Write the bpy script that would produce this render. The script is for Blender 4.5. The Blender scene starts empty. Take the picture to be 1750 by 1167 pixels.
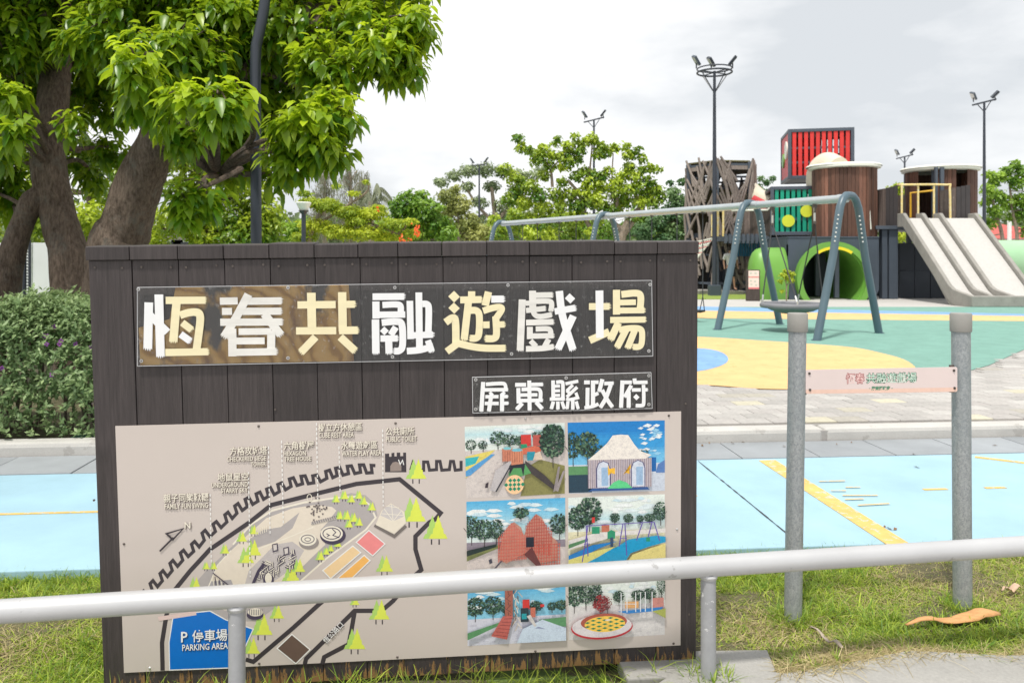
import bpy, math, random
import numpy as np
from mathutils import Vector, Matrix
random.seed(7); RNG = np.random.default_rng(11)
sc = bpy.context.scene
COL = sc.collection
PI = math.pi
R = math.radians

# ------------------------------------------------------------------ camera
F = 1361.0; CX = 875.0; HY = 440.0; EYE = 1.5
cam = bpy.data.cameras.new('camera'); cam.lens = 28.0; cam.sensor_width = 36.0
cam.shift_y = -(583.5 - HY) / 1750.0
cam.clip_start = 0.05; cam.clip_end = 3000
cam.dof.use_dof = True; cam.dof.focus_distance = 3.0; cam.dof.aperture_fstop = 6.3
co = bpy.data.objects.new('camera', cam); COL.objects.link(co)
co.location = (0, 0, EYE); co.rotation_euler = (R(90), 0, 0)
sc.camera = co

# ------------------------------------------------------------------ sky, sun, exposure
SUN_EL, SUN_AZ = 68.0, 205.0        # azimuth: compass-like, clockwise from +Y
w = bpy.data.worlds.new('World'); sc.world = w; w.use_nodes = True
nt = w.node_tree; nt.nodes.clear()
out = nt.nodes.new('ShaderNodeOutputWorld'); bg = nt.nodes.new('ShaderNodeBackground')
sky = nt.nodes.new('ShaderNodeTexSky'); sky.sky_type = 'NISHITA'; sky.sun_disc = False
sky.sun_elevation = R(SUN_EL); sky.sun_rotation = R(SUN_AZ)
tc = nt.nodes.new('ShaderNodeTexCoord')
mp = nt.nodes.new('ShaderNodeMapping'); mp.inputs['Scale'].default_value = (1.0, 1.0, 2.6); mp.inputs['Location'].default_value = (0.35, 0.2, 0.1)
nz = nt.nodes.new('ShaderNodeTexNoise'); nz.inputs['Scale'].default_value = 1.9; nz.inputs['Detail'].default_value = 8; nz.inputs['Roughness'].default_value = .52
rp = nt.nodes.new('ShaderNodeValToRGB')
rp.color_ramp.elements[0].position = .39; rp.color_ramp.elements[0].color = (6.9, 7.2, 7.5, 1)
rp.color_ramp.elements[1].position = .54; rp.color_ramp.elements[1].color = (10.4, 10.4, 10.4, 1)
mx = nt.nodes.new('ShaderNodeMix'); mx.data_type = 'RGBA'; mx.inputs[0].default_value = .95
nt.links.new(tc.outputs['Generated'], mp.inputs['Vector']); nt.links.new(mp.outputs[0], nz.inputs['Vector'])
nt.links.new(nz.outputs['Fac'], rp.inputs[0])
nt.links.new(sky.outputs[0], mx.inputs[6]); nt.links.new(rp.outputs[0], mx.inputs[7])
nt.links.new(mx.outputs[2], bg.inputs['Color']); bg.inputs['Strength'].default_value = 0.1
nt.links.new(bg.outputs[0], out.inputs['Surface'])
sun = bpy.data.lights.new('sun', 'SUN'); sun.energy = 3.2; sun.angle = R(5); sun.color = (1, .96, .88)
so = bpy.data.objects.new('sun', sun); COL.objects.link(so)
_d = Vector((math.sin(R(SUN_AZ)) * math.cos(R(SUN_EL)), math.cos(R(SUN_AZ)) * math.cos(R(SUN_EL)), math.sin(R(SUN_EL))))
so.rotation_euler = _d.to_track_quat('Z', 'Y').to_euler(); so.location = (0, 0, 30)
sc.view_settings.view_transform = 'Standard'; sc.view_settings.look = 'None'
sc.view_settings.exposure = 0.16; sc.view_settings.gamma = 1.0; sc.view_settings.use_curve_mapping = False
sc.cycles.use_denoising = True
sc.cycles.max_bounces = 8; sc.cycles.transparent_max_bounces = 24

# ------------------------------------------------------------------ helpers
def srgb(r, g, b):
    f = lambda c: (c/255/12.92) if c/255 <= .04045 else ((c/255+.055)/1.055)**2.4
    return (f(r), f(g), f(b))
def P(px, py, D):                       # point seen at a photo pixel, D metres ahead
    return Vector(((px-CX)/F*D, D, EYE-(py-HY)/F*D))
def G(px, py, z=0.1):                   # where that pixel's line meets the ground of height z
    D = (EYE-z)*F/(py-HY)
    return Vector(((px-CX)/F*D, D, z))

class N:                                # tiny node helper
    def __init__(s, name):
        s.m = bpy.data.materials.new(name); s.m.use_nodes = True; s.t = s.m.node_tree; s.t.nodes.clear()
        s.out = s.t.nodes.new('ShaderNodeOutputMaterial')
    def n(s, ty, **kw):
        x = s.t.nodes.new(ty)
        for k, v in kw.items():
            if k in x.inputs: x.inputs[k].default_value = v
            else: setattr(x, k, v)
        return x
    def l(s, a, b): s.t.links.new(a, b)
    def ramp(s, fac, stops):
        r = s.t.nodes.new('ShaderNodeValToRGB'); e = r.color_ramp.elements
        while len(e) < len(stops): e.new(.5)
        for i, (p, c) in enumerate(stops):
            e[i].position = p; e[i].color = (*c, 1)
        s.l(fac, r.inputs[0]); return r.outputs[0]
    def noise(s, scale, detail=4, rough=.6, stretch=(1, 1, 1), coord='Object'):
        c = s.n('ShaderNodeTexCoord'); m = s.n('ShaderNodeMapping'); m.inputs['Scale'].default_value = stretch
        s.l(c.outputs[coord], m.inputs[0])
        t = s.n('ShaderNodeTexNoise'); t.inputs['Scale'].default_value = scale; t.inputs['Detail'].default_value = detail; t.inputs['Roughness'].default_value = rough
        s.l(m.outputs[0], t.inputs['Vector']); return t
    def mix(s, fac, a, b, mode='MIX'):
        x = s.n('ShaderNodeMix', data_type='RGBA', blend_type=mode)
        for i, v in ((0, fac), (6, a), (7, b)):
            if hasattr(v, 'links') or isinstance(v, bpy.types.NodeSocket): s.l(v, x.inputs[i])
            else: x.inputs[i].default_value = v if i == 0 else (*v, 1)
        return x.outputs[2]
    def math(s, op, a, b=0.0):
        x = s.n('ShaderNodeMath', operation=op)
        for i, v in ((0, a), (1, b)):
            if isinstance(v, bpy.types.NodeSocket): s.l(v, x.inputs[i])
            else: x.inputs[i].default_value = v
        return x.outputs[0]
    def bsdf(s, color, rough=.6, metal=0, bump=None, bs=.2, spec=.5, bd=.01):
        b = s.n('ShaderNodeBsdfPrincipled')
        for k, v in (('Base Color', color), ('Roughness', rough), ('Metallic', metal), ('Specular IOR Level', spec)):
            if isinstance(v, bpy.types.NodeSocket): s.l(v, b.inputs[k])
            else: b.inputs[k].default_value = (*v, 1) if k == 'Base Color' else v
        if bump is not None:
            q = s.n('ShaderNodeBump'); q.inputs['Strength'].default_value = bs; q.inputs['Distance'].default_value = bd
            s.l(bump, q.inputs['Height']); s.l(q.outputs[0], b.inputs['Normal'])
        s.l(b.outputs[0], s.out.inputs[0]); s.b = b; return b

def sc3(c, k): return tuple(min(1, v*k) for v in c)
MATS = {}
def pm(name, c, rough=.6, var=.18, scale=6, metal=0, bs=.15, bscale=60, bd=.004, spec=.5, stretch=(1, 1, 1), obj_var=0.0, dirt=None, isl=False):
    if name in MATS: return MATS[name]
    s = N(name)
    a = s.noise(scale, 5, .62, stretch); b = s.noise(bscale, 3, .6, stretch)
    col = s.ramp(a.outputs['Fac'], [(.3, sc3(c, 1-var)), (.7, sc3(c, 1+var))])
    col = s.mix(.35*min(1, var*4), col, s.ramp(b.outputs['Fac'], [(.35, sc3(c, 1-var)), (.65, sc3(c, 1+var))]))
    if dirt:
        d = s.noise(scale*2.3, 8, .7, stretch)
        f = s.math('MULTIPLY', s.math('GREATER_THAN', d.outputs['Fac'], dirt[1]), dirt[2])
        col = s.mix(f, col, dirt[0])
    if isl:
        g_ = s.n('ShaderNodeNewGeometry'); col = s.mix(1.0, col, s.ramp(g_.outputs['Random Per Island'], [(0, (.55, .52, .5)), (.5, (1, 1, 1)), (.84, (1.1, 1.05, 1.0)), (.90, (2.3, 2.3, 2.4)), (1, (1.3, 1.2, 1.1))]), 'MULTIPLY')
    if obj_var:
        oi = s.n('ShaderNodeObjectInfo'); v = s.math('ADD', s.math('MULTIPLY', oi.outputs['Random'], 2*obj_var), 1-obj_var)
        h = s.n('ShaderNodeHueSaturation'); s.l(v, h.inputs['Value']); s.l(col, h.inputs['Color']); col = h.outputs[0]
    s.bsdf(col, rough, metal, b.outputs['Fac'] if bs else None, bs, spec, bd)
    MATS[name] = s.m; return s.m

class MB:
    def __init__(s): s.v = []; s.f = []; s.mi = []; s.c = []; s.cur = 0; s.col = None
    def face(s, idx):
        s.f.append(tuple(idx)); s.mi.append(s.cur); s.c.append(s.col or (1, 1, 1))
    def add(s, pts, faces):
        o = len(s.v); s.v += [tuple(p) for p in pts]
        for f in faces: s.face([i+o for i in f])
    def box(s, c, d, M=None):
        x, y, z = d[0]/2, d[1]/2, d[2]/2
        pts = [Vector((a*x, b*y, e*z)) for e in (-1, 1) for b in (-1, 1) for a in (-1, 1)]
        if M is not None: pts = [M @ p for p in pts]
        c = Vector(c); s.add([c+p for p in pts], [(0, 2, 3, 1), (4, 5, 7, 6), (0, 1, 5, 4), (2, 6, 7, 3), (0, 4, 6, 2), (1, 3, 7, 5)])
    def bx(s, x0, x1, y0, y1, z0, z1): s.box(((x0+x1)/2, (y0+y1)/2, (z0+z1)/2), (x1-x0, y1-y0, z1-z0))
    def bar(s, a, b, w, t, up=(0, 0, 1)):
        a, b = Vector(a), Vector(b); d = (b-a); L = d.length; d.normalize(); u = Vector(up)
        if abs(d.dot(u)) > .98: u = Vector((0, 1, 0))
        x = d.cross(u).normalized(); y = x.cross(d)
        M = Matrix((x, d, y)).transposed(); s.box((a+b)/2, (w, L, t), M)
    def tube(s, pts, r, n=10, cap=True, close=False):
        pts = [Vector(p) for p in pts]; k = len(pts)
        rr = r if hasattr(r, '__len__') else [r]*k
        T = []
        for i in range(k):
            if close: t = pts[(i+1) % k]-pts[i-1]
            else: t = pts[min(i+1, k-1)]-pts[max(i-1, 0)]
            T.append(t.normalized())
        u = T[0].orthogonal().normalized(); o = len(s.v)
        for i in range(k):
            u = (u-T[i]*u.dot(T[i])).normalized(); v = T[i].cross(u)
            for j in range(n):
                a = 2*PI*j/n; s.v.append(tuple(pts[i]+(u*math.cos(a)+v*math.sin(a))*rr[i]))
        for i in range(k if close else k-1):
            i2 = (i+1) % k
            for j in range(n):
                j2 = (j+1) % n; s.face((o+i*n+j, o+i*n+j2, o+i2*n+j2, o+i2*n+j))
        if cap and not close:
            s.face([o+j for j in range(n)][::-1]); s.face([o+(k-1)*n+j for j in range(n)])
    def cyl(s, a, b, r, n=16, r2=None): s.tube([a, b], [r, r if r2 is None else r2], n)
    def poly(s, pts): s.add(pts, [tuple(range(len(pts)))])
    def prism(s, pts, d):
        k = len(pts); d = Vector(d); pts = [Vector(p) for p in pts]
        s.add(pts+[p+d for p in pts], [tuple(range(k))[::-1], tuple(range(k, 2*k))]+[(i, (i+1) % k, (i+1) % k+k, i+k) for i in range(k)])
    def lathe(s, c, prof, n=24):        # prof: list of (r, z)
        o = len(s.v); c = Vector(c)
        for r, z in prof:
            for j in range(n): s.v.append(tuple(c+Vector((r*math.cos(2*PI*j/n), r*math.sin(2*PI*j/n), z))))
        for i in range(len(prof)-1):
            for j in range(n):
                j2 = (j+1) % n; s.face((o+i*n+j, o+i*n+j2, o+(i+1)*n+j2, o+(i+1)*n+j))
    def build(s, name, mats, parent=None, world=True, bevel=0, smooth=False, colors=False, **props):
        if not isinstance(mats, (list, tuple)): mats = [mats]
        vs = s.v
        if parent is not None and world:
            M = WM[parent.name].inverted(); vs = [tuple(M @ Vector(v)) for v in vs]
        me = bpy.data.meshes.new(name); me.from_pydata(vs, [], s.f)
        for m in mats: me.materials.append(m)
        if len(mats) > 1: me.polygons.foreach_set('material_index', s.mi)
        if colors:
            at = me.attributes.new('Col', 'FLOAT_COLOR', 'FACE')
            at.data.foreach_set('color', [x for c in s.c for x in (*c, 1)])
        if smooth:
            me.polygons.foreach_set('use_smooth', [True]*len(me.polygons))
            try: me.set_sharp_from_angle(angle=R(40))
            except Exception: pass
        me.update()
        o = bpy.data.objects.new(name, me); COL.objects.link(o)
        if parent is not None: o.parent = parent
        WM[o.name] = WM[parent.name] if parent is not None else Matrix()
        if bevel:
            b = o.modifiers.new('bevel', 'BEVEL'); b.width = bevel; b.segments = 2; b.limit_method = 'ANGLE'
        for k, v in props.items(): o[k] = v
        return o
WM = {}
def thing(name, label, cat, loc=(0, 0, 0), rz=0, group=None, M=None):
    o = bpy.data.objects.new(name, None); COL.objects.link(o); o.empty_display_size = .1
    if M is None: M = Matrix.Translation(Vector(loc)) @ Matrix.Rotation(rz, 4, 'Z')
    o.matrix_world = M; WM[o.name] = M.copy()
    o['label'] = label; o['category'] = cat
    if group: o['group'] = group
    return o
def copy_tree(o, M, label, parent=None):
    c = o.copy(); COL.objects.link(c); c.parent = parent
    if parent is None:
        c.matrix_world = M; c['label'] = label
    for ch in list(o.children): copy_tree(ch, None, None, c)
    return c
def tag(o, label, cat, group=None):
    o['label'] = label; o['category'] = cat
    if group: o['group'] = group
    return o

# ------------------------------------------------------------------ text outlines (Blender's own font)
GL = {}
def glyph(s, off=0.0):
    if (s, off) in GL: return GL[(s, off)]
    c = bpy.data.curves.new('text', 'FONT'); c.body = s; c.resolution_u = 2; c.offset = off
    o = bpy.data.objects.new('text', c); COL.objects.link(o)
    dg = bpy.context.evaluated_depsgraph_get(); m = bpy.data.meshes.new_from_object(o.evaluated_get(dg))
    v = np.array([tuple(x.co)[:2] for x in m.vertices]); f = [tuple(p.vertices) for p in m.polygons]
    bpy.data.objects.remove(o); bpy.data.curves.remove(c); bpy.data.meshes.remove(m)
    lo, hi = v.min(0), v.max(0); GL[(s, off)] = (v, f, lo, hi); return GL[(s, off)]
TEXTS = [('親子同樂鞦韆', 280, 357, 842, 857), ('FAMILY FUN SWING', 282, 356, 859, 868), ('地鼠星空', 372, 425, 807, 821),
 ('UNDERGROUND', 362, 424, 823, 831.5), ('STARRY SKY', 378, 424, 833, 841), ('方格攻城塔', 393, 457, 762, 777),
 ('CHECKERED SIEGE', 388, 455, 779, 787), ('TOWER', 429, 455, 788.5, 796), ('六角樹屋', 485, 537, 753, 768), ('HEXAGON', 485, 523, 770, 778),
 ('TREE HOUSE', 486, 532, 779.5, 787), ('樹立方休憩區', 544, 619, 722, 736), ('CUBE REST AREA', 545, 605, 738, 747), ('水舞遊戲區', 583, 645, 753, 767),
 ('WATER PLAY AREA', 584, 652, 769, 778), ('公共廁所', 659, 708, 729, 743), ('PUBLIC TOILET', 660, 712, 745, 754), ('N', 316, 326, 891, 902)]
TEXTS2 = [('P', 310, 321, 1078, 1096), ('停車場', 329, 389, 1074, 1095), ('PARKING AREA', 312, 390, 1098, 1109)]
for t in TEXTS+TEXTS2: glyph(t[0], .012)
for t in ('恆公路口', '恆春', '共融遊戲場', '屏東縣政府'):
    glyph(t, .0); glyph(t, .012); glyph(t, .045)

# ------------------------------------------------------------------ leaves
def np_mesh(name, V, Fa, mat, parent, tint=None, smooth=True, world=True, **props):
    """V (n,3); Fa list of (m,k) arrays"""
    if parent is not None and world:
        M = np.array(WM[parent.name].inverted()); V = V @ M[:3, :3].T + M[:3, 3]
    me = bpy.data.meshes.new(name); me.vertices.add(len(V)); me.vertices.foreach_set('co', V.astype(np.float32).ravel())
    li = np.concatenate([f.ravel() for f in Fa]); tot = np.concatenate([np.full(len(f), f.shape[1]) for f in Fa])
    me.loops.add(len(li)); me.loops.foreach_set('vertex_index', li.astype(np.int32))
    st = np.concatenate([[0], np.cumsum(tot)[:-1]]); me.polygons.add(len(tot)); me.polygons.foreach_set('loop_start', st.astype(np.int32))
    me.update(calc_edges=True)
    if smooth: me.polygons.foreach_set('use_smooth', np.ones(len(tot), bool))
    if tint is not None:
        a = me.attributes.new('tint', 'FLOAT', 'POINT'); a.data.foreach_set('value', tint.astype(np.float32))
    me.materials.append(mat)
    o = bpy.data.objects.new(name, me); COL.objects.link(o)
    if parent is not None: o.parent = parent
    WM[o.name] = WM[parent.name] if parent is not None else Matrix()
    for k, v in props.items(): o[k] = v
    return o
def nrm(a): return a/np.maximum(np.linalg.norm(a, axis=1, keepdims=True), 1e-9)
def leaf_big(C, D, U, L, W, droop):
    """curved, folded leaf of 8 vertices: C base, D direction, U up side"""
    n = len(C); S = nrm(np.cross(D, U)); Nn = np.cross(S, D); dn = np.array([0, 0, -1.0])
    V = np.zeros((n, 8, 3)); L = L[:, None]; W = W[:, None]; dr = droop[:, None]
    pos = lambda t: C+D*L*t+dn*(dr*L*t*t)
    V[:, 0] = pos(0)
    for k, (t, wd) in enumerate(((.26, .5), (.66, .44))):
        c = pos(t); V[:, 1+3*k] = c-S*W*wd+Nn*W*.14; V[:, 2+3*k] = c; V[:, 3+3*k] = c+S*W*wd+Nn*W*.14
    V[:, 7] = pos(1.0)
    b = np.arange(n)[:, None]*8
    tri = np.concatenate([b+np.array(q) for q in ((0, 2, 1), (0, 3, 2), (4, 5, 7), (5, 6, 7))])
    quad = np.concatenate([b+np.array(q) for q in ((1, 2, 5, 4), (2, 3, 6, 5))])
    return V.reshape(-1, 3), [tri, quad]
def leaf_small(C, D, U, L, W):
    n = len(C); S = nrm(np.cross(D, U)); L = L[:, None]; W = W[:, None]; Nn = np.cross(S, D)
    V = np.zeros((n, 4, 3)); V[:, 0] = C; V[:, 1] = C+D*L*.45-S*W*.5+Nn*W*.15; V[:, 2] = C+D*L-Nn*W*.2; V[:, 3] = C+D*L*.45+S*W*.5+Nn*W*.15
    b = np.arange(n)[:, None]*4
    return V.reshape(-1, 3), [np.concatenate([b+np.array((0, 2, 1)), b+np.array((0, 3, 2))])]
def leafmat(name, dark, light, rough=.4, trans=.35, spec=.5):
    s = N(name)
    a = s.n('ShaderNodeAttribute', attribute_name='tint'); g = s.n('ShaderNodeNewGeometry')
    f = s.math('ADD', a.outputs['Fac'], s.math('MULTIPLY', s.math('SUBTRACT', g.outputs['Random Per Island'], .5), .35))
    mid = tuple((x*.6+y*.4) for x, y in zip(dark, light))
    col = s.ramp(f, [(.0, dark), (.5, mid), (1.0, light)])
    b = s.bsdf(col, rough, spec=spec)
    t = s.n('ShaderNodeBsdfTranslucent'); s.l(s.mix(.5, col, light), t.inputs['Color'])
    m = s.n('ShaderNodeMixShader'); m.inputs[0].default_value = trans
    s.l(b.outputs[0], m.inputs[1]); s.l(t.outputs[0], m.inputs[2]); s.l(m.outputs[0], s.out.inputs[0])
    return s.m
def rdir(n): return nrm(RNG.normal(size=(n, 3)))
def smoothpath(pts, k=6):
    pts = [Vector(p) for p in pts]; out = []
    for i in range(len(pts)-1):
        p0, p1, p2, p3 = pts[max(i-1, 0)], pts[i], pts[i+1], pts[min(i+2, len(pts)-1)]
        for j in range(k):
            t = j/k; out.append(.5*((2*p1)+(p2-p0)*t+(2*p0-5*p1+4*p2-p3)*t*t+(3*p1-3*p2*1.0-p0+p3)*t**3))
    out.append(pts[-1]); return out
def bark_limb(mb, pts, r0, r1, k=10, n=36, seed=0.0):
    from mathutils import noise
    pp = smoothpath(pts, k); m = len(pp)-1; o = len(mb.v)
    rr = [(r0+(r1-r0)*(i/m)) for i in range(m+1)]; mb.tube(pp, rr, n)
    for i in range(o, len(mb.v)):
        ring = min(m, (i-o)//n); c = pp[ring]; v = Vector(mb.v[i]); d = v-c
        q = Vector((v.x*6, v.y*6, v.z*1.6+seed)); big = noise.noise(Vector((v.x*2.2, v.y*2.2, v.z*1.7+seed)))
        f = 1+.16*big+.10*noise.noise(q)+.05*noise.noise(q*2.7)
        mb.v[i] = tuple(c+d*f)
def limb(mb, pts, r0, r1, n=10, k=6, bump=.06):
    pp = smoothpath(pts, k); m = len(pp)-1
    rr = [(r0+(r1-r0)*(i/m))*(1+random.uniform(-bump, bump)) for i in range(m+1)]
    mb.tube(pp, rr, n)
# ------------------------------------------------------------------ materials
TH = R(4.8)
def PF(u, v, z=0.0):                    # frame of the path: u along, v across
    return Vector((u*math.cos(TH)-v*math.sin(TH), u*math.sin(TH)+v*math.cos(TH), z))
m_conc = pm('concrete', (.34, .33, .31), .9, .22, 2.2, bs=.3, bscale=90, bd=.003, dirt=((.3, .28, .26), .66, .35))
m_plaza = pm('plaza concrete', (.48, .46, .44), .9, .07, .5, bs=.1, bscale=40)
m_kerb = pm('kerb concrete', (.49, .475, .45), .9, .16, 2.0, bs=.4, bscale=80, dirt=((.3, .28, .26), .60, .45))
m_slab = pm('grey stone slab', (.29, .31, .33), .75, .12, 3, bs=.2, bscale=120, bd=.002, obj_var=.12)
m_joint = pm('mortar joint', (.36, .34, .32), .95, .2, 10)
m_lawn = pm('lawn', (.13, .19, .05), .95, .35, .6, bs=.4, bscale=8, bd=.02)
m_soil = pm('soil', (.11, .10, .05), .95, .4, 6, bs=.6, bscale=60, bd=.01)
m_blue = pm('blue path paint', (.325, .505, .605), .75, .12, 1.6, bs=.35, bscale=110, bd=.003, dirt=((.28, .42, .48), .66, .30))
m_yel = pm('yellow line paint', (.70, .45, .14), .75, .16, 8, bs=.1, bscale=160, dirt=((.36, .55, .62), .57, .6))
m_rubg = pm('green rubber surface', (.175, .34, .285), .9, .12, 3, bs=.5, bscale=60, bd=.003, dirt=((.12, .26, .21), .60, .55))
m_ruby = pm('yellow rubber surface', (.72, .46, .21), .9, .10, 3, bs=.5, bscale=60, bd=.003, dirt=((.52, .34, .13), .60, .55))
m_rubb = pm('blue rubber surface', (.20, .36, .60), .9, .10, 3, bs=.5, bscale=60, bd=.003, dirt=((.13, .25, .45), .60, .5))
m_crack = pm('dark gap', (.05, .05, .05), .95)
def paver_mat():
    s = N('paver'); oi = s.n('ShaderNodeObjectInfo'); g = s.n('ShaderNodeNewGeometry')
    f = s.math('FRACT', s.math('ADD', oi.outputs['Random'], g.outputs['Random Per Island']))
    col = s.ramp(f, [(0, (.33, .315, .30)), (.3, (.44, .42, .40)), (.62, (.37, .345, .33)), (.86, (.50, .485, .46)), (.93, (.56, .52, .37)), (1, (.29, .27, .26))])
    s.t.nodes[-1]
    b = s.noise(25, 5, .7); col = s.mix(.25, col, s.ramp(b.outputs['Fac'], [(.35, (.24, .23, .22)), (.65, (.55, .53, .5))]))
    s.bsdf(col, .9, bump=b.outputs['Fac'], bs=.2, bd=.003); return s.m
m_paver = paver_mat()

def dark_wood(name, c, weather, zlo, zhi):
    """painted planks, grain along z, paint worn off near their lower ends (object z between zlo and zhi)"""
    s = N(name)
    g1 = s.noise(9, 6, .7, (9, 9, .5)); g2 = s.noise(30, 4, .7, (6, 6, .25)); k = s.noise(3, 3, .5)
    col = s.ramp(g1.outputs['Fac'], [(.25, sc3(c, .6)), (.5, c), (.75, sc3(c, 1.5))])
    col = s.mix(.3, col, s.ramp(g2.outputs['Fac'], [(.3, sc3(c, .4)), (.7, sc3(c, 1.8))]))
    oi = s.n('ShaderNodeObjectInfo'); h = s.n('ShaderNodeHueSaturation')
    s.l(s.math('ADD', s.math('MULTIPLY', oi.outputs['Random'], .3), .85), h.inputs['Value']); s.l(col, h.inputs['Color']); col = h.outputs[0]
    if weather:
        tcn = s.n('ShaderNodeTexCoord'); sx = s.n('ShaderNodeSeparateXYZ'); s.l(tcn.outputs['Object'], sx.inputs[0])
        mr = s.n('ShaderNodeMapRange'); mr.inputs['From Min'].default_value = zlo; mr.inputs['From Max'].default_value = zhi
        mr.inputs['To Min'].default_value = .62; mr.inputs['To Max'].default_value = 0
        s.l(sx.outputs['Z'], mr.inputs['Value'])
        wn = s.noise(14, 6, .75, (4, 4, .6))
        f = s.math('MULTIPLY', s.math('GREATER_THAN', s.math('ADD', wn.outputs['Fac'], mr.outputs[0]), 1.06), .75)
        col = s.mix(f, col, (.34, .19, .07))
    kn = s.n('ShaderNodeTexVoronoi', feature='F1'); kn.inputs['Scale'].default_value = 5.5; kc = s.n('ShaderNodeTexCoord'); km = s.n('ShaderNodeMapping'); km.inputs['Scale'].default_value = (1, 0, .62); s.l(kc.outputs['Object'], km.inputs[0]); s.l(km.outputs[0], kn.inputs['Vector'])
    kf = s.ramp(kn.outputs['Distance'], [(.02, (.85, .85, .85)), (.07, (.25, .25, .25)), (.16, (0, 0, 0))]); col = s.mix(kf, col, sc3(c, .35))
    sc_ = s.noise(70, 5, .8, (1, 1, .35)); sf = s.math('MULTIPLY', s.math('GREATER_THAN', sc_.outputs['Fac'], .735), .45); col = s.mix(sf, col, (.32, .30, .29))
    bb = s.math('ADD', g2.outputs['Fac'], s.math('MULTIPLY', k.outputs['Fac'], .4))
    s.bsdf(col, .55, bump=bb, bs=.5, bd=.005, spec=.45); return s.m
WOODC = (.050, .041, .041)
m_wood = dark_wood('dark painted plank', WOODC, True, -.98, -.72)
m_woodcap = dark_wood('dark painted cap board', sc3(WOODC, 1.05), False, 0, 0)
m_black = pm('black void', (.012, .011, .011), .9, .1, 5)
m_screw = pm('screw steel', (.62, .62, .62), .35, .2, 20, metal=.8, bs=0)
m_bolt = pm('dark bolt', (.12, .10, .09), .5, .3, 60, metal=.4, bs=0)
m_white = pm('white tape lettering', (.86, .86, .87), .45, .03, 4, bs=.05)
m_cream = pm('cream tape lettering', (.86, .77, .50), .5, .05, 9, bs=.05, stretch=(1, 1, 5))
m_streak = pm('streaky white tape lettering', (.78, .76, .72), .5, .12, 5, bs=.05, stretch=(1, 3, 6))
def picture_mat():
    s = N('printed picture'); a = s.n('ShaderNodeAttribute', attribute_name='Col'); n = s.noise(55, 8, .8); n2 = s.noise(240, 6, .85)
    col = s.mix(.75, a.outputs['Color'], s.ramp(n.outputs['Fac'], [(.34, (.7, .7, .74)), (.52, (1, 1, 1)), (.7, (1.0, 1.0, 1.0))]), 'MULTIPLY')
    col = s.mix(.6, col, s.ramp(n2.outputs['Fac'], [(.36, (.65, .65, .7)), (.56, (1, 1, 1))]), 'MULTIPLY')
    col = s.mix(s.math('MULTIPLY', s.math('GREATER_THAN', n2.outputs['Fac'], .66), .25), col, (.82, .84, .84))
    s.bsdf(col, .3, spec=.5); return s.m
def print_mat(name, rough):
    s = N(name); a = s.n('ShaderNodeAttribute', attribute_name='Col'); n = s.noise(40, 4, .6)
    col = s.mix(.10, a.outputs['Color'], s.ramp(n.outputs['Fac'], [(.3, (.3, .3, .3)), (.7, (1, 1, 1))]), 'MULTIPLY')
    s.bsdf(col, rough, spec=.5); return s.m
m_print = print_mat('printed ink', .38)
m_pict = picture_mat()
m_matte = print_mat('matte printed ink', .55)
def acrylic():
    s = N('clear acrylic'); n = s.noise(1.6, 3, .5, (1, 1, 1.6)); n2 = s.noise(60, 4, .7)
    q = s.n('ShaderNodeBump'); q.inputs['Strength'].default_value = .25; q.inputs['Distance'].default_value = .02; s.l(n.outputs['Fac'], q.inputs['Height'])
    t = s.n('ShaderNodeBsdfTransparent'); g = s.n('ShaderNodeBsdfGlossy'); g.inputs['Roughness'].default_value = .06; s.l(q.outputs[0], g.inputs['Normal'])
    fr = s.n('ShaderNodeFresnel'); fr.inputs['IOR'].default_value = 1.5; s.l(q.outputs[0], fr.inputs['Normal'])
    m = s.n('ShaderNodeMixShader'); s.l(s.math('MULTIPLY', fr.outputs[0], 1.0), m.inputs[0]); s.l(t.outputs[0], m.inputs[1]); s.l(g.outputs[0], m.inputs[2])
    d = s.n('ShaderNodeBsdfDiffuse'); d.inputs['Color'].default_value = (.8, .8, .8, 1)
    m2 = s.n('ShaderNodeMixShader'); s.l(s.math('ADD', s.math('MULTIPLY', s.math('GREATER_THAN', n2.outputs['Fac'], .63), .12), .02), m2.inputs[0])
    s.l(m.outputs[0], m2.inputs[1]); s.l(d.outputs[0], m2.inputs[2]); s.l(m2.outputs[0], s.out.inputs[0]); return s.m
m_acr = acrylic()
m_edge = pm('acrylic edge', (.62, .62, .64), .3, .1, 10, bs=0)
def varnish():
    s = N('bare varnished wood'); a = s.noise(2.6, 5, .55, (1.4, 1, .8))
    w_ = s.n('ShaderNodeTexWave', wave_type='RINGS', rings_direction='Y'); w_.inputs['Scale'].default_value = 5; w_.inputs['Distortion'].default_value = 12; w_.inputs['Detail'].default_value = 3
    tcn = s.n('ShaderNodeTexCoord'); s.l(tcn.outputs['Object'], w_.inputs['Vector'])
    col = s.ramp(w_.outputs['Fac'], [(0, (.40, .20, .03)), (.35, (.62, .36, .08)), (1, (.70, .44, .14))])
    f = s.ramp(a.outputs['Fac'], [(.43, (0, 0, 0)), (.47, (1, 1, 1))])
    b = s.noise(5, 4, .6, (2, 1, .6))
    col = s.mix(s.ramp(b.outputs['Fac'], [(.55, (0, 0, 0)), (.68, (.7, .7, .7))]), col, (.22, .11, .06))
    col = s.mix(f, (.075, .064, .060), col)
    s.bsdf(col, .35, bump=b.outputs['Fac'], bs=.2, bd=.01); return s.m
m_varn = varnish()
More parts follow.
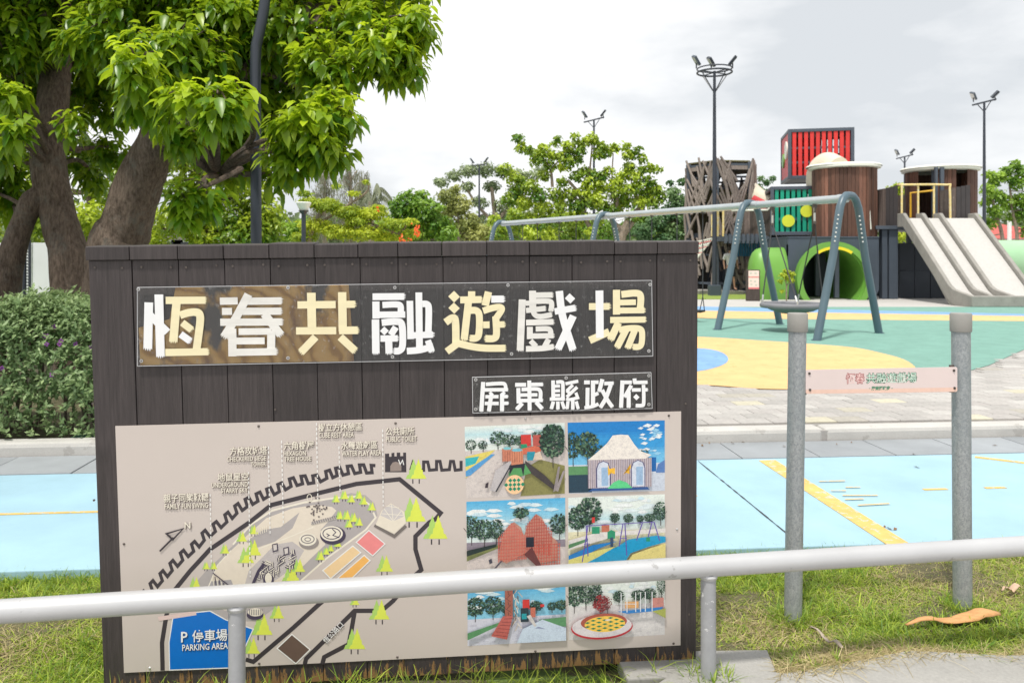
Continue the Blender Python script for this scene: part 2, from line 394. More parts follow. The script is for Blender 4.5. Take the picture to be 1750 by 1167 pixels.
def galv():
    s = N('galvanised steel'); c = s.n('ShaderNodeTexCoord'); v = s.n('ShaderNodeTexVoronoi', feature='F1'); v.inputs['Scale'].default_value = 130
    m = s.n('ShaderNodeMapping'); m.inputs['Scale'].default_value = (1, 1, .6); s.l(c.outputs['Object'], m.inputs[0]); s.l(m.outputs[0], v.inputs['Vector'])
    n = s.noise(7, 6, .7, (1, 1, .5)); n2 = s.noise(190, 3, .7)
    col = s.ramp(v.outputs['Color'], [(.2, (.28, .30, .315)), (.8, (.40, .42, .43))])
    col = s.mix(.28, col, s.ramp(n2.outputs['Fac'], [(.38, (.16, .18, .19)), (.62, (.56, .57, .58))]))
    col = s.mix(s.ramp(n.outputs['Fac'], [(.45, (0, 0, 0)), (.7, (.6, .6, .6))]), col, (.26, .30, .32))
    s.bsdf(col, .55, .35, n2.outputs['Fac'], .12, .5, .003); return s.m
m_galv = galv()
m_cap = pm('grey plastic cap', (.30, .29, .27), .6, .06, 6, bs=.05)
m_rail = pm('silver grey paint', (.52, .52, .53), .42, .06, 3, metal=.25, bs=.04, bscale=30, spec=.5, dirt=((.27, .26, .25), .655, .55))
m_railpost = pm('worn silver paint', (.34, .345, .36), .5, .14, 5, bs=.15, dirt=((.76, .76, .76), .60, .7))
m_swing = pm('slate blue tube paint', (.085, .135, .17), .38, .06, 3, bs=.03)
m_beam = pm('brushed pale steel', (.50, .54, .56), .35, .06, 4, metal=.5, bs=.03)
m_rope = pm('dark rope', (.05, .05, .055), .8, .3, 90)
m_chain = pm('pale chain', (.5, .5, .47), .6, .3, 50, metal=.3)
m_rubber = pm('black rubber', (.03, .03, .03), .7, .2, 30)
m_net = pm('grey green net', (.16, .20, .18), .8, .2, 60)
m_slate = pm('slate painted concrete', (.060, .078, .105), .7, .14, 1.0, bs=.15, bscale=20)
m_slatedk = pm('dark slate panel', (.030, .038, .052), .6, .14, 1.5, bs=.1)
m_steel = pm('slate steel frame', (.075, .092, .120), .5, .1, 3, bs=.05)
m_red = pm('red painted slat', (.68, .035, .03), .5, .1, 4, bs=.06, obj_var=.08)
m_redp = pm('faded red panel', (.62, .07, .08), .5, .1, 2, bs=.05)
m_teal = pm('teal painted slat', (.0, .32, .20), .5, .1, 4, bs=.06, obj_var=.08)
m_disc = pm('lime yellow disc', (.66, .72, .04), .5, .04, 4, bs=0)
m_green = pm('green fibreglass', (.15, .36, .055), .42, .06, 1.5, bs=.02)
m_greenlt = pm('pale green fibreglass', (.36, .60, .36), .35, .06, 1.5, bs=.02)
m_yband = pm('yellow band', (.85, .68, .02), .45, .05, 3, bs=0)
m_brownpl = pm('weathered brown plank', (.12, .055, .036), .7, .35, 3, isl=True, bs=.3, bscale=12, stretch=(5, 5, .5), dirt=((.42, .36, .31), .66, .45))
m_greypl = pm('dark weathered rail plank', (.075, .058, .050), .75, .4, 4, isl=True, bs=.3, bscale=14, stretch=(5, 5, .5), dirt=((.26, .23, .2), .63, .5))
m_branch = pm('weathered branch wood', (.27, .225, .20), .8, .3, 8, bs=.3, bscale=30, stretch=(2, 2, .4))
m_mossy = pm('mossy board', (.17, .15, .07), .8, .35, 4, bs=.2)
m_beige = pm('cream fibreglass', (.66, .60, .48), .4, .06, 2, bs=.02)
m_cone = pm('pale canopy', (.78, .78, .70), .55, .05, 2, bs=.02)
m_slide = pm('polished terrazzo', (.52, .505, .48), .5, .07, 12, bs=.04)
m_slidew = pm('rough slide concrete', (.30, .285, .26), .85, .18, 2.5, bs=.25, bscale=30, dirt=((.20, .19, .17), .62, .35))
m_yrail = pm('yellow rail paint', (.80, .62, .24), .45, .1, 8, bs=0, dirt=((.8, .78, .68), .55, .7))
m_yraild = pm('deep yellow paint', (.72, .40, .02), .45, .1, 8, bs=0)
m_bluesl = pm('blue slat', (.03, .17, .36), .5, .1, 4, bs=0)
m_pole = pm('charcoal pole paint', (.035, .042, .058), .42, .08, 4, bs=.03)
m_lampw = pm('white lamp glass', (.8, .8, .78), .35, .03, 4, bs=0)
m_wallw = pm('white metal sheet wall', (.74, .76, .78), .5, .04, 2, bs=.05)
m_roofr = pm('red roof', (.50, .10, .08), .6, .12, 2, bs=.1)
m_house = pm('pale pink render', (.62, .54, .52), .85, .08, 2, bs=.1)
m_roofg = pm('grey tiled roof', (.30, .29, .30), .8, .15, 5, bs=.3, bscale=14)
m_pane = pm('dark window pane', (.03, .04, .05), .1, .05, 2, bs=0)
def bark_mat(name, a, b):
    s = N(name); n = s.noise(5, 8, .72, (1.6, 1.6, .8)); v = s.noise(22, 6, .75, (1.8, 1.8, .5)); l = s.noise(3.2, 6, .7)
    col = s.ramp(n.outputs['Fac'], [(.3, a), (.7, b)])
    col = s.mix(.55, col, s.ramp(v.outputs['Fac'], [(.35, sc3(a, .55)), (.65, sc3(b, 1.25))]))
    col = s.mix(s.ramp(l.outputs['Fac'], [(.55, (0, 0, 0)), (.68, (.65, .65, .65))]), col, (.26, .25, .22))
    h = s.math('ADD', v.outputs['Fac'], n.outputs['Fac']); s.bsdf(col, .9, bump=h, bs=1.0, bd=.05, spec=.2); return s.m
m_bark = bark_mat('rough grey brown bark', (.06, .042, .032), (.31, .24, .19))
m_barklt = bark_mat('pale bark', (.20, .15, .11), (.40, .33, .26))

# ------------------------------------------------------------------ ground, path, plaza
ST = dict(kind='structure')
g = MB(); g.poly([(-900, -60, -.09), (900, -60, -.09), (900, 1500, -.09), (-900, 1500, -.09)])
g.build('ground', m_lawn, **ST)
def GZ(x, y): return -.052-.034*float(np.clip((.75-x)/.3, 0, 1))*float(np.clip((3.25-y)/.2, 0, 1))
# verge between footpath and cycle path
g = MB(); nx, ny = 90, 26
for j in range(ny+1):
    for i in range(nx+1):
        u = -9+18*i/nx; v = 2.2+(4.02-2.2)*j/ny; p = PF(u, v)
        g.v.append((p.x, p.y, GZ(p.x, p.y)+.012*math.sin(u*5+v*3)*math.sin(v*7-u)+random.uniform(-.006, .006)))
for j in range(ny):
    for i in range(nx): a = j*(nx+1)+i; g.face((a, a+1, a+nx+2, a+nx+1))
g.build('verge_soil', m_soil, smooth=True, **ST)
# front footpath
fp = [(-6, 2.2), (-1.6, 2.45), (.45, 2.78), (.62, 2.96), (.82, 2.97), (1.0, 2.93), (1.25, 3.0), (1.55, 3.10), (1.9, 3.06), (2.6, 3.10), (6, 3.4), (6, -2), (-6, -2)]
g = MB(); g.prism([(x, y, -.10) for x, y in fp], (0, 0, .072)); g.build('front_footpath', m_conc, **ST)
g = MB(); g.prism([(-60, -60, -.088), (60, -60, -.088), (60, -2.01, -.088), (-60, -2.01, -.088)], (0, 0, .03)); g.build('road', pm('pale worn asphalt', (.26, .26, .26), .9, .12, 1.5, bs=.3, bscale=60), **ST)
# small concrete pad under the right end of the board
g = MB(); g.prism([(.42, 2.90, -.10), (.98, 2.95, -.10), (1.0, 3.12, -.10), (.40, 3.10, -.10)], (0, 0, .067)); g.build('concrete_footing', m_conc, bevel=.006, **ST)
# cycle path
g = MB(); g.prism([PF(-14, 4.0, -.12), PF(14, 4.0, -.12), PF(14, 5.77, -.12), PF(-14, 5.77, -.12)], (0, 0, .12)); path = g.build('cycle_path', m_blue, bevel=.006, **ST)
def flat(name, pts, z, m, parent=None):
    b = MB(); b.prism([(p[0], p[1], z-.003) for p in pts], (0, 0, .003)); return b.build(name, m, parent)
def line(name, a, b, wd, z, m, parent):
    a, b = Vector((a[0], a[1], 0)), Vector((b[0], b[1], 0)); d = (b-a).normalized(); s = Vector((-d.y, d.x, 0))*wd/2
    return flat(name, [a-s, b-s, b+s, a+s], z, m, parent)
VL = 4.885
line('edge_line', PF(-9, VL), PF(-2.0, VL), .028, .004, m_yel, path)
for u0, u1 in ((1.12, 1.36), (2.86, 3.02), (3.28, 3.42), (3.60, 3.76), (4.0, 4.2)): line('lane_dash', PF(u0+.22, VL+.02), PF(u1+.22, VL+.02), .03, .004, m_yel, path)
a, b = G(1311, 787, 0), G(1541, 934, 0); line('cross_line', a, b, .125, .004, m_yel, path)
a, b = G(1666, 781, 0), G(1800, 797, 0); line('corner_line', a, b, .05, .004, m_yel, path)
a, b = G(1193, 788, 0), G(1352, 918, 0)
g = MB(); k = 26
for i in range(k):
    p = a.lerp(b, i/k); q = a.lerp(b, (i+1)/k); wob = Vector((random.uniform(-.006, .006), 0, 0)); w_ = random.uniform(.0015, .006)
    g.poly([(p.x-w_, p.y, .004), (p.x+w_, p.y, .004), (q.x+w_, q.y, .004), (q.x-w_, q.y, .004)])
g.build('expansion_crack', m_crack, path)
# worn bicycle symbol
g = MB()
def ringflat(c, r, w_, z, n=28, a0=0, a1=2*PI, sx=1, sy=1):
    for i in range(n):
        t0 = a0+(a1-a0)*i/n; t1 = a0+(a1-a0)*(i+1)/n
        if random.random() < .45: continue
        q = lambda t, rr: (c[0]+math.cos(t)*rr*sx, c[1]+math.sin(t)*rr*sy, z)
        g.poly([q(t0, r-w_), q(t0, r+w_), q(t1, r+w_), q(t1, r-w_)])
def seg(b_, a_, e_, w_=.008, z=.0085):
    a_, e_ = Vector(a_), Vector(e_); d = (e_-a_); d.z = 0; d.normalize(); s = Vector((-d.y, d.x, 0))*w_; b_.poly([(*(a_-s)[:2], z), (*(e_-s)[:2], z), (*(e_+s)[:2], z), (*(a_+s)[:2], z)])
for q0, q1 in (((1400, 824), (1444, 823)), ((1445, 834), (1470, 834)), ((1440, 848), (1500, 848)), ((1466, 865), (1520, 862)), ((1444, 855), (1476, 854)), ((1420, 840), (1446, 840))):
    seg(g, G(*q0, 0), G(*q1, 0))
g.build('bicycle_symbol', m_yel, path)
# grey slabs
sr = MB(); sr.prism([PF(-14, 5.77, -.12), PF(14, 5.77, -.12), PF(14, 6.29, -.12), PF(-14, 6.29, -.12)], (0, 0, .108)); strip = sr.build('slab_strip', m_joint, **ST)
u = -6.2; me0 = None
while u < 8.5:
    b = MB(); w_ = .60
    dz = random.uniform(-.002, .002)
    b.prism([PF(u+.004, 5.785, -.05), PF(u+w_-.004, 5.785, -.05), PF(u+w_-.004, 6.28, -.05), PF(u+.004, 6.28, -.05)], (0, 0, .052+dz)); b.build('slab', m_slab, strip, bevel=.003)
    u += w_+.001
# kerb stones
kb = MB(); kb.prism([PF(-14, 6.295, -.12), PF(14, 6.295, -.12), PF(14, 6.47, -.12), PF(-14, 6.47, -.12)], (0, 0, .20)); kerb = kb.build('kerb', m_joint, **ST)
u = -6.4
while u < 9:
    b = MB(); b.prism([PF(u+.002, 6.29, -.04), PF(u+1.898, 6.29, -.04), PF(u+1.898, 6.475, -.04), PF(u+.002, 6.475, -.04)], (0, 0, .142)); b.build('kerb_stone', m_kerb, kerb, bevel=.035); u += 1.9
# raised playground base
g = MB(); g.prism([PF(-1.6, 6.476, -.1), PF(60, 6.476, -.1), PF(60, 70, -.1), PF(-3.6, 70, -.1)], (0, 0, .196)); g.build('plaza', m_plaza, **ST)
# left bed of soil behind the kerb
g = MB(); g.prism([PF(-20, 6.476, -.1), PF(-1.61, 6.476, -.1), PF(-1.61, 12, -.1), PF(-20, 12, -.1)], (0, 0, .16)); g.build('planting_bed', m_soil, **ST)
# pavers: nearest 300 single, the rest one mesh
def inside(p, poly):
    c = False; j = len(poly)-1
    for i in range(len(poly)):
        a, b = poly[i], poly[j]
        if (a[1] > p[1]) != (b[1] > p[1]) and p[0] < (b[0]-a[0])*(p[1]-a[1])/(b[1]-a[1])+a[0]: c = not c
        j = i
    return c
RUB = [G(*q) for q in ((600, 640), (800, 650), (1000, 655), (1195, 657), (1300, 664), (1420, 664), (1520, 659), (1600, 650), (1690, 625), (1752, 597), (1850, 572), (2100, 550), (2500, 536), (2500, 525), (600, 525), (300, 540))]
RUBP = [(p.x, p.y) for p in RUB]
base = MB(); base.prism([PF(-1.5, 6.48, .096), PF(13, 6.48, .096), PF(13, 15, .096), PF(-1.5, 15, .096)], (0, 0, .006)); pav = base.build('paved_apron', m_joint, **ST)
cells = []
row = 0; v = 6.485
while v < 14.5:
    u = -1.45+(row*.137 % .28)
    while u < 12.6:
        w_ = .28 if (row*7+int(u*10)) % 5 else .28
        p = PF(u+w_/2, v+.1)
        if not inside((p.x, p.y-.05), RUBP) and not (inside((p.x, p.y+.12), RUBP)): cells.append((u, v, w_, p))
        u += w_
    v += .2; row += 1
vis = lambda p: 1100 < CX+F*p.x/p.y < 1800 and p.y < 12.5
cells.sort(key=lambda c: (not vis(c[3]), c[3].y))
pm_ = MB(); pm_.bx(-.137, .137, -.097, .097, 0, .012); pme = None; rest = MB()
for i, (u, v, w_, p) in enumerate(cells):
    z = .1+random.uniform(0, .003)
    if i < 300:
        if pme is None:
            o = pm_.build('paver', m_paver, pav, world=False, bevel=.003); pme = o.data
        else:
            o = bpy.data.objects.new('paver', pme); COL.objects.link(o); o.parent = pav
            b_ = o.modifiers.new('bevel', 'BEVEL'); b_.width = .003; b_.segments = 1
        o.location = (p.x, p.y, z); o.rotation_euler = (0, 0, TH)
    else:
        rest.box((p.x, p.y, z+.006), (.274, .194, .012), Matrix.Rotation(TH, 3, 'Z'))
rest.build('distant_pavers', m_paver, pav, kind='stuff')
# rubber play surface
def zone(name, pts, z, m, parent=None, **kw):
    b = MB(); b.prism([(p[0], p[1], z-.004) for p in pts], (0, 0, .004)); return b.build(name, m, parent, **kw)
def smooth2(pts, k=6, closed=True):
    n = len(pts); out = []
    for i in range(n):
        p0, p1, p2, p3 = (Vector(pts[(i+j-1) % n][:2]) for j in range(4))
        for j in range(k):
            t = j/k; out.append(.5*((2*p1)+(p2-p0)*t+(2*p0-5*p1+4*p2-p3)*t*t+(3*p1-3*p2-p0+p3)*t**3))
    return out
rb = zone('rubber_play_surface', RUBP, .110, m_rubg, **ST)
def band(y):  # pixel rows of the stripes, left to right
    return [G(x, y[0]+(y[1]-y[0])*(x-1193)/557) for x in (500, 800, 1000, 1193, 1300, 1400, 1500, 1600, 1750, 2000, 2400)]
lo, mi, hi, top = band((544.5, 549.5)), band((531.5, 541)), band((524.5, 537.5)), None
zone('yellow_stripe', lo+mi[::-1], .114, m_ruby, rb)
zone('blue_stripe', mi+hi[::-1], .1141, m_rubb, rb)
YB = [G(*q) for q in ((700, 596), (900, 582), (1100, 576), (1193, 576.6), (1297, 583), (1380, 588.5), (1457, 595), (1503, 604), (1545, 616), (1566, 632), (1562, 650), (1520, 661), (1420, 666), (1300, 666), (1193, 659), (1000, 656), (800, 651), (690, 620))]
zone('yellow_patch', smooth2(YB, 4), .114, m_ruby, rb)
BB = [G(*q) for q in ((1060, 612), (1120, 600), (1193, 597), (1228, 602), (1244, 613), (1236, 625), (1193, 636.5), (1120, 640), (1070, 630))]
zone('blue_patch', smooth2(BB, 4), .118, m_rubb, rb)
# planted strip in front of the play tower
g = MB(); g.prism([(G(1100, 512).x, G(1100, 512).y, .09), (*G(1350, 511)[:2], .09), (*G(1350, 504)[:2], .09), (*G(1100, 500)[:2], .09)], (0, 0, .03)); g.build('grass_strip', pm('bright strip grass', (.22, .30, .05), .95, .3, 3, bs=.4, bscale=20), **ST)
g = MB(); a = G(1120, 503); b = G(1272, 504); g.prism([(a.x, a.y, .09), (b.x, b.y, .09), (b.x+.3, b.y+7, .09), (a.x, a.y+7, .09)], (0, 0, .16)); g.build('stone_step', m_slidew, bevel=.02, **ST)
# ------------------------------------------------------------------ the big sign board
BM = Matrix.Translation((-1.4097, 2.8306, .9002)) @ (Matrix.Rotation(.0758, 4, 'Z') @ Matrix.Rotation(.053, 4, 'X') @ Matrix.Rotation(-.0116, 4, 'Y'))
board = thing('sign_board', 'large dark plank sign board with big Chinese lettering and an illustrated park map', 'sign', M=BM)
BI = BM.inverted(); _o = BI @ Vector((0, 0, EYE)); _R = BI.to_3x3()
def B(px, py):                          # photo pixel -> (x, z) on the board's face
    d = _R @ Vector(((px-CX)/F, 1, -(py-HY)/F)); t = -_o.y/d.y; p = _o+d*t
    return (p.x, p.z)
def B3(px, py, y=0.0): q = B(px, py); return (q[0], y, q[1])
LFRONT = .004                           # plank faces sit just behind the map panel
edges = [146.5, 224, 304, 383, 461, 538, 615, 680, 757, 832, 905, 978, 1050, 1123, 1194]
XE = [B(e, 450)[0] for e in edges]; XE[0] = B(150, 450)[0]
ztop = B(600, 441)[1]; zbot = -.945
def ZBP(px_): return B(px_, 1127+(1190-px_)*.06)[1]
for i in range(14):
    b = MB(); g0 = .0035 if i in (1, 13) else .002
    dy = random.uniform(-.0015, .0015); x0, x1 = XE[i]+g0/2, XE[i+1]-g0/2
    zt = ztop+random.uniform(-.001, .001)
    b.prism([(x0, LFRONT+dy, ZBP(edges[i])+random.uniform(-.003, .003)), (x1, LFRONT+dy, ZBP(edges[i+1])), (x1, LFRONT+dy, zt), (x0, LFRONT+dy, zt)], (0, .022, 0))
    b.build('plank', m_wood, board, world=False, bevel=.002)
# cap boards on the top edge
ce = [146.5, 222, 304, 382, 460, 537, 612, 680, 755, 832, 905, 1050, 1123, 1194]
ct = [421, 420, 419.5, 418, 415.5, 417, 415, 414.5, 414, 413, 412.5, 413.5, 413, 413]
for i in range(13):
    b = MB(); x0, x1 = B(ce[i], 430)[0]+.001, B(ce[i+1], 430)[0]-.001; z1 = B((ce[i]+ce[i+1])/2, ct[i])[1]
    y0 = -.006+random.uniform(-.002, .002)
    b.prism([(x0, y0, ztop+.002), (x1, y0, ztop+.002), (x1, y0, z1+random.uniform(-.001, .001)), (x0, y0, z1)], (0, .13, 0))
    b.build('cap_board', m_woodcap, board, world=False, bevel=.003)
xl, xr = XE[0], XE[-1]
b = MB(); b.bx(xl+.01, xr-.01, .028, .104, zbot+.02, ztop-.002); b.build('core_frame', m_black, board, world=False)
b = MB()
n = 13
for i in range(n):
    x0 = xl+(xr-xl)*i/n+.001; x1 = xl+(xr-xl)*(i+1)/n-.001; b.bx(x0, x1, .105, .125, zbot, ztop-.004)
b.build('back_cladding', m_wood, board, world=False)
for k, x in enumerate((xl, xr-.018)):
    b = MB(); b.bx(x, x+.018, .029, .104, zbot, ztop-.003); b.build('side_board', m_wood, board, world=False, bevel=.002)
for k, x in enumerate((xl+.25, xr-.35)):
    b = MB(); b.bx(x, x+.09, .04, .11, -1.2, zbot+.03); b.build('footing_post', m_black, board, world=False)
# nail heads along the top
for i in range(14):
    for t in (.18, .82):
        x = XE[i]+(XE[i+1]-XE[i])*t+random.uniform(-.006, .006); z = B(600, 452)[1]+random.uniform(-.004, .004)
        b = MB(); b.cyl((x, LFRONT+.001, z), (x, LFRONT-.0025, z), .0042, 8); b.build('nail', m_bolt, board, world=False)
for px_, py_ in ((160, 855), (158, 690), (1172, 690), (1178, 1050), (470, 700)):
    q = B(px_, py_); b = MB(); b.cyl((q[0], LFRONT+.001, q[1]), (q[0], LFRONT-.0025, q[1]), .004, 8); b.build('nail', m_bolt, board, world=False)

# bare varnished wood showing behind the left half of the clear sheet
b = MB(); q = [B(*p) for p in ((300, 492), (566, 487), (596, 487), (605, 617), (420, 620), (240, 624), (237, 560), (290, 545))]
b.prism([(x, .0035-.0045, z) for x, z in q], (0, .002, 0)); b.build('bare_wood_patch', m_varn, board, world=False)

# jagged tape strokes ------------------------------------------------
def stroke(mb, pts, w_, jag, y, th):
    """pts in board (x,z); jag: torn end"""
    pts = [Vector(p) for p in pts]
    if len(pts) > 2:
        q = []; n_ = len(pts)
        for i in range(n_-1):
            p0, p1, p2, p3 = pts[max(i-1, 0)], pts[i], pts[i+1], pts[min(i+2, n_-1)]
            for j in range(5):
                t = j/5; q.append(.5*((2*p1)+(p2-p0)*t+(2*p0-5*p1+4*p2-p3)*t*t+(3*p1-3*p2-p0+p3)*t**3))
        q.append(pts[-1]); pts = q
    L_, R_ = [], []
    for i, p in enumerate(pts):
        d = (pts[min(i+1, len(pts)-1)]-pts[max(i-1, 0)]).normalized(); nn = Vector((-d.y, d.x))*w_/2
        L_.append(p+nn); R_.append(p-nn)
    end = []
    if jag:
        d = (pts[-1]-pts[-2]).normalized(); a, c = L_[-1], R_[-1]; m = 4
        for k in range(1, 2*m):
            e = a.lerp(c, k/(2*m)); end.append(e+d*(w_*.20 if k % 2 == 0 else -w_*.14)*random.uniform(.6, 1.3))
        for arr in (L_, R_): arr[-1] = arr[-1]+d*w_*.08*random.uniform(-.5, 1)
    # quads along the stroke + torn end cap
    o = [(p.x, p.y) for p in L_]+[(p.x, p.y) for p in end]+[(p.x, p.y) for p in R_[::-1]]
    mb.prism([(x, y-th, z) for x, z in o], (0, th, 0))
WH, CR, SK = 0, 1, 2
def chars(o, s, strokes):
    return [(c, [B(o[0]+x/s, o[1]+y/s) for x, y in p], w_/s, j) for c, p, w_, j in strokes]
CH = {}
CH[0] = chars((240, 480), 7, [(WH, [(112, 255), (100, 812)], 95, 1), (WH, [(120, 400), (335, 610)], 84, 0), (WH, [(232, 160), (252, 902)], 95, 1), (CR, [(315, 230), (792, 228)], 82, 1),
 (CR, [(445, 240), (405, 728)], 92, 1), (CR, [(485, 408), (580, 378), (680, 370), (722, 405), (722, 520), (680, 835)], 86, 0), (CR, [(512, 495), (628, 583)], 78, 1), (WH, [(492, 632), (612, 718)], 78, 1), (CR, [(312, 850), (825, 840)], 82, 1)])
CH[1] = chars((240, 480), 7, [(SK, [(960, 240), (1172, 236)], 82, 0), (SK, [(985, 362), (1105, 361)], 80, 0), (SK, [(1270, 240), (1700, 236)], 82, 1), (SK, [(1230, 361), (1698, 358)], 82, 1), (SK, [(1300, 160), (1150, 440), (1008, 668)], 92, 1),
 (SK, [(965, 490), (1710, 486)], 82, 1), (SK, [(1490, 390), (1690, 645)], 92, 1), (SK, [(1185, 602), (1575, 598)], 76, 0), (SK, [(1108, 565), (1112, 895)], 92, 0), (SK, [(1575, 590), (1572, 830)], 90, 0), (SK, [(1150, 713), (1495, 710)], 78, 0), (SK, [(1150, 847), (1642, 838)], 82, 1)])
CH[2] = chars((490, 480), 7, [(CR, [(135, 285), (590, 280)], 84, 0), (CR, [(118, 594), (597, 590)], 84, 0), (CR, [(300, 140), (308, 560)], 98, 0), (CR, [(352, 665), (172, 852)], 88, 1),
 (CR, [(710, 277), (825, 276)], 82, 1), (CR, [(668, 132), (676, 600)], 95, 0), (CR, [(632, 588), (860, 585)], 88, 1), (CR, [(645, 665), (828, 835)], 88, 1)])
CH[3] = chars((490, 480), 7, [(WH, [(1030, 187), (1410, 184)], 78, 1), (WH, [(1148, 285), (1300, 278), (1362, 295), (1365, 375)], 72, 0), (WH, [(1070, 243), (1072, 447)], 82, 0), (WH, [(1110, 402), (1420, 398)], 74, 0),
 (WH, [(1065, 458), (1070, 866)], 86, 1), (WH, [(1140, 495), (1310, 482), (1380, 520), (1388, 760), (1350, 828), (1282, 832)], 78, 1), (WH, [(1145, 568), (1198, 618)], 72, 0), (WH, [(1308, 548), (1248, 640)], 76, 0),
 (WH, [(1125, 684), (1335, 682)], 74, 1), (WH, [(1222, 700), (1228, 864)], 82, 1), (WH, [(1475, 235), (1485, 690)], 76, 0), (WH, [(1450, 648), (1757, 636)], 74, 1), (WH, [(1582, 135), (1590, 800)], 78, 0),
 (WH, [(1625, 272), (1675, 275), (1700, 330), (1695, 620)], 76, 0), (WH, [(1440, 832), (1600, 818), (1755, 772)], 76, 0), (WH, [(1690, 705), (1738, 842)], 72, 1)])
CH[4] = chars((740, 480), 7, [(CR, [(217, 150), (287, 222)], 94, 0), (CR, [(217, 288), (287, 357)], 90, 0), (CR, [(150, 492), (232, 440), (268, 480), (274, 745)], 86, 0), (CR, [(325, 225), (585, 220)], 80, 1), (CR, [(462, 122), (460, 240)], 84, 0),
 (CR, [(425, 230), (372, 702)], 84, 1), (CR, [(440, 350), (515, 352), (552, 410), (548, 620), (515, 678), (438, 680)], 80, 1), (CR, [(662, 128), (622, 292)], 86, 0), (WH, [(695, 215), (852, 214)], 82, 1),
 (CR, [(598, 355), (720, 318), (805, 312), (815, 350), (740, 460)], 76, 0), (CR, [(748, 420), (757, 630), (722, 682), (622, 684)], 82, 1), (CR, [(598, 522), (675, 520)], 80, 0), (CR, [(780, 518), (856, 515)], 74, 1), (CR, [(165, 838), (305, 735)], 82, 0), (CR, [(280, 735), (450, 775), (620, 797), (866, 798)], 82, 1)])
CH[5] = chars((740, 480), 7, [(SK, [(1065, 220), (1040, 832)], 82, 1), (SK, [(1105, 265), (1200, 262)], 58, 0), (SK, [(1187, 115), (1190, 330)], 82, 0), (SK, [(1190, 170), (1430, 165)], 66, 1), (SK, [(1200, 242), (1380, 240), (1415, 275), (1405, 360)], 62, 1),
 (SK, [(1110, 350), (1345, 325)], 62, 1), (SK, [(1190, 340), (1215, 400), (1280, 422), (1420, 400)], 62, 1), (SK, [(1110, 495), (1440, 485)], 68, 1), (SK, [(1155, 545), (1155, 690)], 70, 0), (SK, [(1225, 570), (1370, 568), (1402, 600), (1400, 650)], 62, 0),
 (SK, [(1150, 655), (1440, 650)], 62, 1), (SK, [(1163, 710), (1230, 777)], 62, 0), (SK, [(1380, 690), (1330, 780)], 66, 0), (SK, [(1108, 806), (1300, 800), (1440, 780)], 66, 1), (WH, [(1505, 118), (1545, 420), (1670, 822)], 88, 1),
 (WH, [(1450, 362), (1700, 318)], 76, 1), (WH, [(1672, 412), (1488, 812)], 86, 1), (WH, [(1600, 175), (1665, 237)], 82, 0)])
CH[6] = chars((980, 480), 8.333, [(CR, [(215, 362), (515, 360)], 94, 1), (CR, [(225, 842), (502, 718)], 102, 0), (WH, [(363, 135), (370, 805)], 110, 0), (CR, [(675, 190), (880, 172), (948, 215), (940, 400)], 96, 0), (CR, [(605, 125), (605, 475)], 102, 0),
 (CR, [(650, 305), (880, 300)], 78, 0), (CR, [(650, 418), (1005, 415)], 82, 1), (CR, [(515, 552), (1020, 545)], 86, 1), (CR, [(632, 590), (518, 832)], 102, 1), (CR, [(640, 692), (790, 668), (920, 672), (965, 720), (960, 880), (920, 930), (832, 930)], 86, 1),
 (CR, [(740, 690), (610, 942)], 96, 1), (CR, [(862, 700), (760, 952)], 92, 1)])
S5, S6 = (800, 635), (960, 635)
CH[7] = chars(S5, 10.94, [(WH, p, w_, j) for p, w_, j in (([(330, 227), (620, 210), (690, 240), (700, 330)], 66, 0), ([(280, 185), (245, 730)], 76, 1), ([(300, 330), (742, 325)], 64, 1), ([(402, 372), (458, 430)], 54, 0), ([(682, 370), (610, 432)], 60, 0),
 ([(320, 457), (565, 455)], 62, 0), ([(595, 455), (740, 452)], 62, 1), ([(308, 580), (568, 580)], 62, 0), ([(665, 578), (750, 575)], 62, 1), ([(430, 420), (385, 728)], 74, 1), ([(630, 425), (630, 722)], 76, 1))])
CH[8] = chars(S5, 10.94, [(WH, p, w_, j) for p, w_, j in (([(875, 237), (1080, 235)], 70, 0), ([(1165, 230), (1395, 227)], 66, 1), ([(995, 325), (1270, 312), (1345, 360), (1345, 500)], 70, 0), ([(935, 295), (940, 580)], 74, 0), ([(975, 425), (1290, 420)], 62, 0), ([(940, 528), (1390, 522)], 66, 1), ([(1138, 155), (1145, 712)], 74, 1), ([(1010, 575), (903, 692)], 76, 1), ([(1265, 555), (1382, 682)], 76, 1))])
CH[9] = chars(S5, 10.94, [(WH, p, w_, j) for p, w_, j in (([(1640, 190), (1740, 182), (1765, 230), (1765, 512)], 66, 0), ([(1582, 155), (1585, 470)], 68, 0), ([(1615, 262), (1712, 260)], 54, 0), ([(1615, 348), (1712, 345)], 54, 0), ([(1615, 430), (1712, 430)], 52, 0), ([(1520, 500), (1800, 498)], 60, 1),
 ([(1588, 545), (1548, 682)], 66, 1), ([(1670, 545), (1672, 692)], 66, 1), ([(1745, 545), (1792, 680)], 62, 1), ([(1812, 215), (2050, 165)], 58, 0), ([(1950, 235), (1835, 350)], 58, 0), ([(1832, 342), (1890, 385)], 56, 0), ([(2030, 275), (1835, 460)], 60, 0), ([(1825, 490), (1900, 505), (2050, 470)], 56, 0), ([(2005, 378), (2048, 500)], 58, 0),
 ([(1858, 535), (1842, 680)], 60, 1), ([(1945, 500), (1947, 690)], 66, 1), ([(2010, 540), (2048, 680)], 60, 1))])
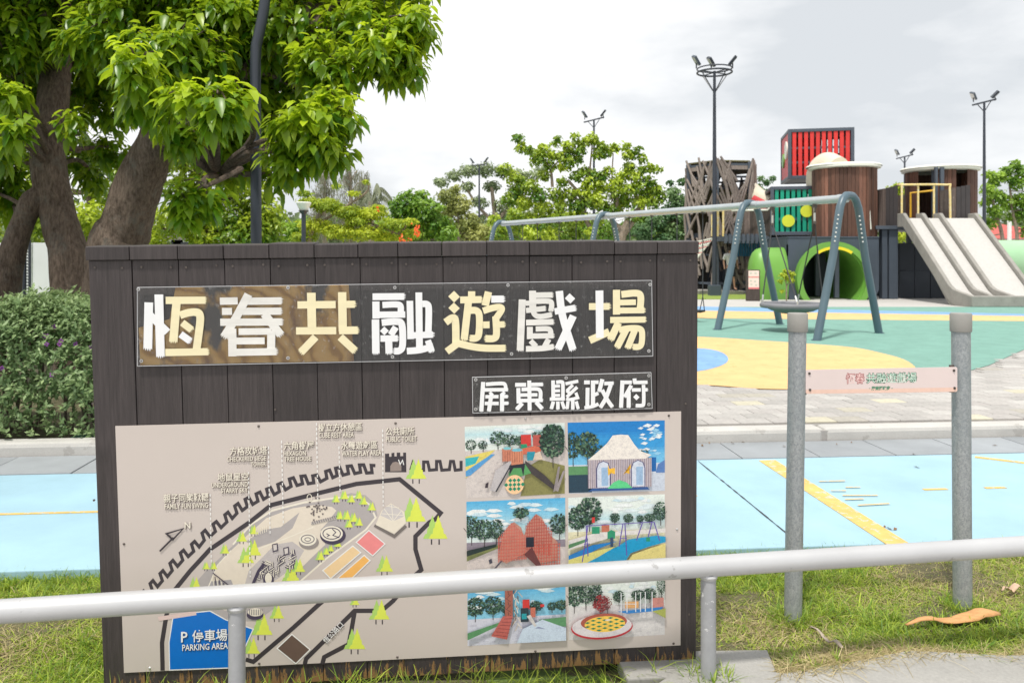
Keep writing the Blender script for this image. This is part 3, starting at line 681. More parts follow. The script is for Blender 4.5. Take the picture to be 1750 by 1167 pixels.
CH[10] = chars(S6, 10.94, [(WH, p, w_, j) for p, w_, j in (([(410, 190), (517, 190)], 70, 0), ([(600, 188), (680, 188)], 64, 0), ([(475, 290), (470, 622)], 72, 0), ([(575, 155), (575, 612)], 78, 0), ([(600, 425), (675, 390)], 64, 1), ([(415, 660), (560, 640), (678, 590)], 62, 0), ([(785, 210), (960, 205)], 66, 1), ([(750, 130), (690, 358)], 76, 1), ([(745, 330), (840, 510), (938, 648)], 74, 1), ([(905, 235), (815, 480), (712, 652)], 74, 1))])
CH[11] = chars(S6, 10.94, [(WH, p, w_, j) for p, w_, j in (([(1130, 190), (1300, 190)], 66, 0), ([(1125, 155), (1098, 662)], 76, 1), ([(1330, 192), (1590, 188)], 64, 1), ([(1350, 118), (1352, 200)], 72, 0), ([(1240, 360), (1240, 662)], 76, 1), ([(1290, 245), (1165, 462)], 70, 1), ([(1300, 330), (1465, 328)], 64, 0), ([(1545, 325), (1592, 325)], 64, 1), ([(1515, 235), (1518, 570), (1480, 618), (1370, 620)], 66, 0), ([(1352, 433), (1412, 492)], 82, 0))])
PXS = abs(B(801, 600)[0]-B(800, 600)[0])     # metres per photo pixel on the board
def acryl(pts, lab):
    q = [B(*p) for p in pts]; b = MB(); b.prism([(x, -.0065, z) for x, z in q], (0, .0035, 0))
    sheet = b.build('clear_sheet', m_acr, board, world=False)
    b = MB(); k = len(q)
    for i in range(k): x0, z0 = q[i]; x1, z1 = q[(i+1) % k]; b.bar((x0, -.0048, z0), (x1, -.0048, z1), .0017, .0045, up=(0, 1, 0))
    b.build('sheet_edge', m_edge, sheet, world=False)
    return sheet
sh1 = acryl([(236, 491), (1113, 479), (1115, 608), (236, 625)], '')
sh2 = acryl([(807, 644), (1112, 636), (1114, 697), (808, 705)], '')
for k, st in CH.items():
    b = MB(); y = -.0075
    for c, p, w_, j in st:
        b.cur = c; stroke(b, p, w_*PXS*1.02, j, y, .0022); y -= .00025
    b.build('character', [m_white, m_cream, m_streak], sh1 if k < 7 else sh2, world=False)
def washer(mb, px_, py_, r, y=-.0068):
    x, z = B(px_, py_); mb.cyl((x, y, z), (x, y-.0015, z), r, 14)
    mb.cur = 1; mb.cyl((x, y-.0015, z), (x, y-.003, z), r*.42, 8); mb.cur = 0
for sh, L_ in ((sh1, ((238, 494), (493, 491), (675, 491), (868, 487), (1110, 486), (243, 616), (493, 611), (671, 609), (874, 604), (1108, 599))), (sh2, ((813, 648), (967, 645), (1108, 641), (813, 698), (1108, 690)))):
    for p in L_:
        b = MB(); washer(b, *p, .0062); b.build('screw', [m_screw, m_bolt], sh, world=False)

# ------------------------------------------------------------------ the printed map panel
b = MB(); q = [B(*p) for p in ((197, 728), (1164, 703), (1163, 1102), (212, 1149))]
b.prism([(x, 0, z) for x, z in q], (0, .003, 0)); s_ = srgb(205, 193, 186)
m_panel = pm('satin beige panel', (.60, .53, .49), .30, .03, 1.5, bs=.02, bscale=8)
panel = b.build('map_panel', m_panel, board, world=False)
class Ink(MB):
    Y = -.0003                          # every printed layer lies a hair above the last
    def __init__(s): super().__init__(); s.y = Ink.Y
    def up(s): s.y -= 6e-6; Ink.Y = min(Ink.Y, s.y)
    def pg(s, pts, c, mp=B):
        s.col = c; s.up(); q = [mp(*p) for p in pts]; s.poly([(x, s.y, z) for x, z in q])
    def ln(s, pts, w_, c, mp=B, close=False):
        s.col = c; s.up(); P_ = [Vector(p) for p in pts]; n_ = len(P_)
        L_, R_ = [], []
        for i in range(n_):
            if close: a, e = P_[i]-P_[i-1], P_[(i+1) % n_]-P_[i]
            else: a = P_[i]-P_[i-1] if i else P_[1]-P_[0]; e = P_[i+1]-P_[i] if i < n_-1 else a
            a = a.normalized(); e = e.normalized(); t = (a+e); t = t.normalized() if t.length > 1e-6 else a
            nn = Vector((-t.y, t.x)); k = 1/max(.45, nn.dot(Vector((-a.y, a.x)))); nn = nn*w_/2*k
            L_.append(P_[i]+nn); R_.append(P_[i]-nn)
        for i in range(n_ if close else n_-1):
            j = (i+1) % n_; q = [mp(*p) for p in (L_[i], L_[j], R_[j], R_[i])]; s.poly([(x, s.y, z) for x, z in q])
    def text(s, t, x0, x1, y0, y1, c, off=.012, slope=None, ang=0, mp=B):
        v, f, lo, hi = glyph(t, off); s.col = c; s.up(); sx = (x1-x0)/(hi[0]-lo[0]); sy = (y1-y0)/(hi[1]-lo[1]); cx_ = (x0+x1)/2; cy_ = (y0+y1)/2
        if slope is None: slope = -(.0259+.0235*((y0+y1)/2-715)/420)
        o = []
        for p in v:
            X = (p[0]-lo[0])*sx-(x1-x0)/2; Y = -(p[1]-lo[1])*sy+(y1-y0)/2
            if ang: X, Y = X*math.cos(ang)-Y*math.sin(ang), X*math.sin(ang)+Y*math.cos(ang)
            x, z = mp(cx_+X, cy_+Y+(0 if ang else slope*X)); o.append((x, s.y, z))
        s.add(o, f)
    def done(s, name, m=None, parent=None): return s.build(name, m or m_print, parent or panel, world=False, colors=True)
DK = srgb(62, 56, 62); CREAM = srgb(236, 228, 212); ZG = srgb(178, 171, 170); LC = srgb(228, 216, 200); YG = srgb(222, 232, 90); YG2 = srgb(176, 214, 110); WHT = (.85, .84, .82)
# park area
k = Ink()
k.pg([(300, 1036), (330, 1000), (352, 975), (400, 930), (425, 903), (450, 880), (500, 863), (545, 858), (600, 842), (625, 846), (640, 860), (645, 880), (632, 900), (560, 950), (520, 985), (500, 1000), (480, 1030), (440, 1060), (380, 1062)], ZG)
k.pg([(395, 940), (425, 912), (455, 885), (500, 868), (540, 862), (568, 866), (575, 872), (560, 892), (548, 905), (556, 930), (530, 955), (500, 985), (470, 1005), (435, 1035), (400, 1045), (375, 1040), (352, 1012), (372, 965)], LC)
k.pg([(420, 925), (450, 905), (480, 900), (512, 875), (500, 902), (470, 925), (440, 935)], ZG)
k.pg([(418, 1000), (425, 975), (440, 960), (470, 930), (500, 925), (520, 940), (505, 965), (480, 985), (455, 1000), (430, 1012)], srgb(196, 188, 186))
k.pg([(357, 993), (395, 990), (402, 1008), (398, 1024), (360, 1024), (355, 1008)], srgb(170, 165, 168))
k.ln([(398, 930), (430, 895), (465, 872), (520, 858), (575, 850), (610, 848), (632, 862), (642, 884), (625, 905), (560, 952), (505, 1000)], 3.2, CREAM)
k.ln([(352, 1012), (372, 965), (395, 940)], 2, CREAM)
k.ln([(440, 938), (500, 915), (535, 900)], 1.6, CREAM)
k.done('park_ground_print')
# roads
k = Ink()
for pts in ([(278, 1145), (277, 1097), (284, 1053), (295, 1012), (325, 975), (359, 938), (426.5, 892), (463.5, 862.5), (541, 843), (609, 826.5), (683, 818.5), (753, 876), (745, 886), (734, 892), (710, 916), (710, 938), (720, 973), (701, 990), (672, 1026), (652, 1043), (606, 1043), (523, 1125), (521, 1134)],
            [(606, 1045), (601, 1074), (596, 1100), (554, 1122), (551, 1134)], [(560, 1019), (543, 1034), (500, 1073), (433, 1130), (420, 1126)]):
    k.ln(pts, 7.5, DK)
k.done('road_print')
# battlements
k = Ink()
T = [(243, 1012), (259, 994), (276, 977), (293, 959.5), (311, 942), (330, 927), (348, 908), (367, 893), (387, 877), (404, 862), (422, 851), (441, 842), (459, 834), (478, 826), (498, 817), (518, 813), (538, 812), (560, 804), (577, 799), (597, 796), (618, 794), (638, 795)]
pts = []
for i in range(len(T)):
    a = Vector(T[i]); e = Vector(T[min(i+1, len(T)-1)])-Vector(T[max(i-1, 0)]); e.normalize(); dn = Vector((.12, 1)).normalized()*13.5+Vector((e.y*-4, 0))
    pts += [a-e*3.6, a+e*3.6]
    if i < len(T)-1: b_ = Vector(T[i+1]); pts += [a.lerp(b_, .34)+dn, b_-e*3.6+(dn*.9)]
k.ln([tuple(p) for p in pts], 5.6, DK)
k.pg([(658, 806.5), (694.5, 806.5), (694, 773), (689, 773), (689, 779), (684, 779), (684, 773), (678, 773), (678, 779.5), (674, 779.5), (674, 773), (669, 774), (669, 780), (665, 780), (665, 774.5), (658, 775)], DK)
k.pg([(667, 805), (667, 796), (671, 790), (676, 788.5), (682, 790), (686, 796), (686, 804.5)], srgb(150, 135, 128))
k.ln([(681, 785), (684, 793), (688, 786), (690, 794)], 1.6, WHT)
k.ln([(702, 803), (705, 790), (709, 803), (724, 803), (724, 789), (731, 789), (734, 803), (746, 802), (746, 788), (752, 788), (755, 803), (768, 802), (770, 788), (775, 788), (778, 803), (788, 802), (788, 787)], 5.2, DK)
k.done('battlement_print')
# trees
k = Ink()
def pine(x, yb, h, double=True):
    k = Ink()
    w_ = h*.32
    def half(cx_, c):
        pts = [(cx_-w_, yb-h*.2)]; 
        for j in range(4):
            f = 1-(j+1)/4.2; pts += [(cx_-w_*f*1.0, yb-h*.2-h*.8*(j+.8)/4), (cx_-w_*f*.78, yb-h*.2-h*.8*(j+.85)/4)]
        pts += [(cx_, yb-h)]
        for j in range(3, -1, -1):
            f = 1-(j+1)/4.2; pts += [(cx_+w_*f*.78, yb-h*.2-h*.8*(j+.85)/4), (cx_+w_*f*1.0, yb-h*.2-h*.8*(j+.8)/4)]
        pts += [(cx_+w_, yb-h*.2)]; k.pg(pts, c)
    half(x-h*.1, YG2); half(x+h*.1, YG)
    for dx in (-.13, .13): k.ln([(x+dx*h, yb), (x+dx*h, yb-h*.18)], max(1.2, h*.045), DK)
    k.done('printed_pine')
for x, yb, h in ((711, 826, 42), (706, 901, 52), (744, 930, 50), (657, 983, 35), (648, 1066, 42), (606, 1117, 44), (606, 1037, 20), (473, 1062, 30), (447, 1093, 45), (430, 1123, 35), (333, 1015, 30), (352, 975, 16), (365, 975, 16), (384, 949, 20), (413, 929, 22), (433, 916, 20),
 (420, 968, 34), (432, 955, 34), (497, 999, 36), (510, 982, 28), (574, 861, 17), (588, 856, 19), (600, 861, 17), (613, 855, 18), (621, 865, 18), (635, 875, 18), (580, 890, 18), (592, 891, 20), (604, 895, 20), (596, 904, 18), (613, 901, 18), (577, 937, 17), (547, 960, 20), (557, 950, 16), (565, 944, 14)):
    pine(x, yb, h)
# coloured lots, parking, building
k = Ink()
for pts, c in (([(630.4, 905.7), (658, 928.6), (637, 949), (608.7, 926)], srgb(238, 142, 142)), ([(603, 932), (616.7, 943.5), (565, 988), (551.5, 974)], srgb(240, 208, 160)), ([(622.4, 948), (632.7, 957), (591.5, 997), (566, 997)], srgb(246, 186, 100)),
               ([(499, 1083), (530, 1109), (505.7, 1133), (473.7, 1107)], srgb(104, 84, 76)), ([(296, 1052), (330, 1046), (359, 1043), (386, 1058), (433, 1074), (420, 1103), (400, 1140), (290, 1144), (289, 1097)], srgb(0, 112, 204))):
    k = Ink(); k.pg(pts, c); k.ln(pts, 1.8, WHT, close=True); k.done('printed_lot')
k = Ink()
k.pg([(270, 1053), (335, 1043), (336, 1050), (272, 1060)], srgb(225, 200, 195))
k.done('lot_caption_print'); k = Ink()
k.ln([(640, 897), (674, 916), (694, 898)], 5, srgb(120, 112, 108))
k.pg([(642, 896), (652, 872), (668, 859), (691, 874), (694, 893), (674, 912)], srgb(232, 222, 205)); k.pg([(650, 880), (656, 868), (669, 861), (686, 872), (690, 882), (672, 890)], srgb(205, 198, 196))
for a, e in (((669, 861), (672, 890)), ((656, 868), (672, 890)), ((686, 872), (672, 890)), ((652, 877), (690, 880)), ((660, 864), (682, 867))): k.ln([a, e], 1.1, CREAM)
k.done('building_print')
# line drawings of the play equipment
k = Ink(); NV = srgb(70, 62, 84)
def ell(cx_, cy_, rx, ry, w_, c, n_=26): k.ln([(cx_+rx*math.cos(2*PI*i/n_), cy_+ry*math.sin(2*PI*i/n_)) for i in range(n_)], w_, c, close=True)
def disc(cx_, cy_, rx, ry, c, n_=26): k.pg([(cx_+rx*math.cos(2*PI*i/n_), cy_+ry*math.sin(2*PI*i/n_)) for i in range(n_)], c)
disc(528, 926, 17, 12, srgb(150, 142, 138)); disc(526, 921, 15, 11, CREAM); ell(526, 920.5, 11, 7, 1.6, srgb(120, 112, 116)); ell(526, 921, 5, 3, 1.4, srgb(120, 112, 116))
disc(569, 914, 22, 16, NV); disc(567, 911, 19, 13, CREAM); ell(567, 911, 15, 9.5, 1.6, NV); k.ln([(568, 903), (574, 909), (569, 914), (580, 918)], 1.6, NV); k.ln([(558, 911), (563, 914), (559, 916)], 1.6, NV)
k.done('round_bed_print'); k = Ink()
k.ln([(532, 894), (575, 884)], 5, srgb(196, 188, 180))
for i in range(14): k.ln([(533+i*3.1, 896-i*.75), (535+i*3.1, 890-i*.75)], .9, NV)
rs = random.Random(5)
for i in range(44):
    x = 540+rs.gauss(0, 9); y = 868+rs.gauss(0, 9)
    if abs(x-540)+abs(y-868) < 24: k.pg([(x-1.6, y-.8), (x+1.2, y-1.3), (x+1.6, y+.8), (x-1, y+1.2)], srgb(100, 90, 92))
ell(529, 850, 4, 6, 1.2, CREAM)
def doodle(cx_, cy_, n_, sx, sy, seed):
    rs = random.Random(seed)
    for i in range(n_):
        x = cx_+rs.uniform(-sx, sx); y = cy_+rs.uniform(-sy, sy)-(x-cx_)*.45
        L_ = rs.uniform(5, 13); a = rs.choice((-.6, -.5, 1.5, 1.4, .4)); q = [(x, y), (x+L_*math.cos(a), y+L_*math.sin(a))]
        k.ln(q, rs.uniform(3.2, 5), NV if i % 3 else CREAM); k.ln(q, 1.3, CREAM if i % 3 else NV)
k.done('lattice_print'); k = Ink()
doodle(470, 965, 46, 32, 15, 3)
for x, y in ((489, 942), (470, 936), (462, 992)): k.ln([(x-4, y-6), (x+4, y-8), (x+5, y+4), (x-3, y+6)], 1.4, NV, close=True); k.pg([(x-3, y-5), (x+3, y-6), (x+3.5, y+2), (x-2, y+4)], srgb(214, 205, 200))
disc(459, 990, 9, 12, NV); disc(459, 987, 6, 9, CREAM)
k.ln([(430, 1003), (442, 975), (452, 962)], 5, NV)
k.done('castle_print'); k = Ink()
k.ln([(364, 978), (395, 1002)], 1.6, NV)
for i in range(9): k.ln([(364+i*3.6, 982+i*2.6), (366+i*3.6, 1001+i*1.1)], 1.3, NV if i % 2 else CREAM)
for i in range(6): k.ln([(438+i*3.6, 903+i*-1.2), (438+i*3.6, 914-i*1.2)], 1.2, CREAM)
disc(436, 1050, 14, 8, NV); disc(437, 1045, 13, 7, CREAM)
for i in range(8): k.ln([(427+i*3, 1040), (427+i*3, 1050)], 1.1, NV)
k.done('equipment_drawing_print')
# dashed guide lines, arrow and captions
k = Ink()
for x, y0, y1, dx in ((359.5, 843, 960, 2), (425, 806, 985, 3), (459, 762, 912, 3), (481.5, 752, 895, 3), (541, 722, 852, 2.5), (579.5, 762, 842, 2), (654, 733, 864, 1)):
    y = y0
    while y < y1: t = (y-y0)/(y1-y0); k.ln([(x+dx*t, y), (x+dx*t, min(y+5, y1))], 1.7, WHT); y += 8
k.ln([(273.5, 941), (297, 917.5)], 3, DK); k.ln([(285, 911), (313.5, 902.5), (296, 921)], 3, DK, close=True)
SH = srgb(96, 84, 80)
for t, x0, x1, y0, y1 in TEXTS:
    k.text(t, x0+1.3, x1+1.3, y0+1.2, y1+1.2, SH, .012); k.text(t, x0, x1, y0, y1, srgb(240, 232, 216), .012)
for t, x0, x1, y0, y1 in TEXTS2:
    k.text(t, x0+1, x1+1, y0+1, y1+1, srgb(10, 40, 90), .012); k.text(t, x0, x1, y0, y1, (.9, .9, .9), .012)
k.text('恆公路口', 549, 592, 1075, 1086, SH, .045, ang=-.80); k.text('恆公路口', 548, 591, 1074, 1085, (.85, .84, .84), .012, ang=-.80)
k.done('caption_lettering')
# screws of the panel
for px_, py_ in ((442, 728), (676, 723), (898, 715), (1143, 710), (212, 929), (256, 1141), (443, 1133), (679, 1122), (915, 1112), (1151, 1099), (1157, 904)):
    b = MB(); x, z = B(px_, py_); b.lathe((0, 0, 0), [(0.0001, .003), (.003, .0024), (.0048, .0)], 10)
    b.v = [(x+v[0], -.0005-v[2], z+v[1]) for v in b.v]; b.build('screw', m_bolt if px_ not in (898, 1157, 256) else m_screw, panel, world=False)

# ------------------------------------------------------------------ six printed pictures on the panel
def quadmap(tl, tr, br, bl):
    tl, tr, br, bl = (Vector(p) for p in (tl, tr, br, bl))
    def f(s, t): p = (tl*(1-s)+tr*s)*(1-t)+(bl*(1-s)+br*s)*t; return B(p.x, p.y)
    return f
SKY = [srgb(92, 182, 226), srgb(140, 206, 232), srgb(196, 228, 232), srgb(232, 240, 232)]
def base_pic(quad, sky=(0, 1, 2, 3), hz=.45, ground=srgb(214, 205, 200), seed=1, clouds=True):
    Ink.Y = -.0003; k = Ink(); m = quadmap(*quad); k.m = m; rs = random.Random(seed); k.rs = rs
    n_ = 16
    for i in range(n_):
        fi = i/(n_-1)*(len(sky)-1); i0 = min(int(fi), len(sky)-2); c0 = tuple(p*(1-fi+i0)+q_*(fi-i0) for p, q_ in zip(SKY[sky[i0]], SKY[sky[i0+1]])); k.col = c0
        q = [m(0, hz*i/n_), m(1, hz*i/n_), m(1, hz*(i+1)/n_), m(0, hz*(i+1)/n_)]; k.poly([(x, k.y, z) for x, z in q])
    q = [m(0, hz), m(1, hz), m(1, 1), m(0, 1)]; k.col = ground; k.poly([(x, k.y, z) for x, z in q])
    for i in range(90):
        x, y = rs.uniform(.02, .96), hz+(1-hz)*rs.uniform(.04, .96); f_ = rs.uniform(.86, 1.1); w_ = rs.uniform(.01, .06)*(.4+y); x1_ = min(1, x+w_)
        k.pg([(x, y), (x1_, y-.006), (x1_, min(1, y+.012)), (x, min(1, y+.016))], tuple(min(.9, v*f_) for v in ground), m)
    if clouds:
        for i in range(30):
            x, y = rs.uniform(0, .9), rs.uniform(.02, hz*.75); w_ = rs.uniform(.02, .11); c = srgb(*(rs.choice(((240, 244, 242), (206, 230, 238), (226, 238, 240)))))
            k.pg([(max(0, x-w_), y+.01), (x-w_*.4, max(.0, y-.025)), (min(1, x+w_*.4), max(0, y-.02)), (min(1, x+w_), y+.012), (x, y+.03)], c, m)
    return k
def ptree(k, x, y, w_, h, c=None, trunk=True, n_=70):
    n_ = int(n_*2.6)
    rs = k.rs; cs = c or ((34, 66, 58), (52, 92, 70), (20, 42, 42), (78, 112, 88), (28, 54, 40), (110, 140, 110), (44, 70, 60))
    if trunk:
        k.ln([(x, y), (x, y-h*.45)], .008, srgb(80, 74, 72), k.m)
        for d in (-1, 1): k.ln([(x, y-h*.25), (x+d*w_*.4, y-h*.6)], .006, srgb(96, 88, 84), k.m)
    for i in range(n_):
        a = rs.uniform(0, 2*PI); r = rs.random()**.5; cx_ = x+math.cos(a)*r*w_*.5; cy_ = y-h*.62+math.sin(a)*r*h*.38; s = rs.uniform(.3, 1)*w_*.085
        cx_ = min(max(cx_, s), 1-s); cy_ = max(cy_, s*1.2)
        a0 = rs.uniform(0, 2); k.pg([(cx_+s*math.cos(a0+j*1.3), cy_+s*1.15*math.sin(a0+j*1.3)) for j in range(4)], srgb(*rs.choice(cs)), k.m)
def R4(k, x0, y0, x1, y1, c): k.pg([(x0, y0), (x1, y0), (x1, y1), (x0, y1)], c, k.m)
OR = srgb(214, 110, 84); RD = srgb(214, 60, 56); TE = srgb(40, 150, 110); NVY = srgb(40, 44, 56)
def L2(k, a, e, w_, c): k.ln([a, e], w_, c, k.m)
# 1: tower with slide and checkered mouth
k = base_pic(((794, 729), (965, 722), (965, 844), (797, 851)), (3, 2, 3, 3), .34, srgb(216, 206, 200), 1)
m = k.m
k.pg([(0, .42), (.3, .34), (0, .72)], srgb(232, 214, 110), m); k.pg([(0, .44), (.14, .42), (.1, .52), (0, .56)], srgb(60, 184, 190), m); k.pg([(0, .62), (.26, .4), (.3, .4), (.05, .68), (0, .7)], srgb(90, 160, 214), m)
k.pg([(.55, 1), (.62, .6), (.75, .5), (1, .6), (1, .99)], srgb(140, 136, 82), m)
for x, y, w_, h in ((.06, .38, .11, .2), (.18, .36, .1, .16), (.33, .34, .16, .26), (.45, .34, .16, .22), (.55, .32, .12, .16), (.72, .24, .1, .14)): ptree(k, x, y, w_, h, n_=50)
k.pg([(.24, .9), (.3, .62), (.44, .5), (.5, .5), (.3, .92)], srgb(196, 190, 190), m); L2(k, (.3, .92), (.48, .5), .014, NVY)
k.pg([(.6, .5), (.8, .72), (.92, .9), (.88, .92), (.6, .62)], srgb(70, 64, 64), m)
R4(k, .56, .14, .66, .30, RD); R4(k, .68, .15, .76, .3, srgb(190, 90, 80)); R4(k, .56, .27, .62, .38, TE); k.pg([(.54, .34), (.7, .3), (.76, .32), (.76, .38), (.56, .42)], OR, m)
R4(k, .37, .32, .47, .5, srgb(206, 130, 104)); R4(k, .46, .35, .58, .56, srgb(216, 140, 108))
for i in range(9): L2(k, (.375+i*.024, .36), (.375+i*.024, .52), .004, srgb(150, 84, 66))
k.pg([(.46, .35), (.49, .33), (.55, .33), (.58, .35), (.55, .37), (.49, .37)], srgb(120, 190, 206), m); k.pg([(.37, .32), (.41, .3), (.46, .31), (.46, .34), (.4, .34)], srgb(130, 200, 206), m)
R4(k, .62, .38, .7, .5, srgb(40, 150, 170)); k.pg([(.68, .5), (.7, .4), (.75, .38), (.78, .5)], srgb(220, 200, 180), m)
k.pg([(.45, .56), (.6, .55), (.66, .68), (.5, .74), (.43, .7)], srgb(90, 160, 96), m); k.pg([(.44, .56), (.6, .54), (.58, .72), (.56, .6), (.48, .6), (.44, .7)], NVY, m)
pts = [(.49+.095*math.cos(a*PI/12), .83+.135*math.sin(a*PI/12)) for a in range(24)]; k.pg(pts, srgb(250, 208, 160), m)
for i in range(-3, 4):
    for j in range(-3, 4):
        x, y = .49+(i-j)*.021, .83+(i+j)*.03
        if ((x-.49)/.085)**2+((y-.83)/.12)**2 < 1 and (i+j) % 2 == 0: k.pg([(x-.021, y), (x, y-.03), (x+.021, y), (x, y+.03)], srgb(24, 140, 104), m)
k.pg([(.2, .8), (.23, .78), (.22, .86), (.19, .86)], srgb(60, 50, 60), m)
ptree(k, .88, .62, .26, .62, n_=200); k.pg([(.88, .95), (.93, .6), (.95, .6), (.92, .93)], srgb(150, 140, 140), m); k.pg([(.9, .93), (.98, .66), (1, .66), (.93, .95)], srgb(160, 150, 150), m)
k.done('picture_print', m_pict)
# 2: white roofed pavilion
SKY2 = SKY; SKY = [srgb(30, 132, 206), srgb(56, 158, 220), srgb(110, 190, 232), srgb(120, 196, 234)]
k = base_pic(((970, 722), (1136, 718), (1136, 838), (972, 843)), (0, 0, 1, 1, 2, 3), .6, srgb(206, 214, 226), 2, False); m = k.m
for i in range(26):
    x, y = k.rs.uniform(.72, .95), k.rs.uniform(.03, .5); w_ = k.rs.uniform(.02, .05); k.pg([(x-w_, y), (x, y-w_*.7), (x+w_, y-.01), (x+w_*.3, y+w_*.5)], srgb(*k.rs.choice(((200, 226, 240), (236, 242, 244), (150, 206, 236)))), m)
R4(k, .86, .52, .91, .72, srgb(20, 104, 176)); k.pg([(.91, .72), (.93, .62), (1, .56), (1, .74), (.91, .74)], srgb(90, 130, 190), m)
R4(k, 0, .62, .22, .76, srgb(96, 150, 100)); R4(k, 0, .74, .24, .99, srgb(36, 66, 84))
ptree(k, .05, .62, .2, .48, n_=90); ptree(k, .2, .6, .24, .46, n_=130); ptree(k, .36, .56, .14, .24, n_=40); ptree(k, .78, .54, .1, .14, n_=20)
k.pg([(.2, .97), (.3, .88), (.78, .88), (.84, .97)], srgb(50, 90, 150), m)
R4(k, .2, .52, .86, .93, srgb(196, 186, 192))
for i in range(34): L2(k, (.205+i*.0194, .52), (.205+i*.0194, .93), .006, srgb(*((150, 128, 128) if i % 2 else (120, 104, 120))))
for x in (.36, .72):
    pts = [(x-.07, .92), (x-.07, .66), (x-.05, .58), (x, .55), (x+.05, .58), (x+.07, .66), (x+.07, .92)]; k.pg(pts, srgb(214, 220, 232), m); k.ln(pts, .01, srgb(90, 90, 130), m); R4(k, x-.02, .64, x+.05, .9, srgb(160, 190, 220))
k.pg([(.2, .53), (.3, .42), (.4, .3), (.46, .19), (.54, .18), (.62, .19), (.68, .32), (.74, .42), (.86, .48), (.8, .53)], srgb(242, 234, 224), m)
for x, d in ((.45, 1), (.6, -1)): k.pg([(x-.04*d, .6), (x-.03*d, .66), (x+.03, .65), (x+.03, .74), (x-.01, .72), (x-.04, .76), (x-.045*d, .66)], srgb(246, 190, 60), m)
k.pg([(.4, .94), (.46, .86), (.52, .82), (.6, .86), (.66, .94)], srgb(96, 210, 140), m)
k.done('picture_print', m_pict); SKY = SKY2
# 3: red lattice towers
k = base_pic(((797, 857), (966, 850), (966, 972), (798, 978)), (0, 1, 2, 3), .62, srgb(222, 210, 204), 3); m = k.m
R4(k, 0, .58, 1, .68, srgb(150, 140, 150)); k.pg([(0, .7), (.34, .62), (.34, .66), (0, .84)], srgb(140, 146, 92), m)
for x, y, w_, h in ((.05, .62, .2, .42), (.18, .64, .18, .38), (.3, .62, .16, .36), (.94, .58, .2, .36), (.55, .3, .16, .2)): ptree(k, x, y, w_, h, n_=90)
k.pg([(0, .68), (.3, .6), (.3, .64), (0, .76)], srgb(44, 58, 56), m)
def lattice(xs, top, bot, nx_, c):
    x0, x1 = xs
    for i in range(nx_+1): x = x0+(x1-x0)*i/nx_; t = top(x); L2(k, (x, t), (x, bot(x)), .007, c)
    y = .1
    while y < .96:
        seg_ = [x0+(x1-x0)*i/20 for i in range(21) if top(x0+(x1-x0)*i/20) < y < bot(x0+(x1-x0)*i/20)]
        if len(seg_) > 1: L2(k, (seg_[0], y), (seg_[-1], y-.01), .008, c)
        y += .045
RD2 = srgb(208, 100, 84); RD3 = srgb(186, 78, 66)
k.pg([(.32, .8), (.36, .5), (.42, .35), (.48, .3), (.55, .38), (.58, .5), (.62, .34), (.7, .2), (.76, .25), (.84, .5), (.92, .6), (.92, .86), (.7, .9), (.62, .72), (.4, .88)], srgb(196, 140, 122), m)
lattice((.32, .6), lambda x: .3+abs(x-.46)*1.5, lambda x: .86-.1*(x-.32), 17, RD2)
lattice((.6, .86), lambda x: .2+abs(x-.7)*1.5, lambda x: .72+.3*(x-.6), 15, RD3)
lattice((.7, .94), lambda x: .62, lambda x: .96-.2*abs(x-.8), 9, RD2)
R4(k, .6, .52, .68, .66, NVY); k.pg([(.58, .76), (.66, .66), (.76, .94), (.72, .95)], srgb(110, 60, 60), m)
k.pg([(.22, .82), (.25, .8), (.26, .86), (.23, .88)], srgb(70, 70, 84), m); k.pg([(.26, .96), (.34, .84), (.36, .84), (.28, .97)], srgb(90, 84, 96), m)
k.done('picture_print', m_pict)
# 4: swings on blue and yellow ground
k = base_pic(((971, 850), (1136, 844), (1136, 961), (971, 968)), (3, 3, 2, 3), .5, srgb(232, 226, 190), 4); m = k.m
for x, y, w_, h in ((.1, .56, .22, .42), (.22, .5, .26, .5), (.48, .42, .1, .18), (.62, .42, .1, .16), (.74, .42, .08, .14), (.84, .42, .12, .16), (.95, .44, .16, .34)): ptree(k, x, y, w_, h, n_=100)
k.pg([(0, .6), (.3, .5), (1, .48), (1, .54), (.5, .56), (0, .74)], srgb(226, 220, 214), m); k.pg([(0, .66), (.2, .58), (.2, .62), (0, .72)], srgb(96, 140, 100), m)
k.pg([(0, .82), (.25, .68), (.5, .64), (.3, .74), (0, .95)], srgb(40, 130, 200), m)
k.pg([(.12, .99), (.3, .84), (.5, .72), (.62, .62), (.9, .58), (1, .6), (1, .68), (.82, .74), (.64, .82), (.56, .99)], srgb(34, 160, 206), m)
k.pg([(0, .88), (.3, .76), (.48, .72), (.3, .86), (.1, .99), (0, .99)], srgb(226, 218, 130), m); k.pg([(.58, .99), (.66, .84), (.84, .76), (1, .7), (1, .98)], srgb(236, 220, 140), m)
R4(k, .24, .28, .27, .36, RD); R4(k, .24, .42, .32, .52, TE); R4(k, .34, .4, .42, .5, srgb(196, 116, 90)); k.pg([(.4, .6), (.4, .5), (.44, .47), (.48, .5), (.48, .6)], srgb(40, 150, 110), m); L2(k, (.46, .42), (.54, .52), .012, srgb(200, 210, 214))
PU = srgb(104, 84, 170)
for a, e in (((.18, .40), (.88, .38)), ((.18, .4), (.2, .84)), ((.2, .4), (.14, .92)), ((.56, .39), (.52, .72)), ((.58, .39), (.6, .85)), ((.76, .39), (.7, .64)), ((.88, .38), (.94, .66)), ((.86, .38), (.82, .6)), ((.16, .66), (.22, .66)), ((.53, .6), (.6, .6))): L2(k, a, e, .011, PU)
R4(k, .43, .58, .46, .72, srgb(60, 80, 110)); R4(k, .8, .6, .84, .66, TE)
k.done('picture_print', m_pict)
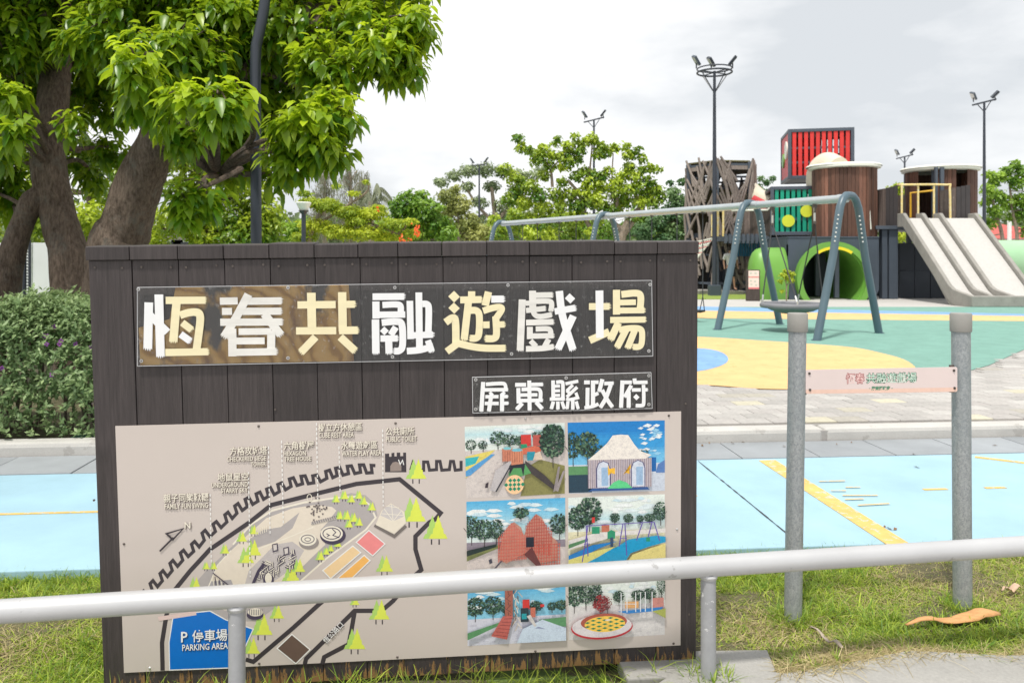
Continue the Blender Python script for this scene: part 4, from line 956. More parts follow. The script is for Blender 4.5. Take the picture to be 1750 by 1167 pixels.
# 5: climbing tower
k = base_pic(((799, 985), (966, 975), (967, 1094), (799, 1103)), (0, 0, 1, 1), .62, srgb(214, 214, 226), 5); m = k.m
for x, y, w_, h in ((.08, .66, .2, .36), (.26, .64, .18, .34), (.4, .62, .12, .24), (.7, .58, .14, .18), (.86, .58, .1, .16), (.96, .58, .14, .18)): ptree(k, x, y, w_, h, n_=90)
k.pg([(0, .8), (.34, .66), (.34, .7), (0, .9)], srgb(96, 150, 104), m); k.pg([(.72, .66), (1, .64), (1, .78), (.8, .74)], srgb(96, 150, 104), m); k.pg([(.5, .98), (.56, .78), (.76, .66), (1, .8), (1, .98)], srgb(206, 220, 236), m); k.pg([(.68, .78), (.8, .8), (.72, .76)], srgb(150, 160, 190), m)
R4(k, .38, 0, .46, .62, srgb(170, 100, 84))
for i in range(12): L2(k, (.38+(i % 3)*.03, .02+i*.05), (.44-(i % 3)*.02, .08+i*.05), .006, srgb(90, 60, 60))
for i in range(26): x = .46+.06*k.rs.random(); L2(k, (x, .02+i*.028), (x+k.rs.uniform(-.05, .05), .1+i*.028), .009, srgb(*k.rs.choice(((210, 196, 180), (120, 100, 90), (236, 226, 210)))))
k.pg([(.24, .86), (.36, .58), (.46, .58), (.4, .92)], srgb(196, 104, 96), m)
for i in range(6): L2(k, (.26+i*.022, .84-i*.044), (.41+i*.01, .88-i*.052), .006, srgb(110, 50, 54))
R4(k, .56, .36, .63, .5, RD); R4(k, .54, .48, .62, .68, srgb(40, 60, 70)); R4(k, .55, .56, .6, .64, srgb(40, 160, 170)); R4(k, .64, .48, .69, .62, srgb(206, 116, 96)); k.pg([(.6, .6), (.64, .58), (.7, .74), (.68, .76)], srgb(216, 210, 206), m); R4(k, .74, .44, .78, .48, RD)
k.done('picture_print', m_pict)
# 6: checkered round bed
k = base_pic(((971, 980), (1136, 973), (1136, 1084), (972, 1093)), (2, 3, 3, 3), .5, srgb(222, 218, 216), 6); m = k.m
for x, y, w_, h in ((.06, .6, .2, .46), (.18, .56, .16, .4), (.28, .54, .14, .4), (.52, .5, .12, .22), (.72, .48, .14, .2), (.84, .48, .14, .22), (.96, .46, .1, .4)): ptree(k, x, y, w_, h, n_=90)
ptree(k, .33, .66, .16, .34, ((150, 44, 50), (176, 60, 60), (110, 34, 44)), n_=90); ptree(k, .4, .62, .1, .28, ((150, 44, 50), (120, 40, 50)), n_=40)
R4(k, .86, .4, .98, .56, srgb(206, 140, 130)); R4(k, .58, .44, .72, .54, srgb(226, 170, 110)); k.pg([(.5, .58), (.98, .54), (.94, .6), (.6, .62)], srgb(50, 130, 200), m); k.pg([(.86, .6), (1, .57), (1, .72)], srgb(170, 176, 90), m)
for x in (.54, .6, .69, .74, .79, .86): L2(k, (x, .3), (x, .6), .009, srgb(236, 238, 240))
L2(k, (.46, .46), (.7, .48), .01, srgb(225, 228, 230))
def el(cx_, cy_, rx, ry, c): k.pg([(cx_+rx*math.cos(a*PI/14), cy_+ry*math.sin(a*PI/14)) for a in range(28)], c, m)
el(.34, .81, .32, .18, srgb(196, 60, 70)); el(.34, .79, .31, .17, srgb(226, 218, 220)); el(.36, .73, .24, .13, srgb(176, 90, 74)); el(.37, .76, .21, .12, srgb(250, 206, 90))
for i in range(-6, 7):
    for j in range(-6, 7):
        x, y = .37+(i-j)*.03, .76+(i+j)*.015
        if ((x-.37)/.19)**2+((y-.76)/.105)**2 < 1 and (i % 2 == 0) and (j % 2 == 0): k.pg([(x-.03, y), (x, y-.015), (x+.03, y), (x, y+.015)], srgb(24, 130, 90), m)
el(.4, .7, .03, .012, srgb(230, 226, 220))
k.done('picture_print', m_pict)
# ------------------------------------------------------------------ barrier rail in front of the board
ZR = .375
def rp_(px_): # point on the rail's axis at a photo column
    y0, y1 = 1044.5, 932.5; D0, D1 = (EYE-ZR)*F/(y0-HY), (EYE-ZR)*F/(y1-HY)
    A = Vector(((0-CX)/F*D0, D0, ZR)); C_ = Vector(((1750-CX)/F*D1, D1, ZR)); t = (px_-CX)/F
    d = C_-A; k = (t*A.y-A.x)/(d.x-t*d.y); return A+d*k
rail = thing('barrier_rail', 'low silver grey tubular barrier rail crossing in front of the map board', 'railing', (rp_(1210).x, rp_(1210).y, -.05))
A = rp_(-260); C_ = rp_(2000); d = (C_-A)
b = MB(); b.tube([A+d*i/30 for i in range(31)], .0375, 28); b.build('top_rail', m_rail, rail, smooth=True)
for px_ in (405, 1210.5):
    p = rp_(px_); r = .0275
    b = MB(); b.tube([(p.x, p.y, -.12), (p.x, p.y, ZR-.012)], r, 24); q = b.build('post', m_railpost, rail, smooth=True)
    b = MB(); b.lathe((p.x, p.y, ZR-.046), [(r, 0), (r+.004, .004), (r+.006, .012), (r+.002, .02)], 24); b.build('weld_collar', m_rail, q, smooth=True)

# ------------------------------------------------------------------ small name sign on two galvanised posts
sg = thing('name_sign', 'slim pink name plate held between two galvanised steel posts with grey caps', 'sign', (1.6, 3.46, -.05))
posts = []
for (x0, y0), (x1, y1), r in (((1355, 1060), (1363, 560), .0365), ((1645, 1040), (1642, 560), .0385)):
    a = G(x0, y0, -.05); t = P(x1, 560, a.y); a0 = a-(t-a)*.1
    b = MB(); b.tube([a0, t], r, 28); p = b.build('post', m_galv, sg, smooth=True); posts.append((a, t, r))
    c0 = P(x1, 566.5, a.y); c1 = P(x1, 535, a.y)
    b = MB(); b.lathe(c0, [(r, 0), (r+.0045, 0), (r+.0055, .003), (r+.006, (c1-c0).z-.005), (r+.003, (c1-c0).z), (0.0005, (c1-c0).z+.002)], 28); b.build('cap', m_cap, p, smooth=True)
pl = Vector(((1377-CX)/F*3.385, 3.385, 0)); pr = Vector(((1636-CX)/F*3.465, 3.465, 0))
def SP(px_, py_, off=0.0):             # photo pixel -> the plate's plane
    t = (px_-CX)/F; d = pr-pl; k = (t*pl.y-pl.x)/(d.x-t*d.y); p = pl+d*k; n_ = Vector((d.y, -d.x, 0)).normalized()
    return Vector((p.x, p.y, EYE-(py_-HY)/F*p.y))+n_*off
q = [(1379, 632), (1634, 627), (1636, 629), (1636, 667), (1634, 669.5), (1379, 673), (1377, 671), (1377, 634)]
nb = -(SP(1400, 650, 1)-SP(1400, 650, 0))*.003
m_plate = pm('pale pink plate', (.74, .62, .60), .4, .03, 5, bs=.02)
b = MB(); b.prism([SP(*p) for p in q], nb); plate = b.build('name_plate', m_plate, sg)
b = MB(); b.prism([SP(x, y)+nb*1.5 for x, y in ((1376, 633.5), (1379, 633.5), (1379, 675), (1376, 675))], nb*3); b.prism([SP(x, y)+nb*1.5 for x, y in ((1625, 624), (1632, 624), (1632, 671), (1625, 671))], nb*3); b.build('bracket', m_bolt, plate)
class SInk(Ink):
    def pgs(s, pts, c, mp=None): s.col = c; s.up(); s.poly([SP(x, y, -s.y*1.0) for x, y in pts])
k = SInk(); k.y = -.0005
k.pgs([(1377.2, 666), (1635.8, 662), (1635.8, 667), (1634, 669.2), (1379, 672.8), (1377.2, 671)], srgb(236, 200, 184))
def stext(t, x0, x1, y0, y1, c, off):
    v, f, lo, hi = glyph(t, off); k.col = c; k.up(); sl = -4.5/259
    k.add([SP(x0+(p[0]-lo[0])/(hi[0]-lo[0])*(x1-x0), y1-(p[1]-lo[1])/(hi[1]-lo[1])*(y1-y0)+sl*((p[0]-lo[0])/(hi[0]-lo[0])*(x1-x0)-(x1-x0)/2), -k.y) for p in v], f)
stext('恆春', 1445, 1478, 637, 656, srgb(150, 40, 44), .045); stext('恆春', 1446, 1477, 638, 655, srgb(246, 214, 210), .0)
stext('共融遊戲場', 1480, 1567, 636, 655, srgb(30, 92, 66), .045); stext('共融遊戲場', 1481, 1566, 637, 654, srgb(214, 240, 224), .0)
stext('屏東縣政府', 1489, 1521, 659.5, 667, srgb(90, 140, 110), .045)
for x0, x1 in ((1485, 1487), (1523, 1526)): k.pgs([(x0, 663), (x1, 663), (x1, 664), (x0, 664)], srgb(90, 140, 110))
k.build('name_lettering', m_matte, plate, colors=True)
for x, y in ((1383, 638), (1384, 666), (1630, 633), (1631, 663)):
    b = MB(); p = SP(x, y); n_ = -nb.normalized(); b.cyl(p, p+n_*.003, .0055, 12); b.cyl(p+n_*.003, p+n_*.005, .003, 6); b.build('bolt', m_bolt, plate)

# ------------------------------------------------------------------ swing set
Z0 = .110; ZB = 2.56
F1, F2, F3, F4 = Vector((5.93, 14.0, 0)), Vector((4.77, 15.97, 0)), Vector((2.35, 20.1, 0)), Vector((-.32, 24.65, 0))
bd = (F4-F1).normalized(); pp = Vector((bd.y, -bd.x, 0)); pp = Vector((.79, .61, 0))
sw = thing('swing_set', 'long swing frame with pale top beam and slate blue arched legs on the rubber surface', 'swing set', (5.93, 14.0, Z0))
for i, c in enumerate((F1, F2, F3, F4)):
    W_ = 1.04; prof = [(-W_, Z0-.05), (-W_*.80, Z0+.55), (-.52, 1.55), (-.36, 2.18), (-.30, 2.38), (-.21, 2.52), (-.10, 2.585), (.10, 2.585), (.21, 2.52), (.30, 2.38), (.36, 2.18), (.52, 1.55), (W_*.80, Z0+.55), (W_, Z0-.05)]
    m = len(prof)//2
    for half in (prof[:m]+[(0, 2.59)], prof[m:][::-1]+[(0, 2.59)]):
        b = MB(); b.tube([c+pp*s+Vector((0, 0, z)) for s, z in half], .068, 16); leg = b.build('leg', m_swing, sw, smooth=True)
        b = MB(); sgn = 1 if half[0][0] > 0 else -1
        for k_ in range(7):
            z = 1.78+k_*.075; s = sgn*(.52-.16*(z-1.55)/.63); q = c+pp*s+Vector((0, 0, z))
            for e in (-1, 1): b.cyl(q-bd*.03*0+pp*e*.062-bd*.03, q+pp*e*.070-bd*.04, .013, 8)
        b.build('rivet_row', m_lampw, leg)
        b = MB(); f = c+pp*half[0][0]; b.lathe((f.x, f.y, Z0), [(.085, 0), (.085, .012), (.07, .014)], 16); b.build('foot_ring', m_swing, leg)
for a, e in ((F1, F2), (F2, F3), (F3, F4)):
    b = MB(); d = (e-a).normalized(); up = Vector((0, 0, ZB-.02)); b.tube([a+d*.04+up, e-d*.04+up], .072, 20); bm = b.build('top_beam', m_beam, sw, smooth=True)
    for q, s in ((a, 1), (e, -1)):
        b = MB(); b.tube([q+d*s*.08+up, q+d*s*.22+up], .080, 20); b.build('collar', m_beam, bm, smooth=True)
# small belt swings
def beam_at(px_):
    t = (px_-CX)/F; d = F4-F1; k = (t*F1.y-F1.x)/(d.x-t*d.y); return F1+d*k
proto = None
labs = ['small belt swing beside the slate legs, seat just clear of the board edge', 'belt swing hanging second along the middle bay of the swing frame', 'belt swing hanging nearer the board in the far bay', 'belt swing at the very far end of the frame, above the plank board top']
for (x1, x0), lab in zip(((1201, 1157), (1113, 1077), (985, 955), (922, 890)), labs):
    a, e = beam_at(x1), beam_at(x0); c = (a+e)/2; hw = (a-e).length/2
    M = Matrix.Translation((c.x, c.y, Z0)) @ Matrix.Rotation(math.atan2(bd.y, bd.x), 4, 'Z')
    if proto is None:
        proto = thing('belt_swing', lab, 'swing', M=M, group='belt swings hanging from the long frame')
        H_ = ZB-Z0-.10
        for s in (-1, 1):
            b = MB(); b.tube([(s*hw, 0, H_), (s*hw, .0, .55)], .011, 6); b.tube([(s*hw, 0, .55), (s*(hw-.02), .07, .24)], .01, 6); b.tube([(s*hw, 0, .55), (s*(hw-.02), -.07, .24)], .01, 6); b.build('chain', m_rope, proto, world=False)
            b = MB(); b.box((s*hw, 0, H_+.03), (.05, .05, .09)); b.cyl((s*hw, -.04, H_), (s*hw, .04, H_), .02, 8); b.build('hanger', m_bolt, proto, world=False)
        b = MB(); b.prism([(-hw, -.08, .26), (-hw*.6, -.09, .22), (hw*.6, -.09, .22), (hw, -.08, .26), (hw, .08, .26), (hw*.6, .09, .22), (-hw*.6, .09, .22), (-hw, .08, .26)], (0, 0, -.04)); b.build('seat', m_rubber, proto, world=False, bevel=.01)
    else: copy_tree(proto, M, lab)
# basket swing
bc = P(1354, 522, 15.0); bk = thing('basket_swing', 'round basket swing with padded rim and grey green net hanging on four ropes', 'swing', (bc.x, bc.y, Z0))
zr = .60; rr = .54
b = MB(); b.tube([(bc.x+rr*math.cos(a*PI/18), bc.y+rr*math.sin(a*PI/18), zr) for a in range(36)], .052, 12, close=True); b.build('rim', pm('rim foam', (.20, .20, .22), .6, .15, 4, bs=.1), bk, smooth=True)
b = MB()
for i in range(-6, 7):
    s = i/6.5*rr; h = math.sqrt(rr*rr-s*s)
    for ax in (0, 1):
        pts = []
        for j in range(9):
            t = -h+2*h*j/8; x, y = (s, t) if ax else (t, s); pts.append((bc.x+x, bc.y+y, zr-.16*(1-(x*x+y*y)/rr**2)))
        b.tube(pts, .009, 5)
b.build('net_seat', m_net, bk)
b = MB(); b.lathe((bc.x, bc.y, zr-.17), [(.01, 0), (.2, .02), (.38, .07), (.52, .14)], 28); b.build('net_cloth', m_net, bk, smooth=True)
for px_, side in ((1320, -1), (1392, 1)):
    h = beam_at(px_)+Vector((0, 0, ZB-.12)); 
    b = MB(); b.box(h+Vector((0, 0, .03)), (.07, .07, .12)); b.tube([h-bd*.03, h-Vector((0, 0, .12))], .02, 8); b.box(h-Vector((0, 0, .30)), (.05, .05, .05)); hg = b.build('hanger', m_bolt, bk)
    b = MB(); b.tube([h, h-Vector((0, 0, .3))], .02, 6); b.build('chain', m_chain, hg)
    for an in (0, 1):
        ang = {(-1, 0): 165, (-1, 1): 260, (1, 0): 345, (1, 1): 60}[(side, an)]*PI/180
        q = Vector((bc.x+rr*math.cos(ang), bc.y+rr*math.sin(ang), zr+.05))
        b = MB(); b.tube([h-Vector((0, 0, .28)), q+(h-q)*.08], .012, 6); rope = b.build('rope', m_rope, bk)
        b = MB(); b.tube([q+(h-q)*.08, q], .016, 6); b.tube([q+Vector((0, 0, -.03)), q+Vector((0, 0, .05))], .024, 8); b.build('shackle', m_screw, rope)

# ------------------------------------------------------------------ lamp posts
def flood(name, label, px_, ytop, D, heads, ring=False, tilt=0):
    b0 = P(px_, 500, D); base = Vector((b0.x, b0.y, .0)); t = thing(name, label, 'lamp post', base, group='floodlight masts round the playground')
    zt = EYE-(ytop-HY)/F*D
    b = MB(); b.tube([(base.x, base.y, -.1), (base.x, base.y, zt*.5), (base.x, base.y, zt)], [.095, .075, .05], 12); b.build('mast', m_pole, t, smooth=True)
    b = MB(); b.box((base.x, base.y, .25), (.4, .4, .5)); b.build('footing', m_slate, t, bevel=.02)
    b = MB()
    if ring:
        R_ = .62; z = zt-.05
        b.tube([(base.x+R_*math.cos(a*PI/14), base.y+R_*math.sin(a*PI/14), z) for a in range(28)], .035, 8, close=True)
        b.tube([(base.x+R_*math.cos(a*PI/14), base.y+R_*math.sin(a*PI/14), z+.14) for a in range(28)], .025, 8, close=True)
        for a in range(4):
            an = a*PI/2+.5; b.tube([(base.x+R_*math.cos(an), base.y+R_*math.sin(an), z), (base.x, base.y, z-.75)], .02, 6); b.tube([(base.x+R_*math.cos(an), base.y+R_*math.sin(an), z), (base.x, base.y, z)], .02, 6)
        ends = [(-.66, zt+.15), (.66, zt+.15), (-.12, zt+.1)]
    else:
        w_ = .55; b.tube([(base.x-w_, base.y, zt-w_*tilt), (base.x+w_, base.y, zt+w_*tilt)], .04, 8)
        for s in (-1, 1): b.tube([(base.x+s*w_*.6, base.y, zt+s*w_*.6*tilt), (base.x, base.y, zt-.45)], .02, 6)
        ends = [(-.5, zt+.05), (.5, zt+.12)]
    b.build('crossarm', m_pole, t, smooth=True)
    for i, (dx, z) in enumerate(ends[:heads]):
        s = -1 if dx < 0 else 1
        M = Matrix.Rotation(s*R(38), 3, 'Y') @ Matrix.Rotation(R(25), 3, 'X')
        b = MB(); c = Vector((base.x+dx, base.y, z+.24)); b.box(c, (.10, .26, .40), M); fl = b.build('floodlight', m_pole if i else m_steel, t, bevel=.02)
        b = MB(); b.box(c+M @ Vector((s*.055, 0, 0)), (.01, .22, .35), M); b.build('lens', m_screw, fl)
        b = MB(); b.tube([(base.x+dx, base.y, z-.05), c], .025, 6); b.build('bracket', m_pole, fl)
flood('floodlight_mast', 'tall floodlight mast crowned by a double ring, in front of the branch tower', 1221, 122, 29, 3, True)
flood('floodlight_mast', 'floodlight mast with a tilted crossarm behind the concrete slide', 1682, 175, 36.8, 2, tilt=.25)
flood('floodlight_mast', 'thin floodlight mast seen through the crown of the spreading tree', 1015, 205, 43, 2, tilt=.25)
flood('floodlight_mast', 'far floodlight mast between the two brown barrel towers', 1546, 268, 52, 2, tilt=.25)
flood('floodlight_mast', 'slender dark mast with a single cluster beside the grey green tree', 819, 282, 56, 2, tilt=.1)
# bent pole near the board
D = 7.4; t = thing('street_lamp', 'charcoal street lamp pole with a swan bend rising behind the board', 'street lamp', (P(438, 400, D).x, D, 0))
pts = [P(438, 440, D)*1, P(438, 440, D), P(437, 210, D), P(437, 95, D), P(441, 66, D), P(449, 28, D), P(453, -10, D), P(450, -90, D), P(446, -200, D)]; pts[0].z = -.1
b = MB(); b.tube(smoothpath(pts, 4), .049, 18); b.build('pole', m_pole, t, smooth=True)
b = MB(); q = P(446, -200, D); b.tube([q, q+Vector((.5, 0, .25)), q+Vector((.9, 0, .2))], [.045, .04, .04], 12); b.box(q+Vector((1.15, 0, .18)), (.6, .25, .1)); b.build('lamp_head', m_pole, t, bevel=.02)
# small globe lamp
D = 20; q = P(519, 500, D); t = thing('park_lamp', 'short park lamp with a white glass bowl on a dark post', 'park lamp', (q.x, D, 0))
b = MB(); b.tube([(q.x, D, -.1), (q.x, D, P(519, 364, D).z)], .055, 12); b.build('post', m_pole, t, smooth=True)
z1, z0 = P(519, 347, D).z, P(519, 360, D).z
b = MB(); b.lathe((q.x, D, z0), [(.05, -.06), (.10, 0), (.19, z1-z0), (.17, z1-z0+.02), (.0, z1-z0+.03)], 20); b.build('lamp_bowl', m_lampw, t, smooth=True)
b = MB(); b.lathe((q.x, D, z0), [(.055, -.1), (.12, -.01), (.13, .0)], 20); b.build('collar', m_pole, t, smooth=True)
# ------------------------------------------------------------------ the play castle
YAW = R(-12)
def cube(name, label, corner, s, h, slat_m, panel_m, nsl, discs=(), leftpanel=True):
    M = Matrix.Translation(corner) @ Matrix.Rotation(YAW, 4, 'Z')
    t = thing(name, label, 'play cube', M=M)
    fw = .12
    for x in (fw/2, s-fw/2):
        for y in (fw/2, s-fw/2):
            b = MB(); b.box((x, y, h/2), (fw, fw, h)); b.build('frame_post', m_steel, t, world=False, bevel=.01)
    for z in (fw/2, h-fw/2):
        for y in (fw/2, s-fw/2): b = MB(); b.box((s/2, y, z), (s-2*fw, fw-.004, fw)); b.build('frame_rail', m_steel, t, world=False, bevel=.01)
        for x in (fw/2, s-fw/2): b = MB(); b.box((x, s/2, z), (fw-.004, s-2*fw, fw)); b.build('frame_rail', m_steel, t, world=False, bevel=.01)
    b = MB(); b.bx(fw, s-fw, fw, s-fw, .03, .09); b.build('floor', m_slatedk, t, world=False)
    b = MB(); b.bx(fw, s-fw, fw, s-fw, h-.07, h-.03); b.build('roof', m_slatedk, t, world=False)
    pitch = (s-2*fw)/nsl
    for i in range(nsl):
        x = fw+pitch*(i+.5)
        b = MB(); b.bx(x-pitch*.33, x+pitch*.33, .035, .065, fw, h-fw); b.build('slat', slat_m, t, world=False, bevel=.006)
        b = MB(); b.bx(x-pitch*.33, x+pitch*.33, s-.065, s-.035, fw, h-fw); b.build('slat', slat_m, t, world=False)
        b = MB(); b.bx(s-.065, s-.035, x-pitch*.33, x+pitch*.33, fw, h-fw); b.build('slat', slat_m, t, world=False)
    for z in (h*.33, h*.62):
        b = MB(); b.bx(fw, s-fw, .075, .10, z-.04, z+.04); b.build('batten', m_steel, t, world=False); b = MB(); b.bx(fw, s-fw, s-.10, s-.075, z-.04, z+.04); b.build('batten', m_steel, t, world=False)
    if leftpanel: b = MB(); b.bx(.03, .06, fw, s-fw, fw, h-fw); b.build('side_panel', panel_m, t, world=False)
    for (x, z, r, m, side) in discs:
        b = MB()
        if side == 'f': b.cyl((x, .03, z), (x, -.02, z), r, 28)
        else: b.cyl((.03, x, z), (-.02, x, z), r, 28)
        b.build('round_disc', m, t, world=False)
    return t
c = P(1347, 306, 30.0); zt = P(1347, 221, 30).z
cube('red_slat_cube', 'red slatted play cube perched highest on the play castle', c, 2.34, zt-c.z, m_red, m_redp, 10, [(.65, 1.15, .34, m_cone, 'l'), (1.55, .85, .28, m_green, 'l')])
c2 = P(1317, 402, 28.4); zt2 = P(1317, 319, 28.4).z
cube('teal_slat_cube', 'teal slatted play cube with two lime yellow discs below the red cube', c2, 2.3, zt2-c2.z, m_teal, m_teal, 11, [(.60, .50, .215, m_disc, 'f'), (1.22, .84, .215, m_disc, 'f')], False)

def barrel(name, label, cx_, D, r, ztop, zbot, openings=()):
    q = P(cx_, 400, D); c = Vector((q.x, D, 0)); t = thing(name, label, 'play tower', (c.x, c.y, .1))
    b = MB(); n_ = 52
    for i in range(n_):
        a = 2*PI*i/n_
        deg = math.degrees(a) % 360
        if any(o0 <= deg <= o1 for o0, o1 in openings): continue
        rr_ = r+random.uniform(-.012, .012); w_ = 2*PI*r/n_*.94
        M = Matrix.Rotation(a, 3, 'Z'); b.box(c+Vector((rr_*math.cos(a), rr_*math.sin(a), (ztop+zbot)/2+random.uniform(-.015, .015))), (.035, w_, ztop-zbot), M)
    b.build('plank_shell', m_brownpl, t, kind='stuff')
    b = MB(); b.lathe((c.x, c.y, zbot-.02), [(r+.05, -.1), (r+.05, 0), (r-.2, .0)], 40); b.build('base_ring', m_steel, t, smooth=True); b = MB(); b.lathe((c.x, c.y, ztop+.02), [(r-.02, -.06), (r+.13, -.02), (r+.13, .06), (r-.2, .09)], 40); b.build('ring_band', m_cone, t, smooth=True)
    b = MB()
    for k_ in range(4):
        a = k_*PI/2+.9; x, y = c.x+(r-.1)*math.cos(a), c.y+(r-.1)*math.sin(a); b.box((x, y, (ztop+.1)/2+.05), (.14, .14, ztop-.1))
    b.build('inner_posts', m_steel, t)
    b = MB(); b.lathe((c.x, c.y, zbot), [(0.01, .04), (r-.03, .04)], 32); b.build('deck', m_slatedk, t)
    return t, c
z = lambda y, D: EYE-(y-HY)/F*D
bt, bc1 = barrel('barrel_tower', 'fat brown plank barrel tower standing over the green tunnel mouth', 1443, 27.6, 1.03, z(283, 26.5), z(404, 26.5))
# pale cone roofs
b = MB(); b.lathe((bc1.x, bc1.y+.1, z(283, 26.5)+.08), [(1.25, 0), (1.2, .05), (.02, .05)], 36); b.build('roof_disc', m_cone, bt, smooth=True)
bt2, bc2 = barrel('barrel_tower', 'brown plank barrel tower with open doorways behind the slide top', 1607, 28.2, 1.12, z(288, 27.1), z(374, 27.1), openings=((207, 232), (268, 284)))
b = MB(); b.lathe((bc2.x, bc2.y, z(288, 27.1)+.08), [(1.3, 0), (1.25, .06), (.02, .06)], 36); b.build('roof_disc', m_cone, bt2, smooth=True)
b = MB(); q = P(1612, 330, 27.0); b.bx(q.x-.06, q.x+.06, 27.05, 27.15, z(374, 27.1), z(286, 27.1)); b.bx(q.x-.22, q.x-.14, 27.08, 27.18, z(374, 27.1), z(286, 27.1)); b.build('door_frame', m_steel, bt2)
b = MB(); b.tube([P(1608, 326, 27.1), P(1594, 326, 27.1), P(1556, 330, 27.3), P(1556, 372, 27.3)][1:], .035, 8); b.build('grab_rail', m_yraild, bt2)
# white rain pipes on the barrels
b = MB(); b.tube([P(1484, 288, 26.7), P(1484, 340, 26.7), P(1488, 392, 26.7)], .03, 8); b.build('drain_pipe', m_cone, bt, smooth=True)
# support block with green tunnel mouth
blk = thing('tunnel_block', 'slate blue block pierced by the round green tunnel mouth', 'play structure', (P(1424, 510, 26.3).x, 26.3, .1))
def arch_wall(b, x0, x1, z0, z1, cx_, cz, r, y, th, n_=28):
    # wall with a round hole: quads between the circle and the rectangle
    pts_in = []; pts_out = []
    for i in range(n_+1):
        a = -PI/2+.0001+2*PI*i/n_; c_, s_ = math.cos(a), math.sin(a)
        zi = max(z0, cz+r*s_); pts_in.append((cx_+r*c_, zi))
        k_ = min([t for t in ((x1-cx_)/c_ if c_ > 1e-6 else 9e9, (x0-cx_)/c_ if c_ < -1e-6 else 9e9, (z1-cz)/s_ if s_ > 1e-6 else 9e9, (z0-cz)/s_ if s_ < -1e-6 else 9e9) if t > 0])
        pts_out.append((cx_+k_*c_, cz+k_*s_))
    for i in range(n_):
        q = [pts_in[i], pts_in[i+1], pts_out[i+1], pts_out[i]]
        if abs(pts_in[i][1]-z0) < 1e-6 and abs(pts_in[i+1][1]-z0) < 1e-6: continue
        b.prism([(x, y, zz) for x, zz in q], (0, th, 0))
Dw = 26.5; x0, x1 = P(1347, 0, Dw).x, P(1502, 0, Dw).x; zt_ = z(407, Dw)
tcx, tcz, tr = P(1421, 0, Dw).x, z(477, Dw), 1.07
b = MB(); arch_wall(b, x0, x1, .1, zt_, tcx, tcz, tr, Dw, .18); 
for cxn, czn in ((x0, zt_), (x1, zt_)):
    s_ = 1 if cxn == x0 else -1
    b.prism([(cxn, Dw+.002, zt_-.001), (cxn+s_*.45, Dw+.002, zt_-.001), (cxn, Dw+.002, zt_-.6)], (0, .17, 0))
b.build('front_wall', m_slate, blk)
b = MB(); b.bx(x0-.002, x0+.18, Dw+.182, Dw+2.2, .1, zt_); b.build('side_wall', m_slate, blk)
b = MB(); b.bx(x1-.18, x1+.002, Dw+.182, Dw+2.2, .1, zt_); b.build('side_wall', m_slate, blk)
b = MB(); b.bx(x0-.01, x1+.01, Dw-.02, Dw+2.3, zt_+.002, zt_+.05); b.build('top_slab', m_slate, blk, bevel=.01)
b = MB(); rng = [(tcx+(tr+.06)*math.cos(a*PI/20), Dw-.03, tcz+(tr+.06)*math.sin(a*PI/20)) for a in range(40)]
def tunnel(name, parent, cx_, cz, r0, r1, y0, y1, m, n_=48):
    b = MB(); prof = [(r1, y0), (r1, y0-.0), (r1+.0, y1), (r0, y1), (r0, y0), (r1, y0)]
    o = []
    for (r, y) in prof:
        for j in range(n_): a = 2*PI*j/n_; b.v.append((cx_+r*math.cos(a), y, max(.06, cz+r*math.sin(a))))
    for i in range(len(prof)-1):
        for j in range(n_): j2 = (j+1) % n_; b.face((i*n_+j, i*n_+j2, (i+1)*n_+j2, (i+1)*n_+j))
    return b.build(name, m, parent, smooth=True)
tunnel('mouth_ring', blk, tcx, tcz, tr-.02, tr+.17, Dw-.28, Dw+.05, m_green)
tunnel('tunnel_tube', blk, tcx, tcz, tr-.05, tr-.02, Dw-.1, Dw+2.6, m_green)
b = MB(); n_ = 14
for i in range(n_):
    a0 = R(57+66*i/n_); a1 = R(57+66*(i+1)/n_); q = lambda a, rr_, yy: (tcx+rr_*math.cos(a), yy, tcz+rr_*math.sin(a))
    b.prism([q(a0, tr-.08, Dw-.285), q(a1, tr-.08, Dw-.285), q(a1, tr+.01, Dw-.285), q(a0, tr+.01, Dw-.285)], (0, .03, 0))
b.build('yellow_bumper', m_yband, blk)
b = MB(); b.bx(tcx-1.4, tcx+1.4, Dw+2.62, Dw+2.7, .1, 2.3); b.bx(tcx+.25, tcx+.55, Dw+1.9, Dw+2.1, .1, 2.1); b.build('inner_panel', m_slatedk, blk)
# long green tube to the left of the block
tb = thing('green_tube', 'long green play tunnel lying left of the slate block', 'play tunnel', (P(1310, 507, 27.5).x, 27.5, .1))
b = MB(); xr_ = x0-.01; xl_ = P(1274, 0, 27.4).x; r = 1.14; zc = z(480, 27.4); n_ = 32; rows = []
for i, (fx, fr) in enumerate(((0, .30), (.015, .52), (.05, .72), (.11, .86), (.2, .95), (.32, .99), (.45, 1), (1, 1))):
    x = xl_+(xr_-xl_)*fx; rows.append([(x, 26.98+.5*r*fr*math.cos(2*PI*j/n_), max(.06, zc+r*fr*math.sin(2*PI*j/n_))) for j in range(n_)])
b.v = [p for r_ in rows for p in r_]
for i in range(len(rows)-1):
    for j in range(n_): j2 = (j+1) % n_; b.face((i*n_+j, i*n_+j2, (i+1)*n_+j2, (i+1)*n_+j))
b.face(range(n_)); b.build('tube_shell', m_green, tb, smooth=True)
b = MB()
for fx in (.45, .96):
    x = xl_+(xr_-xl_)*fx; b.tube([(x, 26.98+.5*(r+.006)*math.cos(2*PI*j/n_), max(.06, zc+(r+.004)*math.sin(2*PI*j/n_))) for j in range(n_)], .012, 6, close=True)
b.build('seam_ring', m_green, tb)
